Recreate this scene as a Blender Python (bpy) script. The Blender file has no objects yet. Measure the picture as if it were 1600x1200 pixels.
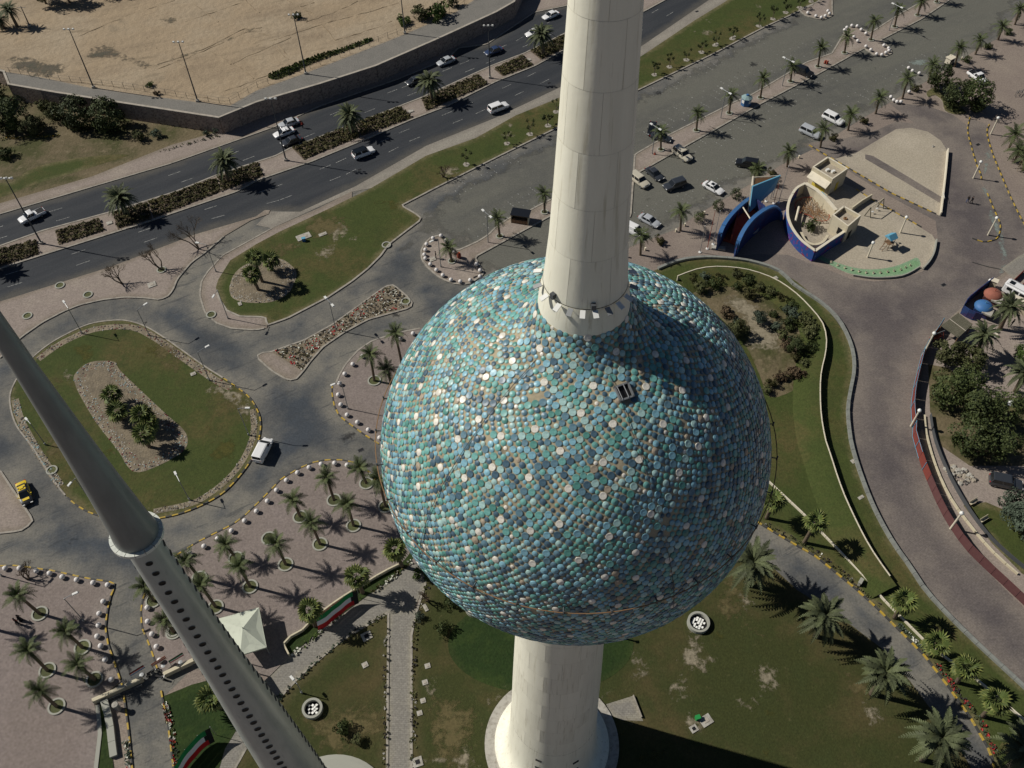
import bpy, bmesh, math, random, time
import numpy as np
from mathutils import Vector, Matrix, kdtree, geometry, Euler
T0=time.time()
random.seed(7); rng=np.random.default_rng(7)
S=bpy.context.scene; COL=S.collection
R=math.radians; PI=math.pi
# ---------------------------------------------------------------- camera, sky, sun, exposure
CF=1420.0; CH=120.0; NAD=(820.0,1740.0)          # focal length in photo pixels, height, image point straight below
_d=np.array([NAD[0]-800,NAD[1]-600]); _n=np.array([_d[0],_d[1],CF]); _n/=np.linalg.norm(_n)
_z=-_n; _y=np.array([0,0,1.])-_z*_z[2]; _y/=np.linalg.norm(_y); _x=np.cross(_y,_z)
RM=np.array([_x,_y,_z])
right=RM[:,0]; down=RM[:,1]; fwd=RM[:,2]
cam=bpy.data.cameras.new('camera'); co=bpy.data.objects.new('camera',cam); COL.objects.link(co)
m=Matrix.Identity(4)
for i in range(3): m[i][0]=right[i]; m[i][1]=-down[i]; m[i][2]=-fwd[i]
m[2][3]=CH; co.matrix_world=m
cam.sensor_width=36; cam.lens=CF/1600*36; cam.clip_start=0.5; cam.clip_end=9000
S.camera=co
SUN_EL=42; SUN_AZ=164.5                             # azimuth counter-clockwise from +X towards the sun
W=bpy.data.worlds.new('World'); S.world=W; W.use_nodes=True
nt=W.node_tree; bg=nt.nodes['Background']; sk=nt.nodes.new('ShaderNodeTexSky')
sk.sky_type='NISHITA'; sk.sun_disc=False; sk.sun_elevation=R(SUN_EL); sk.sun_rotation=R(90-SUN_AZ)
sk.air_density=.55; sk.dust_density=.25; sk.ozone_density=1
nt.links.new(sk.outputs[0],bg.inputs[0]); bg.inputs[1].default_value=0.05
sl=bpy.data.lights.new('sun','SUN'); so=bpy.data.objects.new('sun',sl); COL.objects.link(so)
sl.energy=5.0; sl.angle=R(0.53); sl.color=(1,0.955,0.88)
sd=Vector((math.cos(R(SUN_AZ))*math.cos(R(SUN_EL)),math.sin(R(SUN_AZ))*math.cos(R(SUN_EL)),math.sin(R(SUN_EL))))
so.rotation_euler=sd.to_track_quat('Z','Y').to_euler(); so.location=(-80,20,200)
S.view_settings.view_transform='Standard'; S.view_settings.look='None'
S.view_settings.exposure=-0.25; S.view_settings.gamma=1
try: S.view_settings.use_curve_mapping=False
except Exception: pass
# ---------------------------------------------------------------- helpers: pixels of the photograph -> places
def P(u,v,z=0.0):
    r=RM@np.array([u-800,v-600,CF]); t=(z-CH)/r[2]; return Vector((r[0]*t,r[1]*t,z))
def proj(w):
    q=RM.T@(np.array(w)-np.array([0,0,CH])); return (800+CF*q[0]/q[2],600+CF*q[1]/q[2],q[2])
def height(base,top,z0=0.0):
    b=P(*base,z0); bb=1e9; best=0
    for i in range(1,420):
        h=i*.1; q=proj((b.x,b.y,z0+h)); e=abs(q[1]-top[1])
        if e<bb: bb=e; best=h
    return best
CR={'A':(0,0,3.478),'B':(400,0,3.2),'C':(980,0,5),'D':(1280,0,5),'E':(960,200,5),'F':(1100,220,4.2105),'G':(1300,360,3.53),
'H':(1300,650,4),'I':(0,300,4),'J':(0,550,4),'K':(300,300,4),'L':(380,550,4),'M':(0,840,3.333),'N':(250,820,3.158),
'O':(640,900,3.81),'Q':(1040,760,2.727),'S':(1000,400,3.75),'T':(1440,180,5.456),'U':(640,230,5.217),'V':(1440,400,7.5),'W':(0,0,4.615),'X':(0,900,4),'p':(0,0,1)}
def k(c,*pts):
    o=CR[c]; return [(o[0]+x/o[2],o[1]+y/o[2]) for x,y in pts]
def k1(c,x,y): return k(c,(x,y))[0]
def wp(px,z=0.0): return [P(u,v,z) for u,v in px]
def catmull(pts,n=5,closed=False):
    pts=[Vector(p) for p in pts]; N=len(pts); out=[]
    rngi=range(N) if closed else range(N-1)
    for i in rngi:
        p0=pts[(i-1)%N] if (closed or i>0) else pts[0]; p1=pts[i]; p2=pts[(i+1)%N]; p3=pts[(i+2)%N] if (closed or i+2<N) else pts[-1]
        for j in range(n):
            t=j/n; out.append(0.5*((2*p1)+(p2-p0)*t+(2*p0-5*p1+4*p2-p3)*t*t+(3*p1-p0-3*p2+p3)*t**3))
    if not closed: out.append(pts[-1])
    return out
def resample(pts,step,closed=False):
    P2=list(pts)+([pts[0]] if closed else []); out=[P2[0].copy()]; acc=0
    for a,b in zip(P2[:-1],P2[1:]):
        L=(b-a).length; 
        if L<1e-6: continue
        t=step-acc
        while t<=L: out.append(a+(b-a)*(t/L)); t+=step
        acc=(acc+L)%step if L+acc>=step else acc+L
    return out
# ---------------------------------------------------------------- helpers: objects
def tag(o,label=None,cat=None,group=None,kind=None):
    if label: o['label']=label
    if cat: o['category']=cat
    if group: o['group']=group
    if kind: o['kind']=kind
    return o
def thing(name,label,cat,loc=(0,0,0),rz=0,group=None):
    o=bpy.data.objects.new(name,None); COL.objects.link(o); o.empty_display_size=.3
    o.location=loc; o.rotation_euler=(0,0,rz); return tag(o,label,cat,group)
def link(name,me,parent=None,loc=None,rot=None,scale=None):
    o=bpy.data.objects.new(name,me); COL.objects.link(o)
    if parent is not None: o.parent=parent
    if loc is not None: o.location=loc
    if rot is not None: o.rotation_euler=rot
    if scale is not None: o.scale=scale if hasattr(scale,'__len__') else (scale,)*3
    return o
class MB:
    def __init__(s): s.v=[]; s.f=[]; s.mi=[]; s.m=0
    def add(s,vs,fs,m=None):
        b=len(s.v); s.v+= [tuple(x) for x in vs]; s.f+=[tuple(b+i for i in f) for f in fs]; s.mi+=[s.m if m is None else m]*len(fs); return s
    def box(s,c,d,rz=0,m=None,taper=1.0):
        hx,hy,hz=d[0]/2,d[1]/2,d[2]/2; cs,sn=math.cos(rz),math.sin(rz); vs=[]
        for z in (-1,1):
            t=taper if z>0 else 1
            for x,y in ((-1,-1),(1,-1),(1,1),(-1,1)):
                X,Y=x*hx*t,y*hy*t; vs.append((c[0]+X*cs-Y*sn,c[1]+X*sn+Y*cs,c[2]+z*hz))
        return s.add(vs,[(3,2,1,0),(4,5,6,7),(0,1,5,4),(1,2,6,5),(2,3,7,6),(3,0,4,7)],m)
    def tube(s,pts,rs,n=6,m=None,cap=True):
        pts=[Vector(p) for p in pts]; 
        if not hasattr(rs,'__len__'): rs=[rs]*len(pts)
        vs=[];ref=Vector((0,0,1))
        for i,p in enumerate(pts):
            d=(pts[min(i+1,len(pts)-1)]-pts[max(i-1,0)]); d=d.normalized() if d.length>1e-9 else Vector((0,0,1))
            a=ref if abs(d.dot(ref))<.95 else Vector((1,0,0)); u=d.cross(a).normalized(); w=d.cross(u)
            for j in range(n):
                t=2*PI*j/n; vs.append(p+(u*math.cos(t)+w*math.sin(t))*rs[i])
        fs=[]
        for i in range(len(pts)-1):
            for j in range(n): fs.append((i*n+j,(i+1)*n+j,(i+1)*n+(j+1)%n,i*n+(j+1)%n))
        if cap: fs.append(tuple(range(n))); fs.append(tuple((len(pts)-1)*n+j for j in reversed(range(n))))
        return s.add(vs,fs,m)
    def lathe(s,prof,n=24,c=(0,0,0),m=None,cap=False):
        vs=[(c[0]+r*math.cos(2*PI*j/n),c[1]+r*math.sin(2*PI*j/n),c[2]+z) for r,z in prof for j in range(n)]
        fs=[(i*n+j,i*n+(j+1)%n,(i+1)*n+(j+1)%n,(i+1)*n+j) for i in range(len(prof)-1) for j in range(n)]
        if cap: fs.append(tuple(reversed(range(n)))); fs.append(tuple((len(prof)-1)*n+j for j in range(n)))
        return s.add(vs,fs,m)
    def prism(s,poly,z0,z1,m=None,top=None):
        n=len(poly); vs=[(p[0],p[1],z0) for p in poly]+[(p[0],p[1],z1) for p in (top or poly)]
        return s.add(vs,[tuple(reversed(range(n))),tuple(range(n,2*n))]+[(i,(i+1)%n,n+(i+1)%n,n+i) for i in range(n)],m)
    def ribbon(s,pts,w,z0,z1,m=None,closed=False,side=0,dash=None):
        """box-section strip along a plan polyline; side shifts it left/right; dash=(len materials cycle)"""
        pts=[Vector((p[0],p[1],0)) for p in pts]; N=len(pts); L=[];Rr=[]
        for i in range(N):
            a=pts[(i-1)%N] if (closed or i>0) else pts[i]; b=pts[(i+1)%N] if (closed or i<N-1) else pts[i]
            d=(b-a); d=d.normalized() if d.length>1e-9 else Vector((1,0,0)); n=Vector((-d.y,d.x,0))
            L.append(pts[i]+n*(w/2+side)); Rr.append(pts[i]-n*(w/2-side))
        M=N if closed else N-1
        for i in range(M):
            j=(i+1)%N; mm=m if dash is None else dash[(i//1)%len(dash)]
            a,b,c,d=L[i],Rr[i],Rr[j],L[j]
            vs=[(q.x,q.y,z0) for q in (a,b,c,d)]+[(q.x,q.y,z1) for q in (a,b,c,d)]
            fs=[(4,5,6,7),(1,2,6,5),(3,0,4,7)]
            if dash is not None or (not closed and i==0): fs.append((0,1,5,4))
            if dash is not None or (not closed and i==M-1): fs.append((2,3,7,6))
            s.add(vs,fs,mm)
        return s
    def mesh(s,name,mats,smooth=False):
        me=bpy.data.meshes.new(name); me.from_pydata(s.v,[],s.f)
        for mm in (mats if isinstance(mats,(list,tuple)) else [mats]): me.materials.append(mm)
        me.polygons.foreach_set('material_index',s.mi)
        if smooth: me.polygons.foreach_set('use_smooth',[True]*len(s.f))
        me.update(); return me
    def build(s,name,mats,parent=None,smooth=False,loc=None,rot=None):
        return link(name,s.mesh(name,mats,smooth),parent,loc,rot)
def fixn(me):
    bm=bmesh.new(); bm.from_mesh(me); bmesh.ops.recalc_face_normals(bm,faces=bm.faces); bm.to_mesh(me); bm.free(); return me
def dup(root,loc,rz=None,label=None,group=None,scale=None):
    r=root.copy(); COL.objects.link(r); r.location=loc
    if rz is not None: r.rotation_euler=(0,0,rz)
    if scale is not None: r.scale=(scale,)*3
    if label: r['label']=label
    if group: r['group']=group
    for ch in list(root.children):
        c=ch.copy(); COL.objects.link(c); c.parent=r
        for g in list(ch.children):
            d=g.copy(); COL.objects.link(d); d.parent=c
    return r
ORD=['first','second','third','fourth','fifth','sixth','seventh','eighth','ninth','tenth','eleventh','twelfth','thirteenth','fourteenth','fifteenth','sixteenth','seventeenth','eighteenth','nineteenth','twentieth']
# ---------------------------------------------------------------- materials
MAT={}
def mat(name,col,rough=.8,metal=0,spec=.3,noise=None,bump=0,bscale=1,coat=0,rand=0):
    """noise: list of (scale, colour, lo, hi, stretch) blotches mixed over the base colour"""
    m=bpy.data.materials.new(name); m.use_nodes=True; t=m.node_tree; b=t.nodes['Principled BSDF']
    b.inputs['Base Color'].default_value=(*col,1); b.inputs['Roughness'].default_value=rough; b.inputs['Metallic'].default_value=metal
    b.inputs['Specular IOR Level'].default_value=spec
    if coat: b.inputs['Coat Weight'].default_value=coat; b.inputs['Coat Roughness'].default_value=.1
    MAT[name]=m
    if noise or bump:
        tc=t.nodes.new('ShaderNodeNewGeometry') if noise and len(noise[0])>5 else t.nodes.new('ShaderNodeTexCoord')
        src=tc.outputs['Position'] if 'Position' in tc.outputs else tc.outputs['Object']
        last=None
        for q in (noise or []):
            sc,c2,lo,hi=q[:4]; st=q[4] if len(q)>4 else (1,1,1)
            mp=t.nodes.new('ShaderNodeMapping'); mp.inputs['Scale'].default_value=st; t.links.new(src,mp.inputs[0])
            if len(q)>6: mp.inputs['Rotation'].default_value=(0,0,q[6])
            n=t.nodes.new('ShaderNodeTexNoise'); n.inputs['Scale'].default_value=sc; n.inputs['Detail'].default_value=6; n.inputs['Roughness'].default_value=.62
            t.links.new(mp.outputs[0],n.inputs[0])
            mr=t.nodes.new('ShaderNodeMapRange'); mr.inputs[1].default_value=lo; mr.inputs[2].default_value=hi; t.links.new(n.outputs[0],mr.inputs[0])
            mx=t.nodes.new('ShaderNodeMix'); mx.data_type='RGBA'; t.links.new(mr.outputs[0],mx.inputs[0])
            if last is None: mx.inputs[6].default_value=(*col,1)
            else: t.links.new(last,mx.inputs[6])
            mx.inputs[7].default_value=(*c2,1); last=mx.outputs[2]
        if last is not None and rand:
            oi=t.nodes.new('ShaderNodeObjectInfo'); mr=t.nodes.new('ShaderNodeMapRange'); mr.inputs[3].default_value=1-rand; mr.inputs[4].default_value=1+rand; t.links.new(oi.outputs['Random'],mr.inputs[0])
            vm=t.nodes.new('ShaderNodeVectorMath'); vm.operation='SCALE'; t.links.new(last,vm.inputs[0]); t.links.new(mr.outputs[0],vm.inputs['Scale']); last=vm.outputs[0]
        if last is not None: t.links.new(last,b.inputs['Base Color'])
        if bump:
            n=t.nodes.new('ShaderNodeTexNoise'); n.inputs['Scale'].default_value=bscale; n.inputs['Detail'].default_value=4; t.links.new(src,n.inputs[0])
            bp=t.nodes.new('ShaderNodeBump'); bp.inputs['Strength'].default_value=1; bp.inputs['Distance'].default_value=bump
            t.links.new(n.outputs[0],bp.inputs['Height']); t.links.new(bp.outputs[0],b.inputs['Normal'])
    return m
G='geo'
def ground_mat(name,mid,edge,w0,w1,noise=(),brick=None,bump=.02,bscale=1.5,rough=.9,alpha_edge=None):
    """ground surface: colour runs from the dusty kerb side to the worn middle by the stored distance to the border"""
    m=bpy.data.materials.new(name); m.use_nodes=True; t=m.node_tree; b=t.nodes['Principled BSDF']; N=t.nodes.new; Lk=t.links.new
    b.inputs['Roughness'].default_value=rough; b.inputs['Specular IOR Level'].default_value=.2
    at=N('ShaderNodeAttribute'); at.attribute_name='border'
    g=N('ShaderNodeNewGeometry')
    n0=N('ShaderNodeTexNoise'); n0.inputs['Scale'].default_value=.22; n0.inputs['Detail'].default_value=7; n0.inputs['Roughness'].default_value=.65; Lk(g.outputs['Position'],n0.inputs[0])
    ma=N('ShaderNodeMath'); ma.operation='MULTIPLY_ADD'; Lk(n0.outputs[0],ma.inputs[0]); ma.inputs[1].default_value=(w1-w0)*1.6; Lk(at.outputs['Fac'],ma.inputs[2])
    mr=N('ShaderNodeMapRange'); off=(w1-w0)*.8; mr.inputs[1].default_value=w0+off; mr.inputs[2].default_value=w1+off; mr.interpolation_type='SMOOTHSTEP'; Lk(ma.outputs[0],mr.inputs[0])
    mx=N('ShaderNodeMix'); mx.data_type='RGBA'; Lk(mr.outputs[0],mx.inputs[0]); mx.inputs[6].default_value=(*edge,1); mx.inputs[7].default_value=(*mid,1); last=mx.outputs[2]
    for q in noise:
        sc,c2,lo,hi=q[:4]; fac=q[4] if len(q)>4 else 1
        n=N('ShaderNodeTexNoise'); n.inputs['Scale'].default_value=sc; n.inputs['Detail'].default_value=8; n.inputs['Roughness'].default_value=.65
        if len(q)>5:
            mp=N('ShaderNodeMapping'); mp.vector_type='TEXTURE'; mp.inputs['Rotation'].default_value=(0,0,q[5]); mp.inputs['Scale'].default_value=(q[6],1,1); Lk(g.outputs['Position'],mp.inputs[0]); Lk(mp.outputs[0],n.inputs[0])
        else: Lk(g.outputs['Position'],n.inputs[0])
        r=N('ShaderNodeMapRange'); r.inputs[1].default_value=lo; r.inputs[2].default_value=hi; r.inputs[4].default_value=fac; Lk(n.outputs[0],r.inputs[0])
        x=N('ShaderNodeMix'); x.data_type='RGBA'; Lk(r.outputs[0],x.inputs[0]); Lk(last,x.inputs[6]); x.inputs[7].default_value=(*c2,1); last=x.outputs[2]
    if brick:
        br=N('ShaderNodeTexBrick'); br.inputs['Scale'].default_value=brick[0]; br.inputs['Mortar Size'].default_value=.03; br.inputs['Color1'].default_value=(1,1,1,1); br.inputs['Color2'].default_value=(.8,.8,.8,1); br.inputs['Mortar'].default_value=(.6,.58,.55,1)
        mp=N('ShaderNodeMapping'); mp.inputs['Rotation'].default_value=(0,0,brick[1]); Lk(g.outputs['Position'],mp.inputs[0]); Lk(mp.outputs[0],br.inputs[0])
        x=N('ShaderNodeMix'); x.data_type='RGBA'; x.blend_type='MULTIPLY'; x.inputs[0].default_value=.6; Lk(last,x.inputs[6]); Lk(br.outputs[0],x.inputs[7]); last=x.outputs[2]
    # fine grain
    nf=N('ShaderNodeTexNoise'); nf.inputs['Scale'].default_value=3.5; nf.inputs['Detail'].default_value=3; Lk(g.outputs['Position'],nf.inputs[0])
    rf=N('ShaderNodeMapRange'); rf.inputs[1].default_value=.3; rf.inputs[2].default_value=.7; rf.inputs[3].default_value=.82; rf.inputs[4].default_value=1.16; Lk(nf.outputs[0],rf.inputs[0])
    vm=N('ShaderNodeVectorMath'); vm.operation='SCALE'; Lk(last,vm.inputs[0]); Lk(rf.outputs[0],vm.inputs['Scale'])
    Lk(vm.outputs[0],b.inputs['Base Color'])
    nb=N('ShaderNodeTexNoise'); nb.inputs['Scale'].default_value=bscale; nb.inputs['Detail'].default_value=6; Lk(g.outputs['Position'],nb.inputs[0])
    bp=N('ShaderNodeBump'); bp.inputs['Distance'].default_value=bump; bp.inputs['Strength'].default_value=1; Lk(nb.outputs[0],bp.inputs['Height']); Lk(bp.outputs[0],b.inputs['Normal'])
    if alpha_edge:
        # worn patch: its edge breaks up with noise over the surface beneath
        na=N('ShaderNodeTexNoise'); na.inputs['Scale'].default_value=alpha_edge[1]; na.inputs['Detail'].default_value=8; na.inputs['Roughness'].default_value=.7; Lk(g.outputs['Position'],na.inputs[0])
        a1=N('ShaderNodeMath'); a1.operation='DIVIDE'; Lk(at.outputs['Fac'],a1.inputs[0]); a1.inputs[1].default_value=alpha_edge[0]
        a2=N('ShaderNodeMath'); a2.operation='MULTIPLY_ADD'; Lk(na.outputs[0],a2.inputs[0]); a2.inputs[1].default_value=2.6; Lk(a1.outputs[0],a2.inputs[2])
        ar=N('ShaderNodeMapRange'); ar.inputs[1].default_value=1.55; ar.inputs[2].default_value=2.0; ar.inputs[4].default_value=alpha_edge[2]; Lk(a2.outputs[0],ar.inputs[0]); Lk(ar.outputs[0],b.inputs['Alpha'])
    MAT[name]=m; return m
HW=math.atan2(1,1.35)
ground_mat('base_paving',(.25,.205,.175),(.25,.205,.175),0,1,noise=[(.05,(.32,.27,.22),.45,.65,.8),(.6,(.17,.14,.12),.55,.75,.5)],brick=(1.2,.3))
ground_mat('highway_asphalt',(.034,.038,.044),(.085,.08,.07),.2,2.6,noise=[(.35,(.055,.058,.062),.4,.7,.8,.62,9),(.9,(.025,.027,.03),.55,.75,.6,.62,14)],bump=.006,bscale=6,rough=.8)
ground_mat('road_asphalt',(.058,.068,.080),(.19,.178,.15),.3,5,noise=[(.08,(.045,.052,.060),.45,.68,.8),(.45,(.10,.102,.10),.52,.8,.7),(.06,(.115,.117,.11),.54,.74,.5),(1.5,(.035,.038,.042),.64,.74,.6),(.9,(.05,.054,.058),.58,.62,.5,.5,7)],bump=.008,bscale=5,rough=.85)
ground_mat('parking_surface',(.135,.133,.112),(.17,.16,.13),.3,4,noise=[(.07,(.085,.086,.082),.45,.66,.85,.55,5),(.5,(.165,.16,.135),.5,.75,.6),(1.4,(.06,.06,.058),.64,.75,.6)],alpha_edge=(5,.22,.95))
ground_mat('plaza_brick',(.240,.200,.178),(.25,.215,.19),.2,3,noise=[(.12,(.265,.222,.205),.45,.7,.7),(.5,(.15,.125,.12),.55,.75,.5)],brick=(1.5,.5))
ground_mat('drive_brick',(.13,.112,.108),(.22,.19,.165),.5,6,noise=[(.07,(.10,.088,.09),.45,.62,.8),(.22,(.19,.165,.15),.5,.7,.7),(.7,(.085,.075,.078),.6,.75,.6)],brick=(1.2,.2))
ground_mat('sidewalk_paving',(.31,.26,.225),(.25,.21,.17),.1,1.5,noise=[(.15,(.38,.33,.27),.5,.7,.7),(.6,(.22,.18,.15),.58,.75,.6)],brick=(1.6,.4))
ground_mat('dusty_strip',(.27,.25,.21),(.22,.2,.17),.1,1.6,noise=[(.25,(.33,.3,.25),.45,.7,.7,.6,4),(.8,(.18,.165,.14),.55,.75,.6)])
ground_mat('lawn',(.055,.070,.018),(.15,.13,.065),.0,1.6,noise=[(.09,(.105,.082,.032),.46,.62,.9),(2.2,(.035,.05,.012),.45,.7,.6),(.18,(.03,.052,.012),.52,.66,.7),(.35,(.045,.062,.016),.48,.7,.8),(1.1,(.10,.10,.035),.58,.72,.5),(.8,(.24,.2,.13),.69,.76,.7)],bump=.05,bscale=5)
ground_mat('lawn_dry',(.042,.048,.014),(.08,.07,.03),.0,2,noise=[(.08,(.085,.066,.028),.48,.66,.8),(.3,(.04,.05,.015),.48,.7,.8),(1.2,(.12,.10,.045),.6,.74,.5),(.55,(.24,.19,.12),.7,.76,.6)],bump=.05,bscale=5)
ground_mat('lawn_lush',(.02,.038,.009),(.03,.045,.012),.0,1.2,noise=[(.3,(.034,.055,.012),.48,.68,.9),(1.5,(.012,.03,.005),.5,.7,.7)],bump=.09,bscale=3)
ground_mat('field_path',(.19,.18,.16),(.22,.20,.17),.1,.8,noise=[(.3,(.15,.145,.13),.45,.7,.7)])
ground_mat('sand_field',(.33,.255,.168),(.30,.23,.155),.5,6,noise=[(.05,(.35,.285,.2),.42,.62,.9),(.16,(.24,.185,.125),.48,.7,.9,.35,3),(.5,(.19,.15,.10),.56,.72,.8,.35,5),(.035,(.2,.165,.115),.62,.7,.8)],bump=.25,bscale=.7)
ground_mat('sand_pad',(.37,.325,.25),(.32,.28,.22),.3,3,noise=[(.12,(.42,.37,.29),.45,.65,.8),(.3,(.27,.25,.21),.6,.75,.6)],bump=.02)
ground_mat('concrete_path',(.25,.235,.205),(.29,.27,.22),.1,.8,noise=[(.3,(.21,.20,.18),.5,.7,.7)],brick=(1.0,.0))
ground_mat('bed_soil',(.20,.165,.115),(.25,.21,.15),.2,1,noise=[(.6,(.13,.11,.08),.45,.65,.9),(2,(.32,.28,.22),.6,.7,.6)],bump=.12,bscale=3)
ground_mat('garden_soil',(.13,.105,.06),(.15,.12,.07),.2,3,noise=[(.12,(.055,.06,.02),.45,.6,.9),(.5,(.2,.16,.1),.55,.7,.8)],bump=.15,bscale=1.5)
ground_mat('green_rubber',(.17,.30,.155),(.2,.31,.19),.1,.6,noise=[(.8,(.24,.33,.21),.5,.7,.7)])
ground_mat('bare_patch',(.30,.26,.185),(.29,.25,.18),.0,1,noise=[(1,(.19,.165,.11),.45,.65,.8)],alpha_edge=(2.6,1.1,.85))
ground_mat('dry_patch',(.135,.11,.05),(.15,.12,.06),.0,1,noise=[(1,(.09,.085,.035),.5,.65,.8)],alpha_edge=(4,.7,.8))
ground_mat('dark_patch',(.115,.10,.075),(.13,.11,.08),.0,1,noise=[(.7,(.08,.085,.06),.45,.65,.8)],alpha_edge=(4,.5,.9))
ground_mat('pale_paint',(.26,.31,.28),(.26,.31,.28),0,1,noise=[(.6,(.2,.2,.19),.45,.65,.8)],alpha_edge=(1.0,1.3,.7))
mat('kerb',(.34,.31,.26),noise=[(1.2,(.22,.2,.17),.45,.65)]); mat('kerb_yellow',(.46,.31,.04),.7,noise=[(2,(.30,.23,.08),.45,.65)]); mat('kerb_black',(.05,.05,.048),.7,noise=[(2,(.09,.085,.07),.5,.7)])
mat('paint_white',(.42,.42,.39),.7,noise=[(3,(.10,.10,.10),.42,.6)])
mat('tower_paint',(.83,.81,.67),.55,noise=[(.8,(.74,.72,.59),.42,.7,(1,1,.10)),(3.2,(.58,.55,.42),.56,.72,(1,1,.04))],bump=.01,bscale=2)
mat('tower_joint',(.60,.575,.46),.8)
mat('tower_paint_b',(.80,.78,.645),.55,noise=[(1.1,(.71,.69,.565),.42,.7,(1,1,.10)),(3.8,(.55,.52,.40),.55,.7,(1,1,.05))],bump=.01,bscale=2)
mat('needle_paint',(.37,.40,.37),.38,metal=.0,spec=.5,noise=[(1.2,(.30,.33,.305),.4,.65,(1,1,.25)),(5,(.25,.28,.26),.6,.7,(1,1,.1))])
mat('needle_upper',(.18,.20,.19),.4,spec=.5,noise=[(1.2,(.14,.155,.15),.4,.65,(1,1,.25))])
mat('needle_light',(.60,.62,.56),.4,noise=[(3,(.45,.47,.42),.5,.65)])
mat('mortar',(.40,.34,.23),.9,noise=[(.9,(.22,.19,.13),.45,.65),(4,(.36,.31,.2),.5,.7)],bump=.03,bscale=4)
for n,c in (('disc_blue',(.24,.47,.56)),('disc_teal',(.17,.42,.38)),('disc_slate',(.13,.24,.30)),('disc_aqua',(.40,.60,.57)),('disc_deep',(.075,.14,.19)),('disc_green',(.10,.29,.25)),('disc_white',(.82,.78,.68)),('disc_tan',(.42,.35,.26))):
    mat(n,c,.4,spec=.42,noise=[(1.6,tuple(x*.72 for x in c),.4,.65),(7,tuple(min(1,x*1.25) for x in c),.6,.75)])
mat('dark',(.012,.012,.013),.6); mat('black_glass',(.01,.013,.016),.08,spec=.6); mat('rubber',(.018,.018,.018),.8); mat('chrome',(.5,.5,.5),.2,metal=1)
mat('porthole_glass',(.006,.008,.008),.6,spec=.2)
for n,c in (('car_white',(.78,.78,.77)),('car_silver',(.42,.44,.46)),('car_dark',(.035,.04,.048)),('car_black',(.012,.013,.015)),('car_blue',(.03,.05,.11)),('car_cream',(.52,.48,.38)),('car_yellow',(.70,.50,.02)),('car_red',(.4,.03,.02))):
    mat(n,c,.3,spec=.5,coat=.6)
mat('lamp_red',(.35,.01,.01),.3); mat('lamp_clear',(.75,.75,.72),.2)
mat('trunk',(.12,.09,.06),.95,noise=[(5,(.2,.16,.11),.45,.6,(1,1,3))],bump=.06,bscale=6)
mat('bark',(.15,.115,.08),.95,noise=[(3,(.09,.07,.05),.45,.6)],bump=.04,bscale=5)
mat('frond_green',(.06,.08,.028),.7,rand=.3,noise=[(.6,(.10,.11,.045),.45,.65)]); mat('frond_grey',(.085,.10,.045),.7,rand=.35,noise=[(.6,(.06,.07,.033),.45,.65)]); mat('frond_fan',(.08,.11,.028),.65,rand=.3,noise=[(.8,(.17,.18,.05),.5,.65)]); mat('frond_dry',(.2,.16,.09),.9)
mat('leaf_dark',(.045,.062,.018),.7,rand=.25,noise=[(2.5,(.085,.10,.03),.48,.62),(6,(.025,.036,.012),.52,.66)]); mat('leaf_olive',(.075,.085,.03),.8,rand=.25,noise=[(2.5,(.12,.12,.05),.45,.6),(6,(.04,.05,.018),.52,.66)]); mat('leaf_hedge',(.06,.058,.02),.85,rand=.15,noise=[(.8,(.10,.085,.03),.45,.6),(2.4,(.035,.042,.013),.5,.65)]); mat('leaf_bright',(.07,.11,.02),.8,rand=.2,noise=[(2.5,(.05,.08,.018),.45,.6)]); mat('leaf_dead',(.12,.085,.05),.9)
mat('leaf_grey',(.085,.11,.075),.85,rand=.2,noise=[(2.5,(.05,.07,.045),.45,.6)])
mat('stone_pale',(.42,.40,.35),.9,noise=[(2,(.28,.26,.22),.45,.65)]); mat('stone_red',(.16,.05,.045),.9); mat('stone_dark',(.09,.08,.075),.9); mat('stone_aqua',(.22,.31,.31),.9)
mat('wall_stone',(.34,.27,.22),.95,noise=[(2.5,(.16,.12,.10),.45,.62),(.4,(.29,.24,.19),.5,.7)],bump=.06,bscale=3)
mat('parapet_grey',(.23,.24,.215),.9,noise=[(1,(.17,.175,.16),.45,.65)])
mat('coping',(.40,.36,.30),.9,noise=[(1,(.3,.27,.22),.45,.65)])
mat('steel',(.30,.31,.31),.5,metal=.5); mat('steel_dark',(.07,.075,.08),.6); mat('lamp_white',(.72,.72,.68),.4)
mat('ball_white',(.72,.69,.66),.6,noise=[(4,(.58,.54,.5),.5,.7)])
mat('planter_pale',(.33,.33,.28),.8,noise=[(2,(.33,.33,.28),.45,.65)])
mat('cream_wall',(.56,.50,.36),.8,noise=[(1.2,(.48,.42,.3),.5,.7)]); mat('cream_light',(.66,.60,.47),.8,noise=[(1.2,(.56,.51,.4),.5,.7)]); mat('yellow_paint',(.58,.46,.07),.7)
mat('blue_paint',(.05,.14,.30),.55,noise=[(1,(.04,.14,.36),.45,.65)]); mat('navy_paint',(.022,.05,.15),.6,noise=[(.5,(.03,.03,.10),.48,.55),(.8,(.22,.03,.03),.62,.66)]); mat('sky_paint',(.12,.33,.46),.6,noise=[(1,(.10,.32,.46),.45,.65)]); mat('faded_red',(.30,.11,.075),.8,noise=[(2,(.24,.09,.06),.45,.65)]); mat('red_paint',(.33,.075,.045),.65,noise=[(1,(.3,.05,.03),.45,.65)])
mat('mural',(.02,.07,.25),.65,noise=[(.9,(.25,.03,.05),.58,.61),(.6,(.10,.04,.22),.56,.6),(1.3,(.3,.33,.5),.68,.7)])
mat('maroon_wall',(.20,.045,.032),.8,noise=[(.7,(.16,.04,.035),.45,.65)]); mat('maroon_dull',(.11,.045,.045),.85,noise=[(.7,(.13,.06,.055),.45,.65)])
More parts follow.
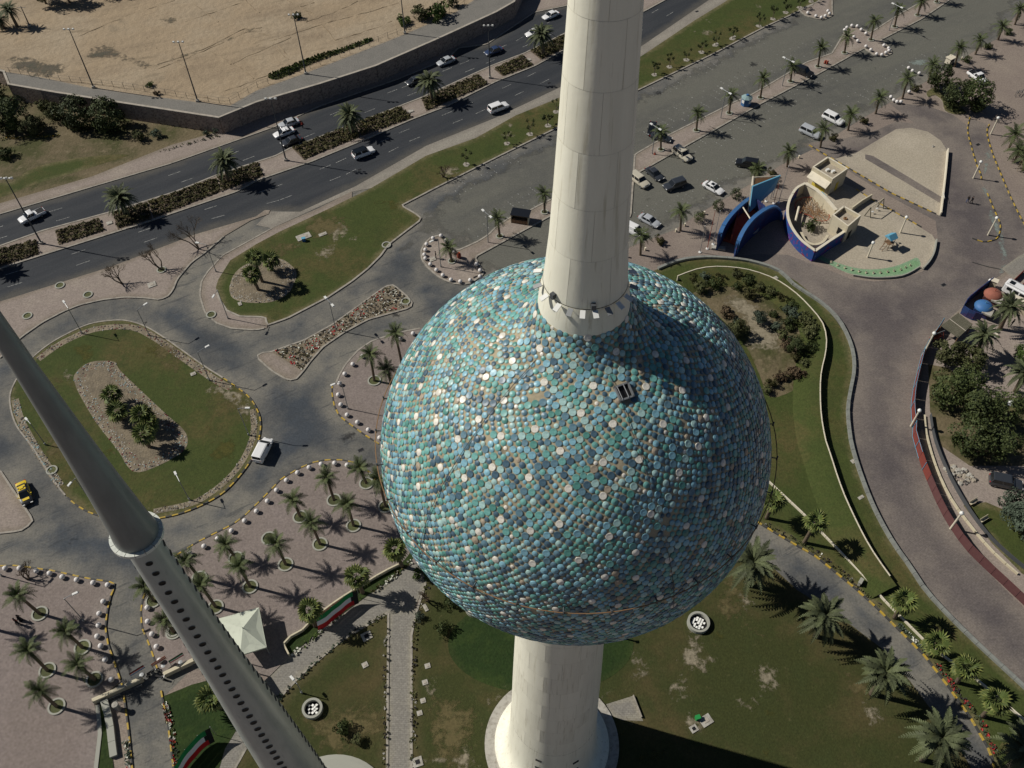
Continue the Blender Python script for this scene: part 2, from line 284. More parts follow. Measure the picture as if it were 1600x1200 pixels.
mat('wood',(.22,.13,.07),.8,noise=[(3,(.13,.08,.045),.45,.6,(1,8,1))]); mat('rope',(.24,.14,.07),.9)
mat('fabric_white',(.55,.57,.48),.8); mat('tent_white',(.55,.58,.47),.7,noise=[(1.5,(.48,.5,.41),.5,.7)]); mat('flag_green',(.01,.20,.06),.7); mat('flag_white',(.62,.63,.66),.7); mat('flag_red',(.42,.01,.015),.7); mat('flag_black',(.012,.012,.012),.7); mat('orange',(.65,.10,.02),.6)
mat('skin',(.35,.2,.13),.6); mat('cloth_black',(.012,.012,.014),.85); mat('cloth_blue',(.05,.08,.18),.85); mat('cloth_red',(.35,.05,.03),.85); mat('cloth_white',(.6,.6,.58),.85); mat('hair',(.012,.01,.009),.7)
mat('wood_roof',(.10,.095,.065),.9,noise=[(2,(.15,.14,.1),.45,.65,(1,6,1))])
mat('earth_ridge',(.30,.235,.155),.95,noise=[(1,(.22,.165,.105),.45,.6)],bump=.08,bscale=3)
mat('bin_green',(.02,.25,.06),.6)
mat('plant_bloom_white',(.6,.6,.52),.8); mat('plant_bloom_red',(.35,.03,.03),.8); mat('plant_dark',(.045,.04,.035),.9)
# ---------------------------------------------------------------- ground zones
def segdist(pts,polys):
    d=np.full(len(pts),1e9)
    for poly in polys:
        A=np.array([(p[0],p[1]) for p in poly]); Bq=np.roll(A,-1,0)
        for a,b in zip(A,Bq):
            ab=b-a; L=ab@ab
            if L<1e-9: continue
            t=np.clip(((pts-a)@ab)/L,0,1); q=a+t[:,None]*ab; d=np.minimum(d,np.hypot(*(pts-q).T))
    return d
def inside(pts,poly):
    A=np.array([(p[0],p[1]) for p in poly]); x,y=pts[:,0],pts[:,1]; r=np.zeros(len(pts),bool); j=len(A)-1
    for i in range(len(A)):
        c=((A[i,1]>y)!=(A[j,1]>y))&(x<(A[j,0]-A[i,0])*(y-A[i,1])/(A[j,1]-A[i,1]+1e-12)+A[i,0]); r^=c; j=i
    return r
ZN={}
def zone(name,poly,z,material,step=2.0,extra=(),kind='structure',skirt=None,parent=None,bulge=0):
    """ground sheet inside a plan polygon, stored distance to its border"""
    A=np.array([(p[0],p[1]) for p in poly]); lo,hi=A.min(0),A.max(0)
    gx,gy=np.meshgrid(np.arange(lo[0],hi[0],step),np.arange(lo[1],hi[1],step)); g=np.stack([gx.ravel(),gy.ravel()],1)
    g=g+rng.uniform(-.25,.25,g.shape)*step
    g=g[inside(g,poly)]; 
    if len(g): g=g[segdist(g,[poly])>step*.35]
    n=len(poly); verts=[Vector((p[0],p[1])) for p in poly]+[Vector((x,y)) for x,y in g]
    vs,es,fs,_,_,_=geometry.delaunay_2d_cdt(verts,[(i,(i+1)%n) for i in range(n)],[],1,1e-5)
    V=np.array([(v[0],v[1]) for v in vs]); d=segdist(V,[poly]+list(extra))
    zz=np.full(len(V),z)+ (bulge*np.clip(d/4,0,1) if bulge else 0)
    vv=[(V[i,0],V[i,1],zz[i]) for i in range(len(V))]
    ff=[]
    for f in fs:
        a,b,c=[V[i] for i in f[:3]]; cr=(b[0]-a[0])*(c[1]-a[1])-(b[1]-a[1])*(c[0]-a[0]); ff.append(tuple(f) if cr>0 else tuple(reversed(f)))
    nb=len(vv); mi=[0]*len(ff); dd=list(d)
    if skirt is not None:
        for i in range(n):
            a=poly[i]; b=poly[(i+1)%n]; q=len(vv); vv+=[(a[0],a[1],z),(b[0],b[1],z),(b[0],b[1],skirt),(a[0],a[1],skirt)]; dd+=[0]*4
            ff.append((q,q+1,q+2,q+3)); mi.append(1)
    me=bpy.data.meshes.new(name); me.from_pydata(vv,[],ff); me.materials.append(MAT[material]); me.materials.append(MAT['kerb'])
    me.polygons.foreach_set('material_index',mi)
    at=me.attributes.new('border','FLOAT','POINT'); at.data.foreach_set('value',dd)
    o=link(name,me,parent); 
    if parent is None: tag(o,kind=kind)
    return o
def kerb_run(name,pts,w=.3,z0=0,z1=.15,m='kerb',closed=False,striped=False,side=0,step=1.0):
    b=MB()
    pts=resample(pts,step if not striped else .95,closed)
    if striped: b.ribbon(pts,w*.72,z0,z1,closed=closed,side=side,dash=[0,1]); o=b.build(name,[MAT['kerb_yellow'],MAT['kerb_black']])
    else: b.ribbon(pts,w,z0,z1,closed=closed,side=side,m=0); o=b.build(name,[MAT[m]])
    return tag(o,kind='structure')
big=[Vector((x,y,0)) for x,y in ((-3000,-3000),(3000,-3000),(3000,3000),(-3000,3000))]
b=MB(); b.add([(p.x,p.y,0) for p in big],[(0,1,2,3)]); o=b.build('ground',MAT['base_paving']); tag(o,kind='structure')
# ---- islands (plan polygons)
def cpoly(px,z=0,n=4): return catmull(wp(px,z),n,True)
isl={}
isl['long_lawn']=wp(k('K',(150,600),(165,550),(240,430),(400,330),(550,250),(700,180),(870,100))+[(581,294),(666,244),(744,216),(806,181),(875,153),(1003,88)]+k('C',(530,160),(760,20))+[(1180,-30),(1330,-40),(1290,-5)]+k('C',(1450,40),(1060,220),(700,410),(100,700))+[(875,198),(775,247),(681,294),(627,322)]+k('K',(1400,140),(1430,165),(1420,185),(1320,260),(1230,330),(1180,400),(1100,480),(1000,560),(850,660),(600,790),(530,815),(470,835),(460,785),(300,780),(220,745),(170,670)))
isl['west_pave']=wp(k('K',(1000,-2),(800,100),(500,230),(300,340),(190,400),(100,500),(60,560),(50,650),(80,750),(150,820),(250,855),(400,865),(470,850),(480,700),(420,450),(870,130),(1000,40)))
isl['flower_island']=wp(k('K',(500,1000),(700,930),(880,830),(1060,700),(1200,600),(1230,586),(1260,585),(1340,650),(1375,690),(1372,715),(1350,730),(1100,800),(950,880),(820,970),(740,1060),(690,1130),(650,1172),(600,1180),(500,1120),(410,1040),(412,1020),(430,1010)))
isl['roundabout']=cpoly([(38,575),(55,556),(75,540),(100,525),(140,507),(180,501),(205,503),(230,512),(255,527),(285,548),(320,573),(350,592),(385,617),(400,637),(407,657),(406,680),(397,710),(382,735),(352,768),(315,790),(275,805),(232,812),(190,813),(150,805),(120,790),(97,768),(75,737),(50,697),(27,667),(17,637),(18,610)])
isl['plaza_palms']=wp(k('L',(0,1032),(10,1025),(110,930),(240,795),(350,730),(430,695),(500,680),(560,676),(620,678),(690,692),(800,760),(860,860))+[(640,800),(660,880)]+k('N',(1180,200),(1100,240),(1000,300),(860,390),(740,480),(680,540),(610,570),(640,650),(540,750))+[(300,1040),(258,1056),(247,1048)]+k('M',(800,620),(775,550),(740,470),(735,380),(750,300),(905,105))+k('N',(70,160),(180,90),(360,0)))
isl['plaza_north']=wp(k('K',(900,1200),(920,1150),(960,1080),(1040,990),(1130,930),(1300,880),(1450,850))+[(740,560),(760,650),(640,720),(592,694)]+k('L',(760,520),(650,440),(600,400),(570,340),(555,260),(558,200)))
isl['plaza_left']=wp([(-260,900),(0,885),(24,884)]+k('M',(280,175),(460,215),(580,233),(597,240),(598,260),(580,300),(560,380),(550,470),(565,560),(600,660),(630,750))+[(147,1098),(150,1110),(154,1140),(147,1200),(146,1330),(-200,1400)])
isl['taxi_island']=wp(k('J',(-100,740),(0,740),(100,890),(200,1040),(205,1060),(190,1080),(130,1120),(0,1135),(-100,1135)))
isl['bollard_island']=wp(k('U',(95,850),(115,800),(165,745),(240,720),(290,740),(330,800),(350,850),(420,835),(560,770),(640,720),(720,640),(850,560),(960,530),(1050,480),(1170,420))+[(985,340)]+k('E',(160,210),(400,70))+k('C',(740,850),(800,815),(950,755),(1020,715),(1400,490),(1600,420))+k('D',(200,250),(220,220),(290,215),(400,260),(600,130),(760,40),(900,-20),(1020,0),(800,150),(480,315),(560,390),(565,420),(510,445),(440,440),(350,380),(0,575))+k('C',(1040,815),(0,1400))+k('E',(150,330))+[(880,335)]+k('U',(1165,555),(840,730),(530,900),(570,970),(610,1030),(500,1110),(440,1122),(370,1115),(280,1085),(210,1040),(150,985),(100,920)))
isl['corner_island']=wp(k('C',(1340,80),(1480,20),(1600,-60))+k('D',(100,80),(105,125),(20,160)) +k('C',(1560,150),(1500,155),(1400,130)))
isl['side_walk']=wp([(-150,523),(0,472),(175,417),(305,367),(400,339),(414,329),(422,329),(420,335),(392,345),(350,370),(320,396),(300,410),(292,419),(277,437),(270,455),(262,464),(250,469),(225,466),(195,465),(160,469),(125,477),(100,487),(67,504),(34,527),(0,560),(-150,660)])
isl['median']=wp([(-200,470),(0,385),(67,361),(180,330),(275,300),(342,273),(431,244),(456,231),(569,188),(659,153),(769,103),(819,84),(884,52),(1000,-5),(1100,-60),(1160,-60),(1040,0),(1007,18),(887,75),(837,103),(775,128),(697,167),(644,187),(562,222),(487,253),(400,283),(370,300),(210,354),(0,420),(-200,500)])
isl['oval_lawn']=wp([(1028,421),(1060,408),(1096,403),(1132,404),(1172,409),(1216,423),(1245,441),(1280,469),(1305,500),(1322,525),(1332,550),(1334,580),(1328,610),(1324,640),(1326,670),(1331,700),(1345,745),(1365,795),(1392,845),(1420,885),(1451,930),(1517,998),(1600,1075),(1750,1220),(1800,1420),(1620,1330)]+k('Q',(1400,1200),(1380,1130),(1300,990),(1200,850),(1100,720),(1000,620),(900,520),(800,430),(640,300),(500,220),(385,150))+[(1100,760),(1000,700),(960,560),(960,450)])
# ---- big sheets
asph=wp([(-320,760),(-150,660),(0,560),(34,527),(100,487),(160,469),(225,466),(250,469),(277,437),(300,410),(350,370),(392,345),(420,335),(424,329),(469,329),(556,291),(666,228),(775,184),(887,131),(1004,76),(1120,-2),(1230,-80),(1500,-190),(1660,-60)]+k('D',(1700,-60),(1550,100),(1380,310),(1200,405),(1050,505),(830,640),(650,745),(430,870),(200,1010),(0,1140))+k('E',(1310,285),(1160,375),(1060,440),(900,530),(760,610),(610,700),(470,795),(300,860),(120,930))+[(960,420),(930,560),(1000,700),(1120,780),(1000,850),(800,860),(665,905),(453,1029),(421,1057),(300,1045),(255,1090),(275,1210),(285,1330),(207,1330),(207,1200),(195,1095),(150,1100),(-300,1300)])
zone('parking_and_road_surface',asph,.012,'road_asphalt',2.6,extra=list(isl.values()))
zone('parking_lot_surface',wp([(652,342),(690,300),(875,203),(1003,143),(1192,47),(1300,-10),(1420,-60),(1640,-60)]+k('D',(1550,100),(1380,310),(1200,405),(1050,505),(830,640),(650,745),(430,870),(200,1010),(0,1140))+k('E',(1160,375),(1060,440),(900,530),(760,610),(610,700),(470,795),(300,860),(120,930))+[(900,440),(750,436),(690,370),(650,388),(618,400),(640,360)]),.016,'parking_surface',2.5)
hwu=[(-200,400),(0,335),(267,256),(431,198),(500,166),(619,125),(700,92),(716,75),(760,70),(834,20),(887,9),(1000,-60),(1100,-120)]
hwm=[(1170,-120),(1100,-40),(1000,10),(884,60),(819,92),(659,162),(431,252),(275,308),(180,338),(0,393),(-200,478)]
zone('highway_far_lanes',wp(hwu+hwm),.02,'highway_asphalt',2.6)
hl1=[(-200,480),(0,412),(210,346),(370,292),(487,245),(562,214),(644,179),(697,159),(775,120),(837,95),(887,67),(1007,10),(1040,-8),(1100,-45),(1180,-90)]
hl2=[(1260,-90),(1108,0),(1003,72),(887,131),(775,184),(666,228),(556,291),(469,331),(422,329),(400,339),(305,367),(175,417),(0,472),(-200,540)]
zone('highway_near_lanes',wp(hl1+hl2),.024,'highway_asphalt',2.6)
zone('dusty_footway',wp([(422,331),(469,331),(556,291),(666,228),(775,184),(887,131),(1003,72),(1108,0),(1180,-50),(1230,-50),(1132,4),(1086,32),(1002,88),(875,153),(806,181),(744,216),(666,244),(581,294),(550,300),(425,357),(400,352)]),.05,'dusty_strip',2)
zone('far_footway',wp([(-200,385),(0,318),(144,276),(267,227),(351,203),(400,182),(556,124),(700,60),(790,22),(834,-10),(1000,-140),(1100,-120),(1000,-60),(887,9),(834,20),(760,70),(716,75),(700,92),(619,125),(500,166),(431,198),(267,256),(0,335),(-200,400)]),.06,'sidewalk_paving',2.2,skirt=0)
zone('garden_ground',wp([(-400,60),(6,100),(20,142),(172,175),(345,208),(351,203),(267,227),(144,276),(0,318),(-200,385),(-500,450)]),.03,'garden_soil',2.2)
zone('garden_lawn_strip',catmull(wp(k('A',(-150,1000),(60,990),(150,930),(280,885),(500,850),(700,842),(560,890),(420,935),(200,1000),(0,1075),(-150,1100))),4,True),.045,'lawn',1.5)
zone('right_drive',wp([(1388,160),(1450,166),(1490,180),(1510,195),(1511,204),(1517,228),(1526,255),(1533,285),(1545,310),(1557,338),(1564,352),(1600,400),(1640,420),(1560,435),(1548,440),(1475,505),(1455,520),(1440,560),(1428,600),(1424,640),(1430,700),(1465,790),(1540,890),(1600,950),(1750,1100),(1850,1300),(1800,1420),(1750,1220),(1600,1075),(1517,998),(1451,930),(1420,885),(1392,845),(1365,795),(1345,745),(1331,700),(1326,670),(1324,640),(1328,610),(1334,580),(1332,550),(1322,525),(1305,500),(1280,469),(1245,441),(1216,423),(1172,409),(1132,404),(1180,397),(1230,398),(1262,410),(1290,420),(1330,436),(1366,440),(1409,436),(1442,424),(1462,396),(1465,372),(1462,345)]+k('F',(1230,370),(1000,230),(900,160),(700,50),(640,20))+k('D',(200,1080),(420,1030),(600,950),(700,960),(850,980),(1000,1080),(1020,1190),(1040,1080),(900,900),(700,860)))[:-3],.014,'drive_brick',2.6,extra=[isl['oval_lawn']])
zone('right_side_lane',wp(k('T',(560,80),(550,150),(590,300),(660,470),(740,660),(820,830),(873,930),(960,1100),(873,1200),(760,1200),(700,1000),(640,840),(570,690),(510,560),(460,400),(420,260),(390,130),(410,20))),.016,'drive_brick',2.5)
zone('sand_pad',wp(k('D',(130,1240),(290,1195),(600,1010),(720,1000),(850,1030),(950,1100),(1000,1180))+k('T',(215,290),(216,340),(195,520),(175,700),(155,860))+k('F',(1230,340),(940,170),(860,120))),.05,'sand_pad',2,skirt=0)
zone('sand_pad_band',wp(k('F',(1060,90),(1110,100),(1330,230),(1560,370),(1550,410),(1300,260),(1060,120))),.056,'drive_brick',2)
play=wp(k('F',(640,690),(735,740),(780,790),(950,880),(1120,905),(1300,895),(1380,868),(1440,845),(1510,740),(1525,660),(1500,620),(1340,520),(1200,440),(1100,385),(1000,320),(900,270),(830,360),(660,270),(590,330),(550,460),(590,590)))
zone('playground_sand',play,.05,'sand_pad',1.8,skirt=0)
zone('playground_green_edge',catmull(wp(k('F',(745,745),(830,785),(960,830),(1100,848),(1250,828),(1350,790),(1400,770),(1425,810),(1400,845),(1300,882),(1120,897),(950,872),(820,812),(740,768))),3,True),.06,'green_rubber',1.2)
for i,pp in enumerate([k('T',(540,290),(600,290),(600,400),(570,480),(570,640),(590,760),(660,900),(720,1060),(740,1200),(660,1200),(640,1060),(560,860),(500,640),(500,540),(530,400)),k('G',(900,30),(940,40),(980,160),(940,260),(930,310),(900,240),(935,180)),k('D',(680,480),(780,455),(860,470),(880,500),(800,520),(700,505)),k('E',(1000,260),(1050,250),(1100,290),(1050,330),(990,300))]):
    zone('faded_pale_paint',wp(pp),.022+.002*i,'pale_paint',1.2)
# ---- sheets on top of the islands
for n,z,mt,st,lab in (('long_lawn',.13,'lawn',2,0),('west_pave',.115,'sidewalk_paving',2,0),('flower_island',.13,'bed_soil',1.2,0),('roundabout',.13,'lawn',1.8,0),('plaza_palms',.13,'plaza_brick',1.8,0),('plaza_north',.13,'plaza_brick',1.8,0),('plaza_left',.13,'plaza_brick',2.2,0),('taxi_island',.13,'sidewalk_paving',1.5,0),('bollard_island',.13,'sidewalk_paving',1.8,0),('corner_island',.13,'sidewalk_paving',1.8,0),('side_walk',.13,'sidewalk_paving',2,0),('median',.13,'sidewalk_paving',2,0),('oval_lawn',.13,'lawn',2,0)):
    nm={'long_lawn':'long_lawn','west_pave':'lawn_end_pavement','flower_island':'flower_island_soil','roundabout':'roundabout_lawn','plaza_palms':'palm_plaza_paving','plaza_north':'north_plaza_paving','plaza_left':'left_plaza_paving','taxi_island':'kerbside_pavement','bollard_island':'parking_strip_paving','corner_island':'corner_island_paving','side_walk':'roadside_pavement','median':'median_paving','oval_lawn':'curving_lawn'}[n]
    zone(nm,isl[n],z,mt,st,skirt=0)
kerb_run('lawn_kerb',isl['long_lawn'][18:]+isl['long_lawn'][:1],z1=.2,w=.35)
kerb_run('pavement_end_kerb',isl['west_pave'][2:13],z1=.17); kerb_run('island_kerb',isl['flower_island'],closed=True,z1=.19); kerb_run('roadside_kerb',isl['side_walk'][9:-1],z1=.19)
kerb_run('median_kerb',isl['median'],closed=True,z1=.19,w=.35); kerb_run('strip_kerb',isl['bollard_island'],closed=True,z1=.19,w=.35); kerb_run('corner_kerb',isl['corner_island'],closed=True,z1=.18); kerb_run('kerbside_kerb',isl['taxi_island'],closed=True,z1=.18)
kerb_run('far_footway_kerb',wp(hwu),z1=.16)
# striped kerbs
rb=isl['roundabout']; i0=min(range(len(rb)),key=lambda i:(rb[i]-P(355,594)).length); i1=min(range(len(rb)),key=lambda i:(rb[i]-P(100,772)).length)
kerb_run('striped_roundabout_kerb',rb[i0:i1+1],striped=True,z1=.2); kerb_run('worn_roundabout_kerb',rb[i1:]+rb[:i0+1],z1=.19,w=.25)
pp_=isl['plaza_palms']; kerb_run('striped_plaza_kerb',list(reversed(pp_[:13]))+list(reversed(pp_[24:])),striped=True,z1=.2)
pn=isl['plaza_north']; kerb_run('striped_north_kerb',pn[10:]+pn[:1],striped=True,z1=.2); kerb_run('north_plaza_kerb',pn[:7],z1=.18)
pl=isl['plaza_left']; kerb_run('striped_left_plaza_kerb',pl[1:14],striped=True,z1=.2)
kerb_run('striped_garden_road_kerb',wp(k('Q',(385,150),(500,220),(640,300),(800,430),(900,520),(1000,620),(1100,720),(1200,850),(1300,990),(1380,1130),(1400,1200),(1420,1280))),striped=True,z1=.22,w=.35)
kerb_run('striped_pad_kerb',wp(k('F',(690,30),(800,95),(940,175),(1230,345),(1545,492))),striped=True,z1=.18)
kerb_run('striped_playground_kerb',wp(k('F',(1000,320),(1100,385),(1200,440),(1340,520),(1440,575))),striped=True,z1=.18)
kerb_run('striped_lane_kerb',catmull(wp(k('T',(410,20),(390,130),(420,260),(460,400),(500,500),(510,560))),4),striped=True,z1=.18,w=.25)
kerb_run('striped_lane_kerb',catmull(wp(k('T',(575,80),(555,150),(600,320),(660,470),(740,660),(820,830),(873,930),(960,1080))),4),striped=True,z1=.18,w=.25)
kerb_run('striped_lane_kerb',catmull(wp(k('T',(560,670),(600,770),(640,860),(670,940),(650,1040),(600,1070),(520,1082),(430,1050))),4),striped=True,z1=.18,w=.25)
kerb_run('striped_gate_road_kerb',wp(k('M',(635,760),(650,850),(670,1000),(690,1200),(700,1320))),striped=True,z1=.2)
kerb_run('striped_gate_road_kerb',wp(k('M',(840,800),(860,900),(880,1000),(905,1200),(915,1320))),striped=True,z1=.2)
# lower grounds
zone('lower_lawn',wp([(643,1340),(643,1200),(643,991),(652,953),(665,912),(700,860),(900,800),(1100,800),(1165,850),(1200,880),(1245,922),(1319,969),(1377,1013),(1421,1064),(1465,1123),(1495,1163),(1520,1205),(1590,1360)]),.08,'lawn_dry',2,skirt=0)
zone('garden_road',wp([(1590,1360),(1520,1205),(1495,1163),(1465,1123),(1421,1064),(1377,1013),(1319,969),(1245,922),(1200,880),(1165,850),(1100,800),(1000,790),(1000,700),(1100,760),(1181,815)]+k('Q',(500,220),(640,300),(800,430),(900,520),(1000,620),(1100,720),(1200,850),(1300,990),(1380,1130),(1400,1200),(1450,1350))),.018,'road_asphalt',2)
ell=[P(845+145*math.cos(t),1008+76*math.sin(t)) for t in np.linspace(0,2*PI,40,endpoint=False)]
zone('lush_lawn_oval',ell,.10,'lawn_lush',1.3)
zone('middle_lawn',wp(k('N',(1120,440),(900,570),(700,740),(570,880),(440,1080),(340,1260))+[(340,1340),(605,1340),(605,1200)]),.08,'lawn_dry',2,skirt=0)
zone('flag_lawn',wp([(256,1088),(300,1070),(345,1058),(395,1060),(392,1100),(370,1140),(352,1170),(328,1250),(280,1330),(274,1250),(265,1150)]),.08,'lawn_lush',1.8,skirt=0)
zone('diagonal_path',wp(k('N',(1250,150),(1180,220),(1100,310),(1030,345),(940,410),(780,530),(640,640),(540,750),(420,850),(330,960),(230,1200),(150,1400),(330,1300),(440,1080),(570,880),(700,740),(900,570),(1120,440),(1250,420),(1310,290),(1340,250))),.05,'concrete_path',1.6,skirt=0)
zone('straight_path',wp([(608,957),(655,950),(643,991),(643,1200),(643,1340),(605,1340),(605,1200)]),.056,'concrete_path',1.6)
kerb_run('path_kerb',wp([(607,959),(605,1200),(605,1340)]),w=.3,z1=.16); kerb_run('path_kerb',wp([(665,912),(652,953),(643,991),(643,1200),(643,1340)]),w=.3,z1=.16)
kerb_run('path_kerb',wp(k('N',(1120,440),(900,570),(700,740),(570,880),(440,1080),(340,1260))),w=.25,z1=.14)
zone('hedge_strip_soil',catmull(wp(k('N',(612,572),(690,545),(745,490),(860,400),(1000,305),(1180,205),(1240,130),(1255,160),(1180,240),(1030,345),(780,530),(642,640))),2,True),.145,'lawn_lush',1.2)
kerb_run('gate_lawn_edge',wp([(153,1102),(157,1145),(150,1205),(148,1330)]),w=.5,z1=.2,m='planter_pale')
zone('gate_lawn_strip',wp([(153,1104),(163,1097),(170,1140),(178,1200),(184,1330),(150,1330),(152,1200)]),.09,'lawn_lush',1.2,skirt=0)
# patches
for i,(pp,mt) in enumerate([(k('O',(1290,370),(1330,420),(1440,520),(1400,620),(1250,690),(1130,740),(1120,700),(1260,640),(1310,560),(1310,440)),'bare_patch'),(k('O',(250,640),(350,690),(480,700),(590,640),(600,680),(500,780),(420,740),(300,690)),'bare_patch'),
   (k('K',(920,180),(990,220),(980,270),(900,330),(860,300),(840,250)),'bare_patch'),(k('K',(760,370),(900,320),(930,340),(860,420),(780,430)),'bare_patch'),(k('K',(500,300),(640,290),(760,300),(700,350),(560,430),(480,380)),'dry_patch'),
   (k('K',(680,180),(860,130),(1000,180),(980,260),(800,320),(690,280)),'dry_patch'),(k('J',(1290,220),(1400,190),(1540,260),(1590,350),(1560,440),(1500,400),(1400,310),(1300,280)),'bare_patch'),(k('J',(560,400),(620,460),(700,600),(820,740),(1000,720),(1010,760),(860,800),(760,720),(600,500)),'dry_patch'),
   (k('J',(380,130),(450,100),(470,190),(400,200)),'bare_patch'),(k('J',(1300,290),(1540,300),(1550,420),(1350,380)),'dry_patch'),(k('I',(900,950),(1100,920),(1180,1060),(950,1060)),'dry_patch'),(k('J',(1300,880),(1460,770),(1500,780),(1380,900),(1290,940)),'bare_patch'),
   (k('Q',(80,600),(160,620),(140,690),(90,690)),'bare_patch'),(k('Q',(150,720),(220,720),(200,790),(130,790)),'bare_patch'),(k('Q',(0,830),(90,800),(110,900),(30,920)),'bare_patch'),(k('Q',(300,900),(400,900),(380,960),(310,950)),'bare_patch'),(k('Q',(220,380),(330,350),(350,500),(230,640),(200,560)),'dry_patch'),
   (k('B',(910,840),(1010,830),(1020,880),(930,900)),'bare_patch'),(k('B',(1080,680),(1150,670),(1140,695),(1070,695)),'bare_patch'),(k('C',(590,150),(660,150),(690,190),(620,180)),'bare_patch'),(k('N',(680,900),(1100,870),(1110,1060),(850,1180),(700,1020)),'dry_patch'),(k('S',(470,240),(600,230),(720,310),(800,370),(830,460),(840,560),(700,560),(600,540),(600,400),(500,300)),'bare_patch'),
   (k('J',(60,290),(110,290),(110,400),(200,560),(320,720),(480,900),(420,890),(280,720),(130,470)),'bare_patch'),(k('O',(100,700),(400,740),(440,900),(350,1140),(130,1140)),'dry_patch')]):
    zone('worn_grass_patch' if mt=='dry_patch' else 'bare_ground_patch',catmull(wp(pp),3,True),.142+.003*(i%9)-( .03 if pp[0][1]>950 or (pp[0][1]>1080) else 0),mt,1.0)
# ---- raised sand field behind the retaining wall
ZP=4.0
edge_px=[(-150,60),(6,112),(14,132),(90,145),(172,158),(342,184),(400,160),(500,131),(587,103),(681,62),(775,19),(803,3),(816,-25),(820,-80)]
edge=wp(edge_px,ZP)
plat=edge+wp([(700,-330),(0,-420),(-700,-250),(-500,0)],ZP)
zone('raised_sand_field',plat,ZP,'sand_field',3.0)
zone('field_edge_path',wp([(6,112),(14,132),(90,145),(172,158),(342,184),(400,160),(500,131),(587,103),(681,62),(775,19),(803,3),(816,-25),(760,-25),(741,0),(712,19),(634,53),(556,84),(478,114),(400,142),(360,165),(310,160),(144,138),(60,120)],ZP),ZP+.03,'field_path',2)
rw=thing('retaining_wall','long brown stone retaining wall holding up the sandy field beside the highway','wall',(edge[5].x,edge[5].y,0))
def rel(pts,root): return [Vector(p)-root.location for p in pts]
# courses of stone panels on the wall, each panel its own piece
idx=0; es=[Vector((p.x,p.y,0)) for p in edge]
pan_meshes={}
for i in range(1,len(es)-1):
    a,bb=es[i],es[i+1]; L=(bb-a).length; n=max(1,round(L/5.0)); d=(bb-a).normalized(); nrm=Vector((d.y,-d.x,0)); ang=math.atan2(d.y,d.x)
    key=round(L/n,2)
    me=MB().box((0,0,ZP/2-.02),(key-.06,.35,ZP-.04)).mesh('wall_panel',MAT['wall_stone'])
    for j in range(n):
        c=a+d*(L*(j+.5)/n)+nrm*(.10+random.uniform(-.02,.02)); o=link('wall_panel',me,rw,loc=(c.x-rw.location.x,c.y-rw.location.y,0),rot=(0,0,ang))
cb=MB(); rp=rel([Vector((p.x,p.y,0)) for p in es],rw); cb.ribbon(rp,.55,ZP,ZP+.18); cb.build('coping',MAT['coping'],rw)
cb=MB(); cb.ribbon(rp,.2,0,ZP); cb.build('wall_core',MAT['wall_stone'],rw)
# low ridges and trenches in the sand field
rd=MB()
def pr(u,v): return P(u,v,ZP)
lines=[k('A',(420,200),(700,80),(960,0)),k('A',(850,380),(1100,280),(1350,170),(1450,185),(1510,220)),k('A',(860,350),(1100,270),(1320,160),(1430,150)),k('A',(1150,280),(1290,360),(1400,440)),k('A',(1250,350),(1500,240),(1600,195)),k('A',(1500,240),(1580,310)),k('A',(1050,20),(1200,130)),k('A',(1200,500),(1300,470),(1480,400),(1600,380)),k('A',(800,200),(860,270)),k('B',(0,230),(150,180),(330,120),(560,60),(720,10)),k('B',(330,130),(400,200)),k('B',(80,230),(170,300)),k('B',(150,0),(330,90)),k('A',(1330,0),(1420,80)),k('A',(900,480),(1240,560)),k('A',(200,420),(800,490)),k('B',(0,300),(60,290)),k('B',(250,110),(420,50),(520,0)),k('A',(950,330),(1100,420)),k('A',(1000,120),(1180,60),(1400,-20)),k('B',(120,60),(300,10)),k('B',(400,200),(600,140),(700,100))]
for pl_ in lines:
    w=resample([pr(*q) for q in pl_],1.5)
    if len(w)<2: continue
    w=[q+Vector((random.uniform(-.25,.25),random.uniform(-.25,.25),0)) for q in w]
    rd.tube([q+Vector((0,0,-.12)) for q in w],[random.uniform(.12,.26) for _ in w],6)
o=rd.build('earth_ridges',MAT['earth_ridge']); tag(o,kind='stuff')
# fence along the field edge
def fence(name,px,z,h,label,step=2.6,material='steel_dark'):
    pts=resample([P(u,v,z) for u,v in px],step); t=thing(name,label,'fence',pts[0])
    me=MB().tube([(0,0,0),(0,0,h)],.045,5).mesh('post',MAT[material])
    for p in pts: link('post',me,t,loc=p-pts[0])
    for hh in (h*.5,h-.03): MB().tube([p-pts[0]+Vector((0,0,hh)) for p in pts],.02,4).build('rail',MAT[material],t)
    return t
fence('wire_fence',k('W',(0,520),(150,535),(300,570),(650,605),(923,640))+k('A',(1080,545),(1245,568))+[(400,138),(478,110),(556,80),(634,49),(712,15),(750,-10)],ZP,1.5,'thin wire fence on posts along the inner side of the sandy field path')
zone('green_weed_strip',catmull(wp(k('B',(60,380),(150,340),(300,280),(440,240),(560,195),(580,205),(480,245),(300,310),(120,395)),ZP),3,True),ZP+.05,'lawn',1.2)
zone('green_weed_strip',catmull(wp(k('A',(470,270),(600,240),(700,290),(850,350),(800,385),(640,330),(480,330)),ZP),3,True),ZP+.055,'dark_patch',1.0)
for _q in (((0,330),(150,300),(330,340),(420,300),(300,430),(100,400)),((860,105),(910,88),(980,100),(970,130),(900,145)),((740,250),(800,245),(850,265),(780,275)),((850,340),(1100,255),(1400,140),(1520,200),(1500,215),(1400,170),(1100,285),(860,370))): zone('worn_sand_patch',catmull(wp(k('A',*_q),ZP),3,True),ZP+.06,'dark_patch',1.0)
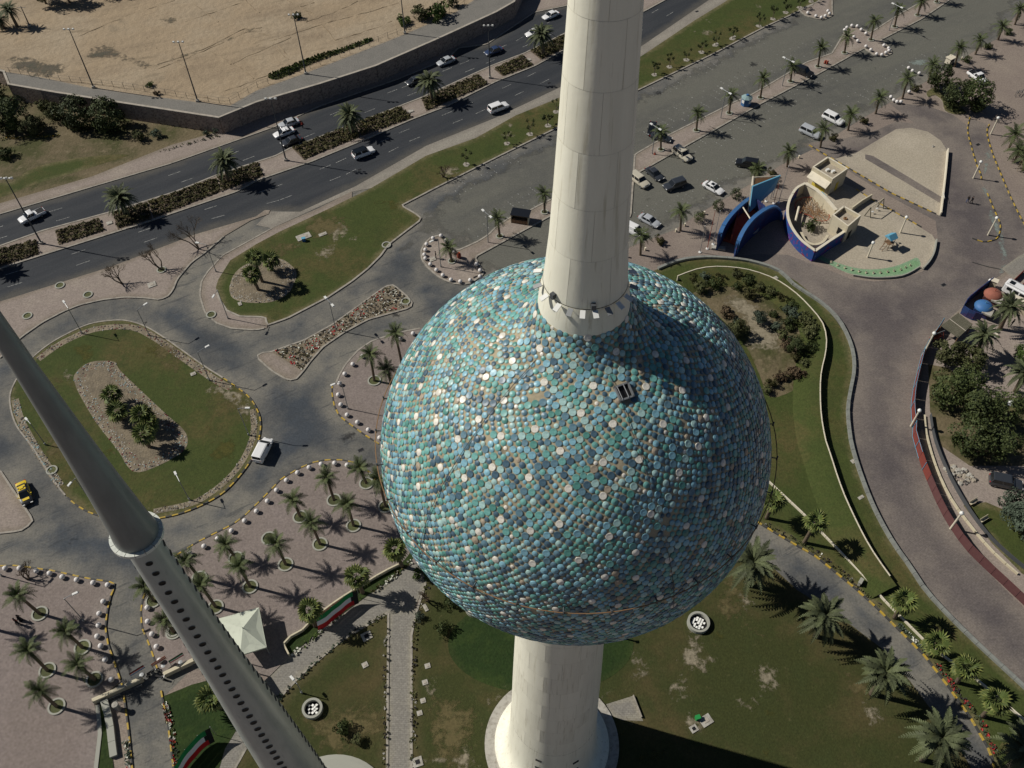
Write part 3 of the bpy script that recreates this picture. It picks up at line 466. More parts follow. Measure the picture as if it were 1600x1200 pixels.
# ---- road markings
mk=MB()
def dashline(px,dash,gap,w=.14,z=.03,b=mk):
    pts=wp(px); 
    for a,c in zip(pts[:-1],pts[1:]):
        L=(c-a).length; d=(c-a).normalized(); n=Vector((-d.y,d.x,0))*w/2; t=0
        while t+dash<L:
            p=a+d*t; q=a+d*(t+dash); b.add([(p-n).to_tuple()[:2]+(z,),(q-n).to_tuple()[:2]+(z,),(q+n).to_tuple()[:2]+(z,),(p+n).to_tuple()[:2]+(z,)],[(0,1,2,3)]); t+=dash+gap
def lerp_px(A,Bp,t):
    n=14; o=[]
    def at(poly,s):
        L=[math.dist(poly[i],poly[i+1]) for i in range(len(poly)-1)]; tot=sum(L)*s
        for i,l in enumerate(L):
            if tot<=l: return (poly[i][0]+(poly[i+1][0]-poly[i][0])*tot/l,poly[i][1]+(poly[i+1][1]-poly[i][1])*tot/l)
            tot-=l
        return poly[-1]
    for i in range(n+1):
        a=at(A,i/n); b_=at(Bp,i/n); o.append((a[0]*(1-t)+b_[0]*t,a[1]*(1-t)+b_[1]*t))
    return o
for t in (.33,.64): dashline(lerp_px(hwu[:-1],list(reversed(hwm)),t),2.6,8.5,w=.11,z=.028)
for t in (.34,.67): dashline(lerp_px(hl1,list(reversed(hl2)),t),2.6,8.5,w=.11,z=.032)
o=mk.build('lane_markings',MAT['paint_white']); tag(o,kind='structure')
mk=MB()
def stalls(px0,px1,n,dirv,length,w=.11,z=.024,dash=(.35,.35)):
    a,c=P(*px0),P(*px1)
    for i in range(n):
        p=a+(c-a)*(i/(n-1)); t=0
        while t<length:
            if random.random()<.42:
                q=p+dirv*t; r=p+dirv*(t+dash[0]); nn=Vector((-dirv.y,dirv.x,0))*w/2
                mk.add([(x.x,x.y,z) for x in (q-nn,r-nn,r+nn,q+nn)],[(0,1,2,3)])
            t+=dash[0]+dash[1]
sdir=(P(*k1('C',520,820))-P(*k1('C',640,890))).normalized()
stalls(k1('C',210,1080),k1('C',1000,640),18,sdir,5); stalls(k1('C',1000,640),k1('C',1600,360),13,sdir,5)
stalls(k1('U',420,920) if False else k1('C',350,1190),k1('C',1500,560),26,-sdir,5)
stalls(k1('C',130,700),k1('C',1000,260),20,-sdir,4.5); stalls(k1('U',300,300),k1('U',880,10),14,-sdir,4.5)
stalls(k1('E',300,760),k1('E',1300,230),22,sdir,5); stalls(k1('U',560,730),k1('U',1120,430),12,sdir,5)
stalls(k1('D',150,960),k1('D',1050,440),18,sdir,5)
o=mk.build('parking_bay_dots',MAT['paint_white']); tag(o,kind='structure')
# ---------------------------------------------------------------- second tower (the tiled water tower)
TB=P(862,1162)
TZ=66.6; TR=13.55
tw=thing('water_tower','tall pale concrete tower carrying the large sphere covered in blue and green discs','tower',TB)
sh=[(5.1,12),(4.95,16),(4.75,24),(4.55,30),(4.35,36),(4.2,44),(4.1,53.6)]
def rad_at(z,tab):
    for (r0,z0),(r1,z1) in zip(tab[:-1],tab[1:]):
        if z0<=z<=z1: return r0+(r1-r0)*(z-z0)/(z1-z0)
    return tab[-1][0]
foot=[(8.05,.0),(8.05,.5),(7.2,.5)]
MB().lathe([(8.6,.0),(8.6,.35),(7.3,.35)],64).build('paved_ring',MAT['stone_pale'],tw)
MB().lathe([(7.3,.0),(7.3,.75),(6.6,.8),(6.0,1.3),(5.6,2.6),(5.4,5),(5.25,8),(5.1,11.98)],64).build('flared_foot',MAT['tower_paint'],tw,smooth=True)
def shaft_panels(z0,zend,tab,hs_,np_,gap):
    z=z0; row=0
    while z<zend-.2:
        z1=min(z+hs_,zend)
        for q in range(np_):
            a0=2*PI*(q+(row%2)*.5)/np_; a1=a0+2*PI/np_; r0,r1=rad_at(z,tab),rad_at(z1,tab); da=gap/r0; N_=max(6,int(48/np_)); V=[];
            for i in range(N_+1):
                a_=a0+da+(a1-a0-2*da)*i/N_; V+=[(r0*math.cos(a_),r0*math.sin(a_),z+gap),(r1*math.cos(a_),r1*math.sin(a_),z1-gap)]
            MB().add(V,[(2*i,2*i+2,2*i+3,2*i+1) for i in range(N_)]).build('shaft_panel',MAT['tower_paint' if (q*5+row*3)%4 else 'tower_paint_b'],tw,smooth=True)
        z=z1; row+=1
us=[(2.42,83.4),(2.25,85),(2.08,88),(1.62,100),(1.2,116),(.5,140),(.08,146)]
shaft_panels(12,53.6,sh,3.6,8,.012); shaft_panels(83.4,146,us,3.3,6,.008)
MB().lathe([(r-.02,z) for r,z in sh],64).lathe([(r-.015,z) for r,z in us],56).build('shaft_core',MAT['tower_joint'],tw,smooth=True)
MB().lathe([(2.72,81.2),(2.68,81.8),(2.55,82.9),(2.44,83.38)],56).build('collar',MAT['tower_paint'],tw,smooth=True)
# slot windows at the foot
for az,zz in [(-112,9.5),(-112,7),(-112,4.6),(-92,6.2),(-92,3.2),(-62,8),(-62,5.5),(-62,3.4)]:
    a=R(az); r=rad_at(zz,[(6.0,1.3),(5.6,2.6),(5.4,5),(5.25,8),(5.1,11.98)])
    MB().box((0,0,0),(.14,.75,.35)).build('slot_window',MAT['dark'],tw,loc=(math.cos(a)*(r+.02),math.sin(a)*(r+.02),zz),rot=(0,0,a))
# floodlights round the collar
for i,az in enumerate([-170,-150,-128,-112,-97,-82,-66,-50,-34,-15,10,60,120,165]):
    a=R(az); fl=MB(); fl.box((.32,0,.12),(.5,.3,.05)); fl.tube([(0,0,-.05),(.3,0,.1)],.03,4); fl.build('floodlight',MAT['lamp_white' if i%3 else 'steel'],tw,loc=(math.cos(a)*2.45,math.sin(a)*2.45,83.35),rot=(0,R(18),a))
for az in (-140,-84):
    a=R(az); MB().box((.12,0,.30),(.24,.26,.36)).build('junction_box',MAT['steel_dark'],tw,loc=(math.cos(a)*2.4,math.sin(a)*2.4,83.4),rot=(0,0,a))
# sphere with its neck
prof=[]
for t in np.linspace(math.acos(-12.9/TR),math.asin(5.2/TR),90): prof.append((TR*math.sin(t),TZ+TR*math.cos(t)))
p0=Vector((prof[-1][0],prof[-1][1])); p3=Vector((2.66,81.6)); pc=Vector((3.25,79.75))
for t in np.linspace(0.05,1,14):
    q=p0*(1-t)**2+pc*2*t*(1-t)+p3*t*t; prof.append((q[0],q[1]))
sp=MB().lathe(prof,128).build('sphere_shell',MAT['mortar'],tw,smooth=True)
pa=np.array(prof); seg=np.hypot(*np.diff(pa,axis=0).T); rm=(pa[1:,0]+pa[:-1,0])/2; area=2*PI*rm*seg; cum=np.concatenate([[0],np.cumsum(area)])
ND=15200
ga=PI*(3-math.sqrt(5)); ii=np.arange(ND); s_=(ii+.5)/ND*cum[-1]
arc=np.concatenate([[0],np.cumsum(seg)])
def at_area(s_): return np.interp(s_,cum,arc)
def prof_at(a): return np.interp(a,arc,pa[:,0]),np.interp(a,arc,pa[:,1])
al=at_area(s_); ph=ii*ga
siz=np.empty(ND); colr=np.empty(ND,int)
hs=(ii*2+np.where(rng.random(ND)<.45,rng.integers(0,5,ND),0))%5
base=np.array([.225,.125,.172,.150,.196])
siz=base[hs]*rng.uniform(.97,1.03,ND)
u=rng.random(ND)
colr=np.select([u<.25,u<.50,u<.67,u<.79,u<.91],[0,1,2,3,6],7)
rr,zz=prof_at(al); pos=np.stack([rr*np.cos(ph),rr*np.sin(ph),zz],1)
def spaced(cands,dmin,taken):
    cell={}; out=[]
    def key(p): return tuple(int(math.floor(c/dmin)) for c in p)
    for t_ in taken: cell.setdefault(key(pos[t_]),[]).append(t_)
    for c_ in cands:
        k_=key(pos[c_]); ok=True
        for dx in (-1,0,1):
            for dy in (-1,0,1):
                for dz_ in (-1,0,1):
                    for q in cell.get((k_[0]+dx,k_[1]+dy,k_[2]+dz_),()):
                        if np.sum((pos[q]-pos[c_])**2)<dmin*dmin: ok=False; break
                    if not ok: break
                if not ok: break
            if not ok: break
        if ok: out.append(c_); cell.setdefault(k_,[]).append(c_)
    return out
wl=spaced(rng.permutation(ND),1.75,[]); ws=[i for i in rng.permutation(ND)[:380]]
siz[ws]=.12; colr[ws]=4; siz[wl]=.225; colr[wl]=4; colr[u>.988]=5
for it in range(22):
    if it%5==0:
        kd=kdtree.KDTree(ND)
        for i in range(ND): kd.insert(pos[i],i)
        kd.balance(); nb=np.array([[q[1] for q in kd.find_n(pos[i],9)][1:] for i in range(ND)])
    d=pos[:,None,:]-pos[nb]; L=np.linalg.norm(d,axis=2)+1e-9; want=(siz[:,None]+siz[nb])*1.07; ov=np.clip(want-L,0,None)
    pos=pos+(d/L[:,:,None]*ov[:,:,None]).sum(1)*.35
    r=np.hypot(pos[:,0],pos[:,1]); 
    # back onto the profile: keep height order, snap radius (or snap by direction on the ball)
    c=np.array([0,0,TZ]); v=pos-c; nv=np.linalg.norm(v,axis=1); onball=pos[:,2]<p0[1]-.02
    pos=np.where(onball[:,None],c+v/nv[:,None]*TR,pos)
    aa=np.interp(np.clip(pos[:,2],prof[0][1],81.45),pa[:,1],arc); rz,_=prof_at(aa); k_=~onball; sc=rz/np.maximum(r,1e-6)
    pos[k_,0]*=sc[k_]; pos[k_,1]*=sc[k_]; pos[:,2]=np.clip(pos[:,2],prof[0][1]+.05,81.4)
aa=np.interp(pos[:,2],pa[:,1],arc); eps=.05; r1,z1_=prof_at(aa+eps); r0,z0_=prof_at(aa-eps); dr=r1-r0; dz=z1_-z0_; ln=np.hypot(dr,dz); az=np.arctan2(pos[:,1],pos[:,0])
nrm=np.stack([dz/ln*np.cos(az),dz/ln*np.sin(az),-dr/ln],1)
nrm=nrm+rng.normal(0,.032,nrm.shape); nrm/=np.linalg.norm(nrm,axis=1)[:,None]
# service hatch place
def hit(u_,v_):
    r_=RM@np.array([u_-800,v_-600,CF]); r_/=np.linalg.norm(r_); o_=np.array([0,0,CH])-np.array([TB.x,TB.y,TZ]); b_=o_@r_; c_=o_@o_-TR**2; t_=-b_-math.sqrt(b_*b_-c_); return o_+r_*t_+np.array([0,0,TZ])
hatch=hit(974,613); hatch2=hit(1063,597)
keep=(np.linalg.norm(pos-hatch,axis=1)>.62)&~((rng.random(ND)<.005))
# thin patches of missing discs as in the weathered areas
for (pu,pv,pr_) in ((800,608,.3),(838,622,.38),(780,600,.25),(1010,560,.25)):
    keep&=(np.linalg.norm(pos-hit(pu,pv),axis=1)>pr_)|(rng.random(ND)<.35)
pos=pos[keep]; nrm=nrm[keep]; siz=siz[keep]; colr=colr[keep]; N_=len(pos)
camv=np.array([0,0,CH])-(pos+np.array([TB.x,TB.y,0])); cd=np.linalg.norm(camv,axis=1); fac=(nrm*camv).sum(1)/cd
vis=np.where(fac>0,siz*siz*fac/cd**2,0); shaftang=np.abs((pos+np.array([TB.x,TB.y,0]))[:,0]-TB.x)<2.4
vis[(pos[:,2]>76)&(pos[:,1]>0)&shaftang]=0
top=set(np.argsort(-vis)[:300].tolist())
DCN=['disc_blue','disc_teal','disc_slate','disc_aqua','disc_white','disc_tan','disc_deep','disc_green']
n=12; ang=np.linspace(0,2*PI,n,endpoint=False)
ring=np.stack([np.cos(ang),np.sin(ang)],1)
tmpl=np.concatenate([np.c_[ring,np.full(n,-.02)],np.c_[ring,np.full(n,.22)],np.c_[ring*.95,np.full(n,.25)],np.c_[ring*.12,np.full(n,.20)],[[0,0,.27]]],0)
tf=[]
for j in range(n):
    q=(j+1)%n; tf+= [(j,q,n+q,n+j),(n+j,n+q,2*n+q,2*n+j),(2*n+j,2*n+q,3*n+q,3*n+j),(3*n+j,3*n+q,4*n)]
dm=[]
for cn in DCN:
    me=bpy.data.meshes.new('enamel_disc'); me.from_pydata([tuple(x) for x in tmpl],[],tf); me.materials.append(MAT[cn]); dm.append(me)
bulk=[i for i in range(N_) if i not in top]
bi=np.array(bulk); nn=nrm[bi]; ref=np.tile([0,0,1.],(len(bi),1)); ref[np.abs(nn[:,2])>.95]=[1,0,0]
ux=np.cross(ref,nn); ux/=np.linalg.norm(ux,axis=1)[:,None]; uy=np.cross(nn,ux)
VV=(pos[bi][:,None,:]+ (ux[:,None,:]*tmpl[None,:,0:1]+uy[:,None,:]*tmpl[None,:,1:2]+nn[:,None,:]*tmpl[None,:,2:3])*siz[bi][:,None,None]).reshape(-1,3)
quads=np.array([f for f in tf if len(f)==4]); tris=np.array([f for f in tf if len(f)==3]); nv=len(tmpl); off=(np.arange(len(bi))*nv)[:,None,None]
qa=(quads[None]+off).reshape(-1,4); ta=(tris[None]+off).reshape(-1,3)
me=bpy.data.meshes.new('enamel_discs'); me.vertices.add(len(VV)); me.vertices.foreach_set('co',VV.ravel().astype(np.float32))
me.loops.add(qa.size+ta.size); me.loops.foreach_set('vertex_index',np.concatenate([qa.ravel(),ta.ravel()]).astype(np.int32))
me.polygons.add(len(qa)+len(ta)); ls=np.concatenate([np.arange(len(qa))*4,qa.size+np.arange(len(ta))*3]); me.polygons.foreach_set('loop_start',ls.astype(np.int32))
for cn in DCN: me.materials.append(MAT[cn])
mi=np.concatenate([np.repeat(colr[bi],len(quads)),np.repeat(colr[bi],len(tris))]); me.polygons.foreach_set('material_index',mi.astype(np.int32)); me.update(calc_edges=True)
o=link('enamel_discs',me,tw); o['kind']='stuff'
for i in top:
    q=Vector(nrm[i]).to_track_quat('Z','Y').to_euler(); link('enamel_disc',dm[colr[i]],tw,loc=pos[i],rot=q,scale=float(siz[i]))
# rail round the sphere
zr=TZ+2.4; rr_=math.sqrt(TR*TR-2.4**2)+.42
MB().tube([(rr_*math.cos(t),rr_*math.sin(t),zr) for t in np.linspace(0,2*PI,97)],.035,5,cap=False).build('service_rail',MAT['rope'],tw)
bme=MB().tube([(-.6,0,0),(0,0,0)],.05,4).tube([(0,0,-.2),(0,0,.22)],.06,4).mesh('rail_bracket',MAT['steel_dark'])
for i in range(30):
    t=2*PI*i/30; link('rail_bracket',bme,tw,loc=(rr_*math.cos(t),rr_*math.sin(t),zr),rot=(0,0,t))
hv=Vector(hatch-np.array([0,0,TZ])).normalized(); hq=hv.to_track_quat('Z','Y').to_euler()
h=MB(); 
for sx,sy,dx,dy in ((-.42,0,.1,.94),(.42,0,.1,.94),(0,-.42,.94,.1),(0,.42,.94,.1)): h.box((sx,sy,.1),(dx,dy,.25))
ho=h.build('hatch_frame',MAT['steel'],tw,loc=hatch,rot=hq); MB().box((0,0,.03),(.74,.74,.06)).build('hatch_opening',MAT['dark'],ho)
MB().tube([(-.3,-.42,.25),(-.3,.42,.25)],.03,4).tube([(.1,-.42,.25),(.1,.42,.25)],.03,4).build('hatch_bar',MAT['steel'],ho)
# cables down the ball
for (a0,a1) in ((R(-72),R(-66)),(R(-135),R(-140)),(R(20),R(24))):
    pts=[]
    for i in range(26):
        f=i/25; th=R(14)+f*R(75); a_=a0+(a1-a0)*f; rr2=TR+.13; pts.append((rr2*math.sin(th)*math.cos(a_),rr2*math.sin(th)*math.sin(a_),TZ+rr2*math.cos(th)))
    MB().tube(pts,.022,4).build('lightning_cable',MAT['steel_dark'],tw)
# ---------------------------------------------------------------- lighting needle tower
NB=P(515,1285)
nd=thing('needle_tower','slender grey lighting tower with rows of dark portholes crossing the lower left','tower',NB)
ntab=[(3.4,0),(3.0,8),(2.62,24),(2.15,38),(1.66,50),(1.3,61),(1.06,70.4)]
MB().lathe([(7.9,0),(7.9,.5),(7.3,.6),(3.4,.6)],48).build('base_ring',MAT['planter_pale'],nd)
MB().lathe([(r,z) for r,z in ntab],48).build('lower_shaft',MAT['needle_paint'],nd,smooth=True)
MB().lathe([(.95,70.3),(1.3,70.35),(1.37,70.7),(1.36,71.3),(1.25,72.2),(1.01,76.5),(.81,80.5),(.55,87),(.38,94),(.2,103),(.03,113)],48).build('upper_shaft',MAT['needle_upper'],nd,smooth=True)
lm=MB().box((0,0,0),(.12,.30,.30)).mesh('ring_light',MAT['needle_light'])
lm=MB().add([(1.62*math.cos(a),1.62*math.sin(a),z_) for a in (R(-10.5),R(0),R(10.5)) for z_ in (0,.28)]+[(1.36*math.cos(a),1.36*math.sin(a),z_) for a in (R(-10.5),R(0),R(10.5)) for z_ in (0,.28)],[(0,2,3,1),(2,4,5,3),(1,3,9,7),(3,5,11,9),(6,8,2,0),(8,10,4,2),(0,1,7,6),(4,10,11,5)]).mesh('ring_light',MAT['needle_light'])
for i in range(16): link('ring_light',lm,nd,loc=(0,0,70.72),rot=(0,0,R(i*22.5)))
pm=MB().lathe([(0.23,-.02),(.23,.03),(.20,.03),(.20,.01)],14).add([(.20*math.cos(2*PI*j/14),.20*math.sin(2*PI*j/14),.012) for j in range(14)],[tuple(range(14))],1).mesh('porthole',[MAT['steel_dark'],MAT['porthole_glass']])
camaz=math.atan2(-NB.y,-NB.x)
for row in range(4):
    a=R(-67.5)+row*R(90)
    zz_=69.0
    while zz_>6:
        r_=rad_at(zz_,[(x,y) for x,y in ntab]); link('porthole',pm,nd,loc=(r_*math.cos(a)*1.0,r_*math.sin(a)*1.0,zz_),rot=(0,R(88),a),scale=1.0+ (69-zz_)*.012)
        zz_-=1.28+(69-zz_)*.006
print('towers',time.time()-T0)
# ---------------------------------------------------------------- palms
Z1=.13
def frond_mesh(name,Lf,droop,wid,m,nl=13,rise=.35,lw=.072):
    """one pinnate leaf along +X: curved midrib and two ranks of leaflets"""
    b=MB(); pts=[]
    for i in range(8):
        t=i/7; pts.append(Vector((Lf*t*(1-.12*t),0,rise*Lf*t-droop*Lf*t*t)))
    b.tube(pts,[.035*(1-.8*i/7)+.006 for i in range(8)],3,cap=False)
    def at(t): 
        f=t*7; i=min(6,int(f)); return pts[i].lerp(pts[i+1],f-i)
    for i in range(nl):
        t=.14+.86*i/(nl-1); p=at(t); d=(at(min(1,t+.05))-at(max(0,t-.05))).normalized(); w=wid*math.sin(PI*min(1,.12+t*.86))**.6*(.9+.2*((i*37)%5)/5)
        for s in (-1,1):
            tip=p+Vector((w*.55,s*w*.85,-w*.18-.12*w*((i*13)%3))); h=d*lw
            b.add([p-h,p+h,tip+h*.5,tip-h*.5],[(0,1,2,3)])
    return b.mesh(name,MAT[m])
def fan_mesh(name,Ls,rad,m,droop=.2,nb=11):
    b=MB(); b.tube([(0,0,0),(Ls*.5,0,Ls*.12),(Ls,0,Ls*.05)],.02,3,cap=False); c=Vector((Ls,0,Ls*.05))
    for i in range(nb):
        a=R(-105+210*i/(nb-1)); d=Vector((math.cos(a),math.sin(a),0)); r=rad*(.82+.18*math.cos(a))
        n=Vector((-d.y,d.x,0))*rad*.13
        mid=c+d*r*.6+Vector((0,0,-.02)); tip=c+d*r+Vector((0,0,-droop*r))
        b.add([c,mid-n,tip,mid+n],[(0,1,2,3)])
    return b.mesh(name,MAT[m])
FR={'date':[frond_mesh('frond',2.25,.55,.46,'frond_green',rise=.42,lw=.065),frond_mesh('frond',2.05,.38,.42,'frond_green',rise=.5,lw=.065),frond_mesh('frond',2.25,.8,.46,'frond_green',rise=.25,lw=.065)],
 'big':[frond_mesh('frond',3.4,.70,.5,'frond_grey',17,rise=.45,lw=.12),frond_mesh('frond',3.1,.45,.45,'frond_grey',17,rise=.5,lw=.12),frond_mesh('frond',3.3,1.0,.5,'frond_grey',17,rise=.25,lw=.12)],
 'fan':[fan_mesh('leaf',.95,1.15,'frond_fan',.25,9),fan_mesh('leaf',.8,1.0,'frond_fan',.4,9),fan_mesh('leaf',1.05,1.05,'frond_fan',.6,9)]}
deadf=frond_mesh('frond',1.6,1.3,.35,'frond_dry',9,rise=.1)
def trunk_mesh(h,r):
    b=MB(); pr_=[]; n=max(4,int(h/.35))
    for i in range(n+1):
        z_=h*i/n; pr_.append((r*(1.25-.3*i/n),z_)); 
        if i<n: pr_.append((r*(1.12-.3*i/n),z_+.8*h/n))
    b.lathe(pr_,9,cap=True); return b.mesh('trunk',MAT['trunk'],True)
TRK={}
PALMN=0
def palm(kind,basepx,toppx,label,group,z0=Z1,hh=None,nf=None,sc=None):
    global PALMN; PALMN+=1
    bs=P(*basepx,z0); h=hh if hh else height(basepx,toppx,z0); h=max(1.2,h)
    rgl=random.Random(PALMN*13)
    t=thing({'date':'date_palm','big':'large_date_palm','fan':'fan_palm'}[kind],label,'palm tree',bs,rgl.uniform(0,6.28),group)
    hk=round(h*2)/2; r={'date':.2,'big':.33,'fan':.26}[kind]
    key=(hk,r)
    if key not in TRK: TRK[key]=trunk_mesh(hk,r)
    # lean of the trunk follows the photographed crown
    c=P(*toppx,z0+h) if not hh else bs; lx,ly=(c.x-bs.x)*.8,(c.y-bs.y)*.8
    lim=.5; lx=max(-lim,min(lim,lx)); ly=max(-lim,min(lim,ly))
    rz=t.rotation_euler.z; v=Vector((lx,ly,0)); v.rotate(Euler((0,0,-rz)))
    tr=link('trunk',TRK[key],t); tr.scale=(1,1,h/hk); tr.rotation_euler=(math.atan2(-v.y,h),math.atan2(v.x,h),0)
    s=sc or {'date':1.0,'big':1.0,'fan':1.0}[kind]
    nf=nf or {'date':21,'big':34,'fan':22}[kind]
    top=Vector((v.x,v.y,h))
    for i in range(nf):
        f=(i+.5)/nf; a=i*2.39996+rgl.uniform(-.2,.2); el=R(62)*(1-f)**.8-R(24 if kind!='fan' else 38)*f+rgl.uniform(-.12,.12)
        me=FR[kind][0 if f<.5 else (1 if f<.3 else 2)]
        link(me.name.split('.')[0],me,t,loc=top,rot=(rgl.uniform(-.3,.3),-el,a),scale=s*rgl.uniform(.82,1.12))
    if kind!='fan':
        for i in range(5): link('frond',deadf,t,loc=top-Vector((0,0,.15)),rot=(0,rgl.uniform(.2,.7),rgl.uniform(0,6.28)),scale=s*rgl.uniform(.7,1.1))
    return t
def ringp(basepx,name,label,r=1.15,z0=Z1):
    b=P(*basepx,z0); o=MB().lathe([(r,0),(r,.14),(r-.22,.14),(r-.22,0.01)],28).build('curb',MAT['planter_pale']); bpy.data.objects.remove(o)
PR={}
def planter(basepx,label,group,r=1.15,z0=Z1):
    b=P(*basepx,z0); t=thing('tree_planter_ring',label,'planter',b,0,group)
    if r not in PR: PR[r]=(MB().lathe([(r,0),(r,.16),(r-.24,.16),(r-.24,0.0)],28).mesh('curb',MAT['planter_pale']),MB().add([((r-.24)*math.cos(2*PI*j/20),(r-.24)*math.sin(2*PI*j/20),.05) for j in range(20)],[tuple(range(20))]).mesh('soil',MAT['leaf_olive']))
    link('curb',PR[r][0],t); link('soil',PR[r][1],t)
g='date palms on the brick palm plaza'
PP=[(('L',568,925),('L',520,785),'date palm nearest the top row of plaza balls'),
(('L',357,1030),('L',310,925),'date palm left of the top plaza palm'),
(('L',770,820),('L',722,725),'date palm beside the last plaza ball near the sphere'),
(('L',890,965),('L',845,800),'date palm of the plaza touching the sphere edge'),
(('L',690,1085),('L',650,950),'date palm in the middle of the palm plaza'),
(('N',790,95),('N',745,-8),'date palm up and right of the empty plaza ring'),
(('N',620,195),('N',575,95),'date palm just below the empty plaza ring'),
(('N',375,165),('N',322,100),'date palm, back one of the pair above the canopy'),
(('N',445,305),('N',390,205),'date palm, front one of the pair above the canopy'),
(('N',195,262),('N',125,178),'date palm right of the needle beside kerb balls'),
(('N',275,405),('N',200,300),'date palm between needle and white canopy')]
for b_,t_,l in PP:
    bp=k1(*b_); palm('date',bp,k1(*t_),l,g); planter((bp[0],bp[1]+.5),'pale ring planter of the '+l.replace('date palm','palm'),'ring planters on the palm plaza')
planter(k1('N',538,68),'empty pale ring planter with grass and no palm on the plaza','ring planters on the palm plaza')
for b_,t_,l in [(('M',905,492),('M',858,428),'date palm half hidden behind the needle by the lower balls'),(('M',800,330),('M',752,255),'date palm crown poking out left of the needle')]:
    palm('date',k1(*b_),k1(*t_),l,g); planter(k1(*b_),'pale ring planter of the '+l.replace('date palm','palm'),'ring planters on the palm plaza')
g='date palms on the left plaza'
for b_,t_,l in [(('M',208,397),('M',85,300),'date palm on the left plaza beside the people'),(('M',430,572),('M',340,490),'date palm on the left plaza closest to the balls'),(('M',248,692),('M',148,588),'date palm on the left plaza, middle one'),(('M',493,740),('M',405,660),'date palm on the left plaza beside the gate wall'),(('M',296,880),('M',205,798),'lowest date palm on the left plaza'),(('M',-60,470),('M',-150,380),'date palm on the left plaza at the left edge')]:
    palm('date',k1(*b_),k1(*t_),l,g,nf=22); planter(k1(*b_),'pale ring planter of the '+l.replace('date palm','palm'),'ring planters on the left plaza')
g='date palms on the north plaza beside the sphere'
for b_,t_,l in [(('K',1310,1065),('K',1268,885),'tall date palm whose foot touches the upper left edge of the sphere'),(('L',820,180),('L',795,15),'date palm at the left of the north plaza with a round planter'),(('L',925,200),('L',895,110),'date palm bending out beside the left edge of the sphere')]:
    palm('date',k1(*b_),k1(*t_),l,g)
planter(k1('L',820,180),'pale ring planter at the foot of the left palm on the north plaza','ring planters on the north plaza')
g='date palms along the parking strip'
for i,(b_,t_,x) in enumerate([(('U',345,930),('U',318,825),'inside the ring of white balls'),(('U',735,727),('U',712,580),'beside the double lamp left of the tower'),(('U',1100,530),('U',1095,385),'just left of the tower shaft'),
 (('E',362,170),('E',360,35),'just right of the tower by the red cone'),(('C',540,1020),('C',550,885),'with its shadow on empty bays, first after the tower'),(('C',797,885),('C',808,745),'beside the double lamp before the blue kiosk'),(('C',1040,765),('C',1060,615),'after the blue kiosk'),(('C',1275,637),('C',1290,515),'beside the black car'),(('C',1490,522),('C',1500,375),'before the ball ringed island'),
 (('D',197,414),('D',212,290),'at the near end of the ball ringed island'),(('D',403,312),('D',428,165),'at the far end of the ball ringed island'),(('D',588,210),('D',612,75),'beside the upper double lamp'),(('D',768,120),('D',800,15),'second from the top of the view'),(('D',918,18),('D',935,-100),'cut by the top of the view')]):
    palm('date',k1(*b_),k1(*t_),'date palm on the parking strip, '+x,g,nf=22)
    planter(k1(*b_),'grassy ring under the strip palm '+x,'ring planters along the parking strip',.8)
g='date palms along the promenade edge'
for i,(b_,t_,x) in enumerate([(('E',203,992),('E',205,840),'nearest the tower shaft'),(('E',515,803),('E',520,650),'beside two egg shaped bushes'),(('E',1120,420),('E',1095,325),'behind the blue ship prow, by the black car'),(('E',1350,302),('E',1362,185),'left of the cream kiosk'),
 (('D',8,1152),('D',22,1010),'beside the silver off-roader'),(('D',225,1018),('D',245,895),'beside the white off-roader'),(('D',440,888),('D',470,765),'beside four white balls'),(('D',650,770),('D',685,615),'beside the lone round bush and one ball'),(('D',850,645),('D',872,505),'against the dense tree'),(('D',1055,522),('D',1090,375),'beside the small cream cart'),(('D',1220,425),('D',1255,315),'bush at its foot, above the white pickup'),(('D',1398,312),('D',1428,210),'on the upper right promenade with a bush'),(('D',1528,192),('D',1565,70),'uppermost at the right edge')]):
    palm('date',k1(*b_),k1(*t_),'date palm on the promenade edge, '+x,g,sc=1.05,z0=.0)
for b_,t_,l in [(('T',740,290),('T',795,165),'palm beside the right hand lane, upper one of the leafy cluster'),(('T',790,400),('T',830,300),'palm in the leafy cluster at the right edge'),(('T',860,470),('T',900,360),'palm cut by the right edge of the view')]:
    palm('date',k1(*b_),k1(*t_),'date '+l,'palms at the right edge',z0=0,sc=1.25)
g='old date palms in the highway median'
for b_,t_,l in [(('A',1240,985),('A',1235,880),'shaggy old palm in the median above the junction slip road'),(('A',680,1170),('A',665,1080),'shaggy old palm at the left end of the long median hedge'),(('B',487,665),('B',468,580),'shaggy old palm in the median above the white off-roader'),(('B',882,500),('B',865,410),'shaggy old palm in the median beside the dark blue hatchback'),(('B',1437,275),('B',1425,175),'shaggy old palm in the median half hiding a white car'),(('p',-28,418),('p',-38,392),'shaggy old palm in the median just left of the view')]:
    palm('big',k1(*b_),k1(*t_),l,g,sc=.98,nf=52)
g='large grey-green date palms along the garden road'
for b_,t_,l,s in [(('Q',350,420),('Q',350,330),'grey drooping palm under the right side of the sphere',1.15),(('Q',640,640),('Q',640,555),'large grey palm, first of three in a row beside the garden road',1.05),(('Q',878,885),('Q',890,795),'large grey palm, middle of the three beside the garden road',1.05),(('Q',1090,1165),('Q',1100,1075),'large grey palm at the bottom edge, last of the three',1.12),(('Q',1420,1230),('Q',1440,1130),'grey palm at the bottom right corner beyond the striped kerb',1.1)]:
    palm('big',k1(*b_),k1(*t_),l,g,z0=.08,sc=s,nf=44)
g='fan palms along the garden road'
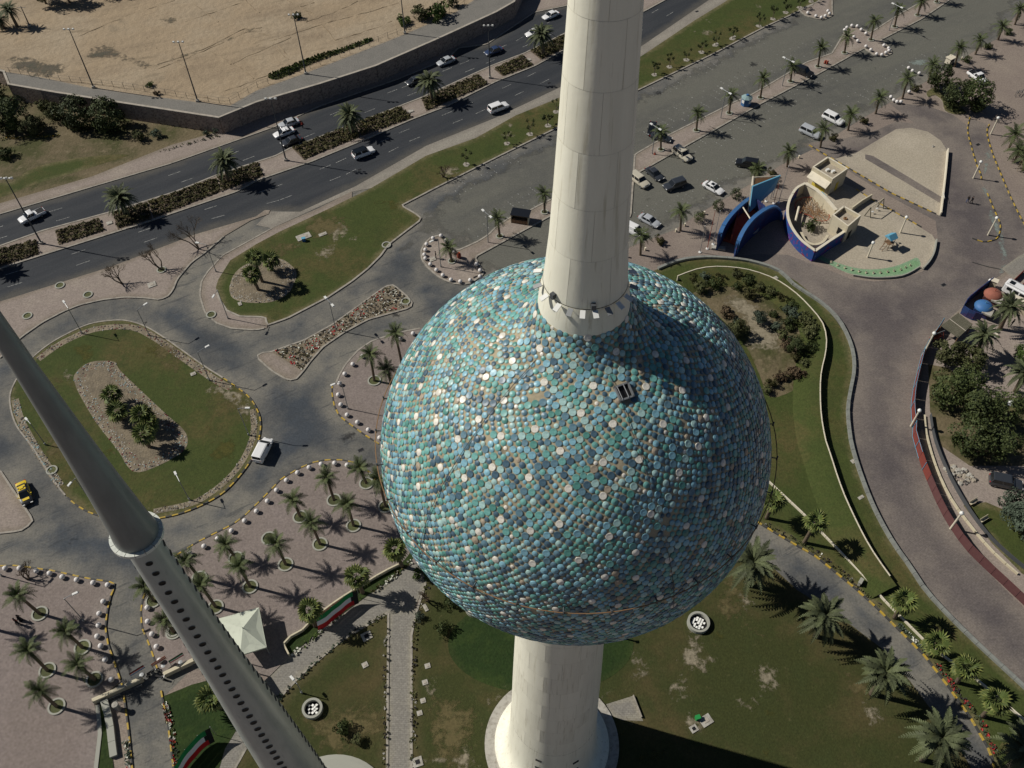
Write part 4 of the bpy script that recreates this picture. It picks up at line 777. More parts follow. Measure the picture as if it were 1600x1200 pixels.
for b_,t_,l in [(('Q',430,135),('Q',462,60),'fan palm against the lower right edge of the sphere'),(('Q',590,240),('Q',640,155),'fan palm standing alone above the striped garden kerb'),(('Q',975,560),('Q',1000,488),'fan palm at the lower end of the thin white wall'),(('Q',1120,720),('Q',1150,668),'fan palm beside the white flower bed of the striped kerb'),(('Q',1240,835),('Q',1270,775),'yellowish fan palm between the garden road and the low rail'),(('Q',1350,980),('Q',1385,915),'fan palm lowest in the row near the bottom right')]:
    palm('fan',k1(*b_),k1(*t_),l,g)
g='fan palms round the flag path'
for b_,t_,l in [(('N',1195,205),('N',1155,125),'fan palm between the plaza and the sphere above the flag'),(('N',1000,335),('N',970,258),'fan palm at the right end of the long flag'),(('N',768,500),('N',738,425),'fan palm at the left end of the long flag'),(('N',300,905),('N',240,860),'fan palm on the lawn above the second flag'),]:
    palm('fan',k1(*b_),k1(*t_),l,g)
g='fan palms on the lawn islands'
for b_,t_,l in [(('K',440,562),('K',385,410),'tallest fan palm in the gravel bed of the long lawn'),(('K',502,492),('K',490,430),'fan palm at the right of the trio in the long lawn bed'),(('K',415,612),('K',368,515),'fan palm at the front of the trio in the long lawn bed'),
 (('J',730,325),('J',702,262),'upper fan palm in the roundabout bed'),(('J',762,425),('J',735,375),'second fan palm in the roundabout bed'),(('J',915,450),('J',890,395),'fan palm in the middle right of the roundabout bed'),(('J',935,595),('J',900,515),'largest fan palm at the lower end of the roundabout bed'),(('J',955,490),('J',930,440),'fan palm leaning between its two neighbours in the roundabout bed')]:
    palm('fan',k1(*b_),k1(*t_),l,g,z0=.2)
g='palms in the walled garden at the right'
for b_,t_,l in [(('G',925,545),('G',935,425),'tall palm beside the red dome in the right garden'),(('G',790,690),('G',800,580),'tall palm below the plank roof in the right garden'),(('G',1010,890),('G',1018,790),'palm at the right edge beside the round garden table')]:
    palm('big',k1(*b_),k1(*t_),l,g,z0=0,sc=.85,nf=40)
g='palms above the garden at the upper left'
for b_,t_,l in [(('W',125,190),('W',60,70),'dark palm at the top left corner on the sandy field'),(('W',30,205),('W',-10,140),'dark palm cut by the left edge on the sandy field')]:
    palm('big',k1(*b_),k1(*t_),l,g,z0=ZP,sc=.75)
print('palms',time.time()-T0)
# ---------------------------------------------------------------- broadleaf trees and bushes
def leaf_cloud(rad,hz,n,leaf,seed,clumps=18,cz=0,hollow=.45,flat=1.0):
    """leaf quads gathered in clumps through an uneven crown volume"""
    r=np.random.default_rng(seed); cs=r.normal(size=(clumps,3)); cs/=np.linalg.norm(cs,axis=1)[:,None]; cs*=r.uniform(hollow,1,(clumps,1))**.7
    cs[:,2]=np.abs(cs[:,2])*flat if flat<1 else cs[:,2]
    cr=r.uniform(.22,.44,clumps)
    ci=r.integers(0,clumps,n); p=r.normal(size=(n,3)); p/=np.linalg.norm(p,axis=1)[:,None]; p=cs[ci]+p*(cr[ci]*r.uniform(.45,1.05,n)**.5)[:,None]
    p=p*np.array([rad,rad,hz])+np.array([0,0,cz])
    a=r.normal(size=(n,3)); a/=np.linalg.norm(a,axis=1)[:,None]; nrm_=p-np.array([0,0,cz]); nrm_=nrm_/(np.linalg.norm(nrm_,axis=1)[:,None]+1e-6)*.9+a*.7
    u=np.cross(nrm_,r.normal(size=(n,3))); u/=np.linalg.norm(u,axis=1)[:,None]; v=np.cross(nrm_,u); v/=np.linalg.norm(v,axis=1)[:,None]
    s=leaf*r.uniform(.6,1.3,n)[:,None]; V=np.stack([p-u*s-v*s*.5,p+u*s-v*s*.5,p+u*s*.7+v*s*.5,p-u*s*.7+v*s*.5],1).reshape(-1,3)
    return V
def cloud_mesh(name,V,m):
    n=len(V)//4; me=bpy.data.meshes.new(name); me.vertices.add(len(V)); me.vertices.foreach_set('co',V.ravel().astype(np.float32))
    me.loops.add(len(V)); me.loops.foreach_set('vertex_index',np.arange(len(V),dtype=np.int32)); me.polygons.add(n); me.polygons.foreach_set('loop_start',np.arange(n,dtype=np.int32)*4); me.update(calc_edges=True); me.materials.append(MAT[m]); return me
CL={}
def crown(kind,m):
    key=(kind,m)
    if key not in CL:
        if kind=='tree': V=leaf_cloud(1,.8,3800,.055,hash(m)%97+1,26)
        elif kind=='tree2': V=leaf_cloud(1,.75,3400,.06,hash(m)%91+5,20)
        elif kind=='bush': V=leaf_cloud(1,.8,1100,.085,hash(m)%89+7,16,hollow=.2)
        elif kind=='egg': V=leaf_cloud(1,1.25,1100,.085,hash(m)%83+9,34,hollow=.75)
        elif kind=='puff': V=leaf_cloud(1,.95,200,.2,hash(m)%79+11,10,hollow=.2)
        CL[key]=cloud_mesh('crown',V,m)
    return CL[key]
import zlib
def hash(s): return zlib.crc32(s.encode())
def tree(name,px,rpx,label,group=None,m='leaf_dark',z0=Z1,h=None,rad=None,kind='tree',cat='tree',squash=1.0):
    b=P(*px,z0); 
    rad=rad; h=h or rad*1.1
    t=thing(name,label,cat,b,random.uniform(0,6.28),group)
    tb=MB(); tb.tube([(0,0,0),(.1,.05,h*.4),(0,0,h*.85)],[.22*rad/3+.06,.16*rad/3+.05,.08],7)
    tb.build('trunk',MAT['bark'],t,True)
    lb=MB()
    for i in range(6):
        a=i*1.05+random.uniform(-.3,.3); e=random.uniform(.3,.8); lb.tube([(0,0,h*.55),(math.cos(a)*rad*.35,math.sin(a)*rad*.35,h*.55+rad*e*.4),(math.cos(a)*rad*.7,math.sin(a)*rad*.7,h*.6+rad*e*.7)],[.1,.07,.03],5)
    lb.build('limbs',MAT['bark'],t,True)
    c=link('crown',crown(kind,m),t,loc=(0,0,h+rad*.35)); c.scale=(rad,rad,rad*squash); return t
def bush(name,px,rad,label,group=None,m='leaf_dark',z0=Z1,kind='bush',hs=1.0):
    b=P(*px,z0); t=thing(name,label,'bush',b,random.uniform(0,6.28),group)
    c=link('foliage',crown(kind,m),t,loc=(0,0,rad*(.7 if kind=='bush' else 1.1)*hs),scale=(rad,rad,rad*hs))
    MB().tube([(0,0,0),(0,0,rad*.7)],.06,5).build('stem',MAT['bark'],t); return t
# pruned pom-pom trees on the long lawn
g='small pruned trees along the long lawn'
PT=[(('B',1050,822),'nearest the junction'),(('B',1255,718),'second in the row left of the tower'),(('B',1370,672),'third in the row left of the tower'),(('B',1458,628),'just left of the tower shaft'),(('B',1500,560),'tucked against the left edge of the tower'),
(('C',210,583),'just right of the tower shaft'),(('C',330,522),'second right of the tower'),(('C',460,468),'third right of the tower'),(('C',580,408),'fourth right of the tower'),(('C',690,352),'beside the white slab'),(('C',822,302),'before the bare gap in the row'),(('C',1030,205),'after the bare gap in the row'),(('C',1138,148),'tallest of the row'),(('C',1238,98),'third from the top of the view'),(('C',1345,60),'second from the top of the view'),(('C',1435,12),'at the top edge of the view')]
for i,(b_,x) in enumerate(PT):
    b=P(*k1(*b_),Z1); t=thing('pruned_tree','pruned leaf ball tree on the long lawn, '+x,'tree',b,i*1.3,g)
    tb=MB(); rr3=random.Random(i); hgt_=rr3.uniform(2.0,2.7); tb.tube([(0,0,0),(.05,0,hgt_*.5),(0,.05,hgt_*.6)],[.09,.07,.06],6)
    ends=[]
    for j in range(rr3.randint(4,6)):
        a=j*1.3+rr3.uniform(-.3,.3); e=Vector((math.cos(a)*rr3.uniform(.6,1.15),math.sin(a)*rr3.uniform(.6,1.15),hgt_+rr3.uniform(-.5,.7))); ends.append(e); tb.tube([(0,.03,hgt_*.55),(e.x*.6,e.y*.6,e.z-.5),e],[.05,.035,.02],5)
    tb.build('trunk',MAT['bark'],t)
    for e in ends: link('leaf_ball',crown('puff','leaf_dark'),t,loc=e,scale=rr3.uniform(.32,.46))
    so_=MB().add([(.75*math.cos(a)*random.uniform(.7,1.2),.75*math.sin(a)*random.uniform(.7,1.2),.02) for a in np.linspace(0,2*PI,12,endpoint=False)],[tuple(range(12))]).build('soil_ring',MAT['kerb'],t)
# bare trees
def bare_tree(px,h,label,seed,lean=(0,0),m='bark'):
    b=P(*px,Z1); t=thing('bare_tree',label,'tree',b,0,'leafless trees on the roadside pavement'); r=random.Random(seed)
    tb=MB(); br=MB(); tw_=MB()
    def grow(p,d,L,rad,lv):
        q=p+d*L; mid=p.lerp(q,.5)+Vector((r.uniform(-.1,.1),r.uniform(-.1,.1),0))*L*.5
        (tb if lv==0 else br if lv<3 else tw_).tube([p,mid,q],[rad,rad*.85,rad*.7],5 if lv<2 else 3,cap=False)
        if lv>=5: return
        for i in range(2 if lv==0 else 3 if lv<4 else 2):
            nd_=(d+Vector((r.uniform(-1,1),r.uniform(-1,1),r.uniform(-.25,.7)))*.75).normalized(); grow(q,nd_,L*r.uniform(.55,.82),rad*.62,lv+1)
    for s in range(3): grow(Vector((r.uniform(-.2,.2),r.uniform(-.2,.2),0)),Vector((lean[0]+r.uniform(-.5,.5),lean[1]+r.uniform(-.5,.5),1)).normalized(),h*.34,.15,0)
    tb.build('trunk',MAT[m],t); br.build('branches',MAT[m],t); tw_.build('twigs',MAT['leaf_dead'],t)
bare_tree(k1('I',770,572),4.6,'spreading leafless tree, leftmost of the three on the roadside pavement',3,(-.25,0)); bare_tree(k1('I',1010,488),5.4,'leafless tree in a pale ring, middle of the three on the roadside pavement',8,(-.35,.1)); bare_tree(k1('I',1240,358),6,'tall leaning leafless tree, rightmost of the three near the slip road',5,(-.7,.25))
for c_,l in ((('I',1010,488),'pale ring planter under the middle leafless tree'),(('I',172,775),'empty pale ring planter near the needle tower on the roadside pavement'),(('I',550,643),'empty pale ring planter in the middle of the roadside pavement'),(('I',375,585),'faint empty ring planter by the highway edge'),(('K',120,768),'small pale ring planter on the lawn end pavement'),(('K',1215,332),'round pale ring planter notched into the long lawn kerb'),(('K',1335,685),'round pale ring planter at the right tip of the flower island'),(('J',325,740),'pale ring planter on the lower left rim of the roundabout'),(('N',68,525),'pale ring planter showing left of the needle tower')):
    planter(k1(*c_),l,'scattered ring planters',.9)
bare_tree(k1('J',-100,-300) if False else k1('M',150,215),2.6,'small leafless shrub among the white balls of the left plaza',11); bare_tree(k1('B',935,882),3,'thin dry tree on bare ground of the long lawn',15); bare_tree(k1('O',105,150),2.6,'thin small tree on the lawn beside the straight path',19)
for c_,r_,h_,l,m_ in [(('A',60,700),5.2,3.5,'dark bushy tree at the left edge below the sandy field','leaf_dark'),(('A',440,690),5,3.2,'dark wide tree, left one of the touching pair below the stone wall','leaf_dark'),(('A',600,700),5,3.2,'dark wide tree, right one of the touching pair below the stone wall','leaf_dark'),(('A',-40,560),5,3,'dark tree cut by the left edge beside the path end','leaf_dark'),(('A',300,640),3,2,'paler tree behind the touching pair of dark trees','leaf_olive'),(('A',190,720),3.4,2,'low olive tree between the left edge tree and the dark pair','leaf_olive')]:
    tree('garden_tree',k1(*c_),0,l,'trees in the garden below the wall',m_,0,h_*.6,r_*.75)
for c_,r_,l,m_ in [(('A',250,20),4,'dark tree on the sandy field at the top left, left one of three','leaf_dark'),(('A',380,15),4,'dark tree on the sandy field at the top left, middle of three','leaf_olive'),(('A',560,-60),6,'dark tree mostly above the view casting shade on the sand','leaf_dark')]:
    tree('field_tree',k1(*c_),0,l,'trees on the sandy field',m_,ZP,3,r_*.8)
bush('field_bush',k1('B',900,90),3.1,'large bright green bush on the field beside the far path','bushes on the sandy field','leaf_bright',ZP); bush('field_bush',k1('B',820,95),2.2,'middle sized olive bush left of the large bright bush','bushes on the sandy field','leaf_olive',ZP); bush('field_bush',k1('B',740,120),1.8,'low yellow-green bush around the foot of a lamp mast','bushes on the sandy field','leaf_bright',ZP);bush('field_bush',k1('B',985,30),1.8,'small bush at the right end of the bush row by the far path','bushes on the sandy field','leaf_olive',ZP)
for c_,r_,l,m_ in [(('A',760,760),1.5,'low olive bush right of the dark pair of trees','leaf_olive'),(('A',850,745),1.3,'pale bush in the middle of the strip below the stone wall','leaf_grey'),(('A',240,600),1.6,'bush showing between the left trees and the wall','leaf_olive'),(('A',120,540),1.6,'dark bush under the wall end at the left','leaf_dark'),(('A',40,860),1.8,'dark bush at the left edge above the lawn strip','leaf_dark'),(('A',1180,720),1.0,'grey bush at the corner of the stone wall','leaf_grey'),(('A',1120,735),.8,'small grey bush left of the wall corner','leaf_grey')]:
    bush('garden_bush',k1(*c_),r_,l,'bushes in the garden below the wall',m_,0)
bush('field_bush',k1('A',815,470),.9,'small lone green bush against the wire fence','bushes on the sandy field','leaf_bright',ZP); bush('field_bush',k1('A',855,512),.8,'small dry bush just below the fence on the path','bushes on the sandy field','leaf_dead',ZP); bush('field_bush',k1('B',205,90),1.3,'small dark tree-like bush behind a lamp mast head on the sand','bushes on the sandy field','leaf_dark',ZP)
for c_,r_,l in [(('D',905,700),2.7,'dense round tree on the grass corner by the sand pad road'),(('D',1035,838),3.2,'dense dark tree, left one of the merged crowns by the white pickup'),(('D',1190,850),3.6,'dense dark tree, right one of the merged crowns by the white pickup')]:
    tree('shade_tree',k1(*c_),0,l,'shade trees at the upper right','leaf_dark',0,2.4,r_)
zone('corner_lawn',catmull(wp(k('D',(840,720),(900,690),(960,720),(1040,780),(1120,850),(1150,890),(1060,895),(980,865),(960,790),(900,745),(850,760))),3,True),.1,'lawn',1.2,skirt=0)
for c_,r_,h_,l,m_ in [(('G',600,960),2.9,2.6,'dense dark tree beside the maroon fence, upper left of the clump','leaf_dark'),(('G',700,900),2.6,2.6,'dense dark tree at the top of the right garden clump','leaf_dark'),(('G',770,1060),3.1,3,'dense dark tree in the middle of the right garden clump','leaf_dark'),(('G',900,1060),2.8,3,'dense dark tree at the right side of the garden clump','leaf_dark'),(('H',820,230),3.1,3,'dense dark tree at the lower end of the garden clump','leaf_dark'),(('H',980,260),2.9,3,'dense dark tree lowest right of the garden clump','leaf_dark'),(('G',620,730),2.5,2.2,'feathery olive tree just inside the maroon fence','leaf_olive'),(('G',740,760),2.4,2.2,'feathery olive tree under the garden palm','leaf_olive'),(('H',1130,640),2.8,2,'grey-green feathery tree at the right edge','leaf_grey'),(('H',1190,760),2.4,2,'grey-green feathery tree cut by the right edge','leaf_grey'),(('G',1040,730),1.8,1.5,'small bright green tree at the right edge of the garden','leaf_bright')]:
    tree('garden_tree',k1(*c_),0,l,'trees in the walled garden at the right',m_,0,h_,r_)
g='clipped bushes along the promenade'
for c_,l,kd in [(('E',350,895),'low round bush nearest the tower shaft','bush'),(('E',655,725),'egg shaped bush between the palm and the flagpoles','egg'),(('E',808,640),'egg shaped bush, middle of the three before the blue arch','egg'),(('E',945,550),'egg shaped bush beside the blue arch tip','egg'),(('E',1222,370),'round bush behind the blue ship prow','bush'),(('D',105,1100),'round bush beside the silver off-roader','bush'),(('D',335,960),'round bush beside the white off-roader','bush'),(('D',752,708),'round bush standing by a single white ball','bush'),(('D',1140,482),'dark bush right of the small cream cart','bush'),(('D',1312,375),'dark bush under the third palm from the right top','bush'),(('D',1478,268),'dark bush under the second palm from the right top','bush'),(('E',1095,355),'loose bush beside the black car behind the prow','bush')]:
    bush('clipped_bush',k1(*c_),1.15 if kd=='bush' else 1.0,l,g,'leaf_hedge' if 'round' in l else 'leaf_dark',0,kd,.95)
# shrubs of the oval garden right of the sphere
rs=random.Random(4); n=0
OG=k('S',(300,150),(380,140),(470,140),(560,130),(640,160),(700,200),(760,230),(650,240),(560,190),(350,210),(420,180),(830,260),(880,310),(900,370),(880,430),(830,480),(860,540),(900,600),(930,540),(980,480),(960,400),(1000,440),(1010,560),(960,650),(900,700),(820,730),(760,760),(740,800),(930,690),(860,400),(800,430),(780,350),(850,330),(520,350),(560,420),(700,370))
OL=[]
for p in OG: OL.append((p,rs.choice(['leaf_olive','leaf_hedge','leaf_dark','leaf_dead','leaf_olive','leaf_grey']),rs.uniform(.9,1.6)))
OL.sort(key=lambda q:q[0][0]); cnt_={}
for p,m_,rad in OL:
    cn={'leaf_olive':'olive','leaf_hedge':'brownish','leaf_dark':'dark green','leaf_dead':'dry brown','leaf_grey':'grey-green'}[m_]; y=p[1]; vert='top' if y<470 else 'middle' if y<540 else 'bottom'
    cnt_[(cn,vert)]=cnt_.get((cn,vert),0)+1
    bush('garden_shrub',p,rad,'%s %s shrub from the left in the %s third of the oval garden'%(ORD[cnt_[(cn,vert)]-1],cn,vert),'rough shrubs in the oval garden by the sphere',m_)
tree('garden_tree',k1('S',560,470),0,'taller green tree in the oval garden touching the sphere edge','trees in the oval garden','leaf_olive',Z1,1.6,1.7); tree('garden_tree',k1('S',690,400),0,'small sprawling grey tree in the middle of the oval garden','trees in the oval garden','leaf_grey',Z1,1.3,1.3); tree('garden_tree',k1('S',900,560),0,'dark tree in the oval garden close to the curved wall','trees in the oval garden','leaf_dark',Z1,1.4,1.6)
zone('garden_inner_ground',catmull(wp(k('S',(240,150),(330,115),(420,105),(640,125),(780,175),(900,255),(1000,355),(1050,430),(1070,520),(1040,640),(1010,720),(900,790),(760,830),(700,700),(600,500),(400,300))),3,True),.139,'garden_soil',1.5)
ground_mat('oil_stain',(.03,.031,.033),(.035,.035,.036),0,1,noise=[(2,(.05,.05,.05),.5,.7,.6)],alpha_edge=(1.2,1.6,.6))
ground_mat('olive_patch',(.09,.085,.022),(.09,.085,.022),0,1,noise=[(1,(.065,.07,.02),.5,.65,.8)],alpha_edge=(3,.6,.75))
def blobs(poly,n,mats,r0,r1,z,seed,names,margin=.6):
    r=np.random.default_rng(seed); A=np.array([(p[0],p[1]) for p in poly]); lo,hi=A.min(0),A.max(0); c=0; tries=0
    while c<n and tries<4000:
        tries+=1; q=r.uniform(lo,hi,(1,2)); rad=r.uniform(r0,r1)
        px_=proj((q[0][0],q[0][1],0))
        if not(-40<px_[0]<1640 and -40<px_[1]<1240) or not inside(q,poly)[0] or segdist(q,[poly])[0]<rad*margin: continue
        a0=r.uniform(0,6.28); ax=r.uniform(.45,1); pts=[]
        for j in range(9):
            a=2*PI*j/9; rr_2=rad*r.uniform(.6,1.15); x,y=rr_2*math.cos(a),rr_2*math.sin(a)*ax; pts.append(Vector((q[0][0]+x*math.cos(a0)-y*math.sin(a0),q[0][1]+x*math.sin(a0)+y*math.cos(a0),0)))
        i_=int(r.integers(0,len(mats))); zone(names[i_],catmull(pts,3,True),z+.0007*c,mats[i_],max(.5,rad/4)); c+=1
blobs(isl['long_lawn'],16,['dry_patch','olive_patch','bare_patch'],1.0,3.2,.146,61,['worn_grass_patch','yellow_grass_patch','bare_ground_patch'])
blobs(isl['roundabout'],12,['dry_patch','olive_patch'],1.5,4,.1461,62,['worn_grass_patch','yellow_grass_patch'])
blobs(isl['oval_lawn'],16,['dry_patch','olive_patch'],1.5,4,.1462,63,['worn_grass_patch','yellow_grass_patch'])
blobs(wp([(650,1000),(720,1060),(800,1080),(1000,1080),(1180,870),(1260,940),(1420,1080),(1500,1200),(1300,1230),(640,1230)]),22,['dry_patch','olive_patch','bare_patch'],.8,3.4,.125,64,['worn_grass_patch','yellow_grass_patch','bare_ground_patch'])
blobs(asph,46,['oil_stain'],.5,1.9,.05,65,['asphalt_stain'],1.2)
# shrubs in the lower lawns
for c_,r_,l,m_ in [(('M',700,0),.1,'',0)] and [(('N',900,1010),1.3,'dark shrub on the brown middle lawn','leaf_dark'),(('N',980,1070),.9,'small shrub right of the dark one on the middle lawn','leaf_olive'),(('N',1300,240),1.5,'spreading shrub where the paths meet by the sphere','leaf_bright'),(('N',1285,460),.8,'thin shrub beside the junction of the paths','leaf_grey'),(('O',195,320),1.3,'dark round shrub on the lawn below the sphere','leaf_dark'),(('O',160,230) if False else ('O',240,175),1.2,'low dark shrub just under the edge of the sphere','leaf_dark'),(('Q',1455,1120),1.0,'shrub at the bottom right by the striped kerb','leaf_hedge')]:
    bush('lawn_shrub',k1(*c_),r_,l,'shrubs on the lower lawns',m_,.08)
# ---------------------------------------------------------------- hedges in the median
def hedge(px4,label,rows=3,h=.75,m='leaf_hedge'):
    q=wp(px4,Z1); a,b_,c_,d_=q; org=a.copy(); t=thing('median_hedge',label,'hedge',org,0,'hedge beds in the highway median')
    L=((b_-a).length+(c_-d_).length)/2; Wd=((d_-a).length+(c_-b_).length)/2
    MB().prism([p-org for p in q],0,.05).build('soil_bed',MAT['bark'],t)
    for r_ in range(rows):
        f=(r_+.5)/rows; p0_=a.lerp(d_,f); p1_=b_.lerp(c_,f); n=int(L*Wd/rows*34); rr4=np.random.default_rng(int(L*100)+r_)
        s=rr4.random(n); jj=rr4.normal(0,Wd/rows*.20,(n,)); dirv=(p1_-p0_).normalized(); nn=np.array([-dirv.y,dirv.x,0])
        lump=.75+.25*np.sin(s*L*2.6+r_)+.12*np.sin(s*L*7+2*r_)
        zz=h*lump*np.sqrt(np.clip(1-(jj/(Wd/rows*.5))**2,.05,1))*rr4.uniform(.55,1.05,n)
        C0=np.array(p0_-org)[None,:]+s[:,None]*np.array(p1_-p0_)[None,:]+jj[:,None]*nn[None,:]; C0[:,2]=zz
        u=rr4.normal(size=(n,3)); u[:,2]*=.4; u/=np.linalg.norm(u,axis=1)[:,None]; v=np.cross(u,rr4.normal(size=(n,3))); v/=np.linalg.norm(v,axis=1)[:,None]; sz=rr4.uniform(.09,.19,n)[:,None]
        V=np.stack([C0-u*sz-v*sz*.6,C0+u*sz-v*sz*.6,C0+u*sz+v*sz*.6,C0-u*sz+v*sz*.6],1).reshape(-1,3); tag(link('hedge_row',cloud_mesh('hedge_row',V,m),t),kind='stuff')
hedge([(-60,405),(57,375),(61,397),(-60,436)],'clipped hedge bed at the left edge of the view behind the white pickup')
hedge([(87,361),(155,342),(164,361),(92,383)],'short clipped hedge bed right of the tall mast by the white pickup')
hedge([(176,333),(230,316),(238,342),(184,358)],'hedge bed piece around the foot of the left shaggy palm')
hedge([(232,315),(338,278),(345,300),(240,341)],'long three row hedge bed between the two left shaggy palms'); hedge([(340,277),(403,253),(412,275),(347,299)],'hedge bed right of the second shaggy palm, ending at a brown soil patch')
hedge([(456,231),(555,192),(563,214),(475,250)],'long hedge bed in front of the three stopped cars'); hedge([(556,191),(625,167),(645,184),(565,213)],'hedge bed just above the white off-roader with dark roof')
hedge([(659,155),(747,117),(763,132),(666,174)],'four row hedge bed left of the mast by the silver saloon',4); hedge([(772,108),(816,86),(834,103),(785,119)],'reddish hedge bed right of the tall mast in the median',3,.6); hedge([(828,80),(884,53),(888,74),(845,93)],'hedge bed running behind the tower shaft')
for c_,l in ((('I',685,195),'pale lamp base slab between hedges near the slip road palm'),(('B',775,557),'pale square utility slab in the median right of the second hedge'),(('B',1363,300),'pale square slab beside the reddish hedge')):
    b=P(*k1(*c_),Z1); o=MB().box((0,0,.08),(1.1,.9,.16),.5).build('utility_slab',MAT['stone_pale'],loc=b); tag(o,l,'slab','slabs in the median')
# ---------------------------------------------------------------- flower and gravel beds
def scatter_stones(name,poly,n,mats,smin,smax,z0,parent=None,edge=None,seed=1):
    r=np.random.default_rng(seed); A=np.array([(p[0],p[1]) for p in poly]); lo,hi=A.min(0),A.max(0); b=MB(); cnt=0
    while cnt<n:
        q=r.uniform(lo,hi,(400,2)); q=q[inside(q,poly)]
        if edge: d=segdist(q,[poly]); q=q[(d<edge[1])&(d>edge[0])]
        for x,y in q:
            s=r.uniform(smin,smax); a=r.uniform(0,6.28); hh=s*r.uniform(.5,1); pts=[(x+s*math.cos(a+j*PI/2.5)*r.uniform(.7,1.1),y+s*math.sin(a+j*PI/2.5)*r.uniform(.7,1.1)) for j in range(5)]
            b.prism(pts,z0,z0+hh*.6,int(r.integers(0,len(mats))),top=[(x+(px_-x)*.6,y+(py_-y)*.6) for px_,py_ in pts]); cnt+=1
            if cnt>=n: break
    o=b.build(name,[MAT[m_] for m_ in mats],parent); tag(o,kind='stuff'); return o
bed1=catmull(wp(k('J',(470,200),(465,150),(520,90),(600,60),(720,65),(745,110),(900,260),(1050,400),(1150,490),(1175,560),(1140,630),(1000,710),(870,755),(800,720),(740,620),(600,440),(500,270))),3,True)
zone('roundabout_bed_soil',bed1,.15,'bed_soil',1.2,bulge=.15)
scatter_stones('bed_stones',bed1,700,['stone_pale','stone_dark','stone_red','stone_pale','stone_aqua'],.10,.22,.16,edge=(.05,2.0))
bed2=catmull(wp(k('K',(235,620),(245,560),(270,510),(330,460),(440,425),(550,420),(620,460),(655,510),(640,570),(600,640),(500,690),(350,695),(260,670))),3,True)
zone('palm_trio_bed_soil',bed2,.15,'bed_soil',1.2,bulge=.15); scatter_stones('bed_stones',bed2,420,['stone_pale','stone_dark','stone_pale'],.08,.2,.16,edge=(.05,2.6),seed=3)
fl=wp(k('K',(505,1000),(700,935),(880,835),(1060,705),(1200,605),(1260,592),(1335,660),(1360,700),(1340,722),(1100,790),(950,870),(815,962),(735,1055),(688,1118)))
def flowers(name,poly,n,mats,z0,seed,h=(.12,.35)):
    r=np.random.default_rng(seed); A=np.array([(p[0],p[1]) for p in poly]); lo,hi=A.min(0),A.max(0); b=MB(); cnt=0
    ph_=r.random((6,2))
    while cnt<n:
        q=r.uniform(lo,hi,(500,2)); q=q[inside(q,poly)]
        for x,y in q:
            w=math.sin(x*.9+ph_[0,0]*6)*math.sin(y*.8+ph_[1,0]*6); mi_=int(min(len(mats)-1,max(0,(w*.5+.5+r.normal(0,.18))*len(mats))))
            s=r.uniform(.10,.22); hh=r.uniform(*h)
            for j in range(3):
                a=r.uniform(0,6.28); c,s_=math.cos(a)*s,math.sin(a)*s; b.add([(x-c,y-s_,z0+hh*.4),(x+c,y+s_,z0+hh*.4),(x+c*.6-s_*.6,y+s_*.6+c*.6,z0+hh),(x-c*.6-s_*.6,y-s_*.6+c*.6,z0+hh)],[(0,1,2,3)],mi_)
            cnt+=1
            if cnt>=n: break
    o=b.build(name,[MAT[m_] for m_ in mats]); tag(o,kind='stuff'); return o
flowers('flower_plants',fl,760,['plant_dark','plant_bloom_white','plant_dark','leaf_hedge','plant_dark','plant_bloom_white','stone_pale','plant_bloom_red'],.13,2,(.05,.22))
zone('flower_island_end_paving',wp(k('K',(430,1008),(500,1002),(690,1122),(655,1165),(602,1172),(505,1114),(420,1040))),.145,'sidewalk_paving',1.2)
def strip_poly(px,w,z=0):
    pts=catmull(wp(px),4); A=[];B_=[]
    for i,p in enumerate(pts):
        d=(pts[min(i+1,len(pts)-1)]-pts[max(0,i-1)]).normalized(); n=Vector((-d.y,d.x,0))*w/2; A.append(p+n); B_.append(p-n)
    return A+list(reversed(B_))
rim=strip_poly([(95,760),(70,722),(50,690),(32,655),(24,625)],1.2)
zone('rim_soil',rim,.137,'bed_soil',1); scatter_stones('rim_stones',rim,180,['stone_pale','stone_dark','stone_aqua'],.1,.22,.14,seed=5)
rim=strip_poly([(60,562),(100,535),(150,515),(205,512),(240,527),(280,555),(330,590),(360,607)],1.3); zone('rim_soil',rim,.138,'bed_soil',1); scatter_stones('rim_stones',rim,320,['stone_red','stone_dark','stone_pale','stone_dark'],.08,.2,.14,seed=6)
rim=strip_poly([(395,640),(397,675),(385,710),(365,740),(335,767),(300,787),(240,800)],1.0); zone('rim_soil',rim,.139,'bed_soil',1); scatter_stones('rim_stones',rim,220,['stone_dark','stone_pale','plant_dark'],.08,.18,.14,seed=7)
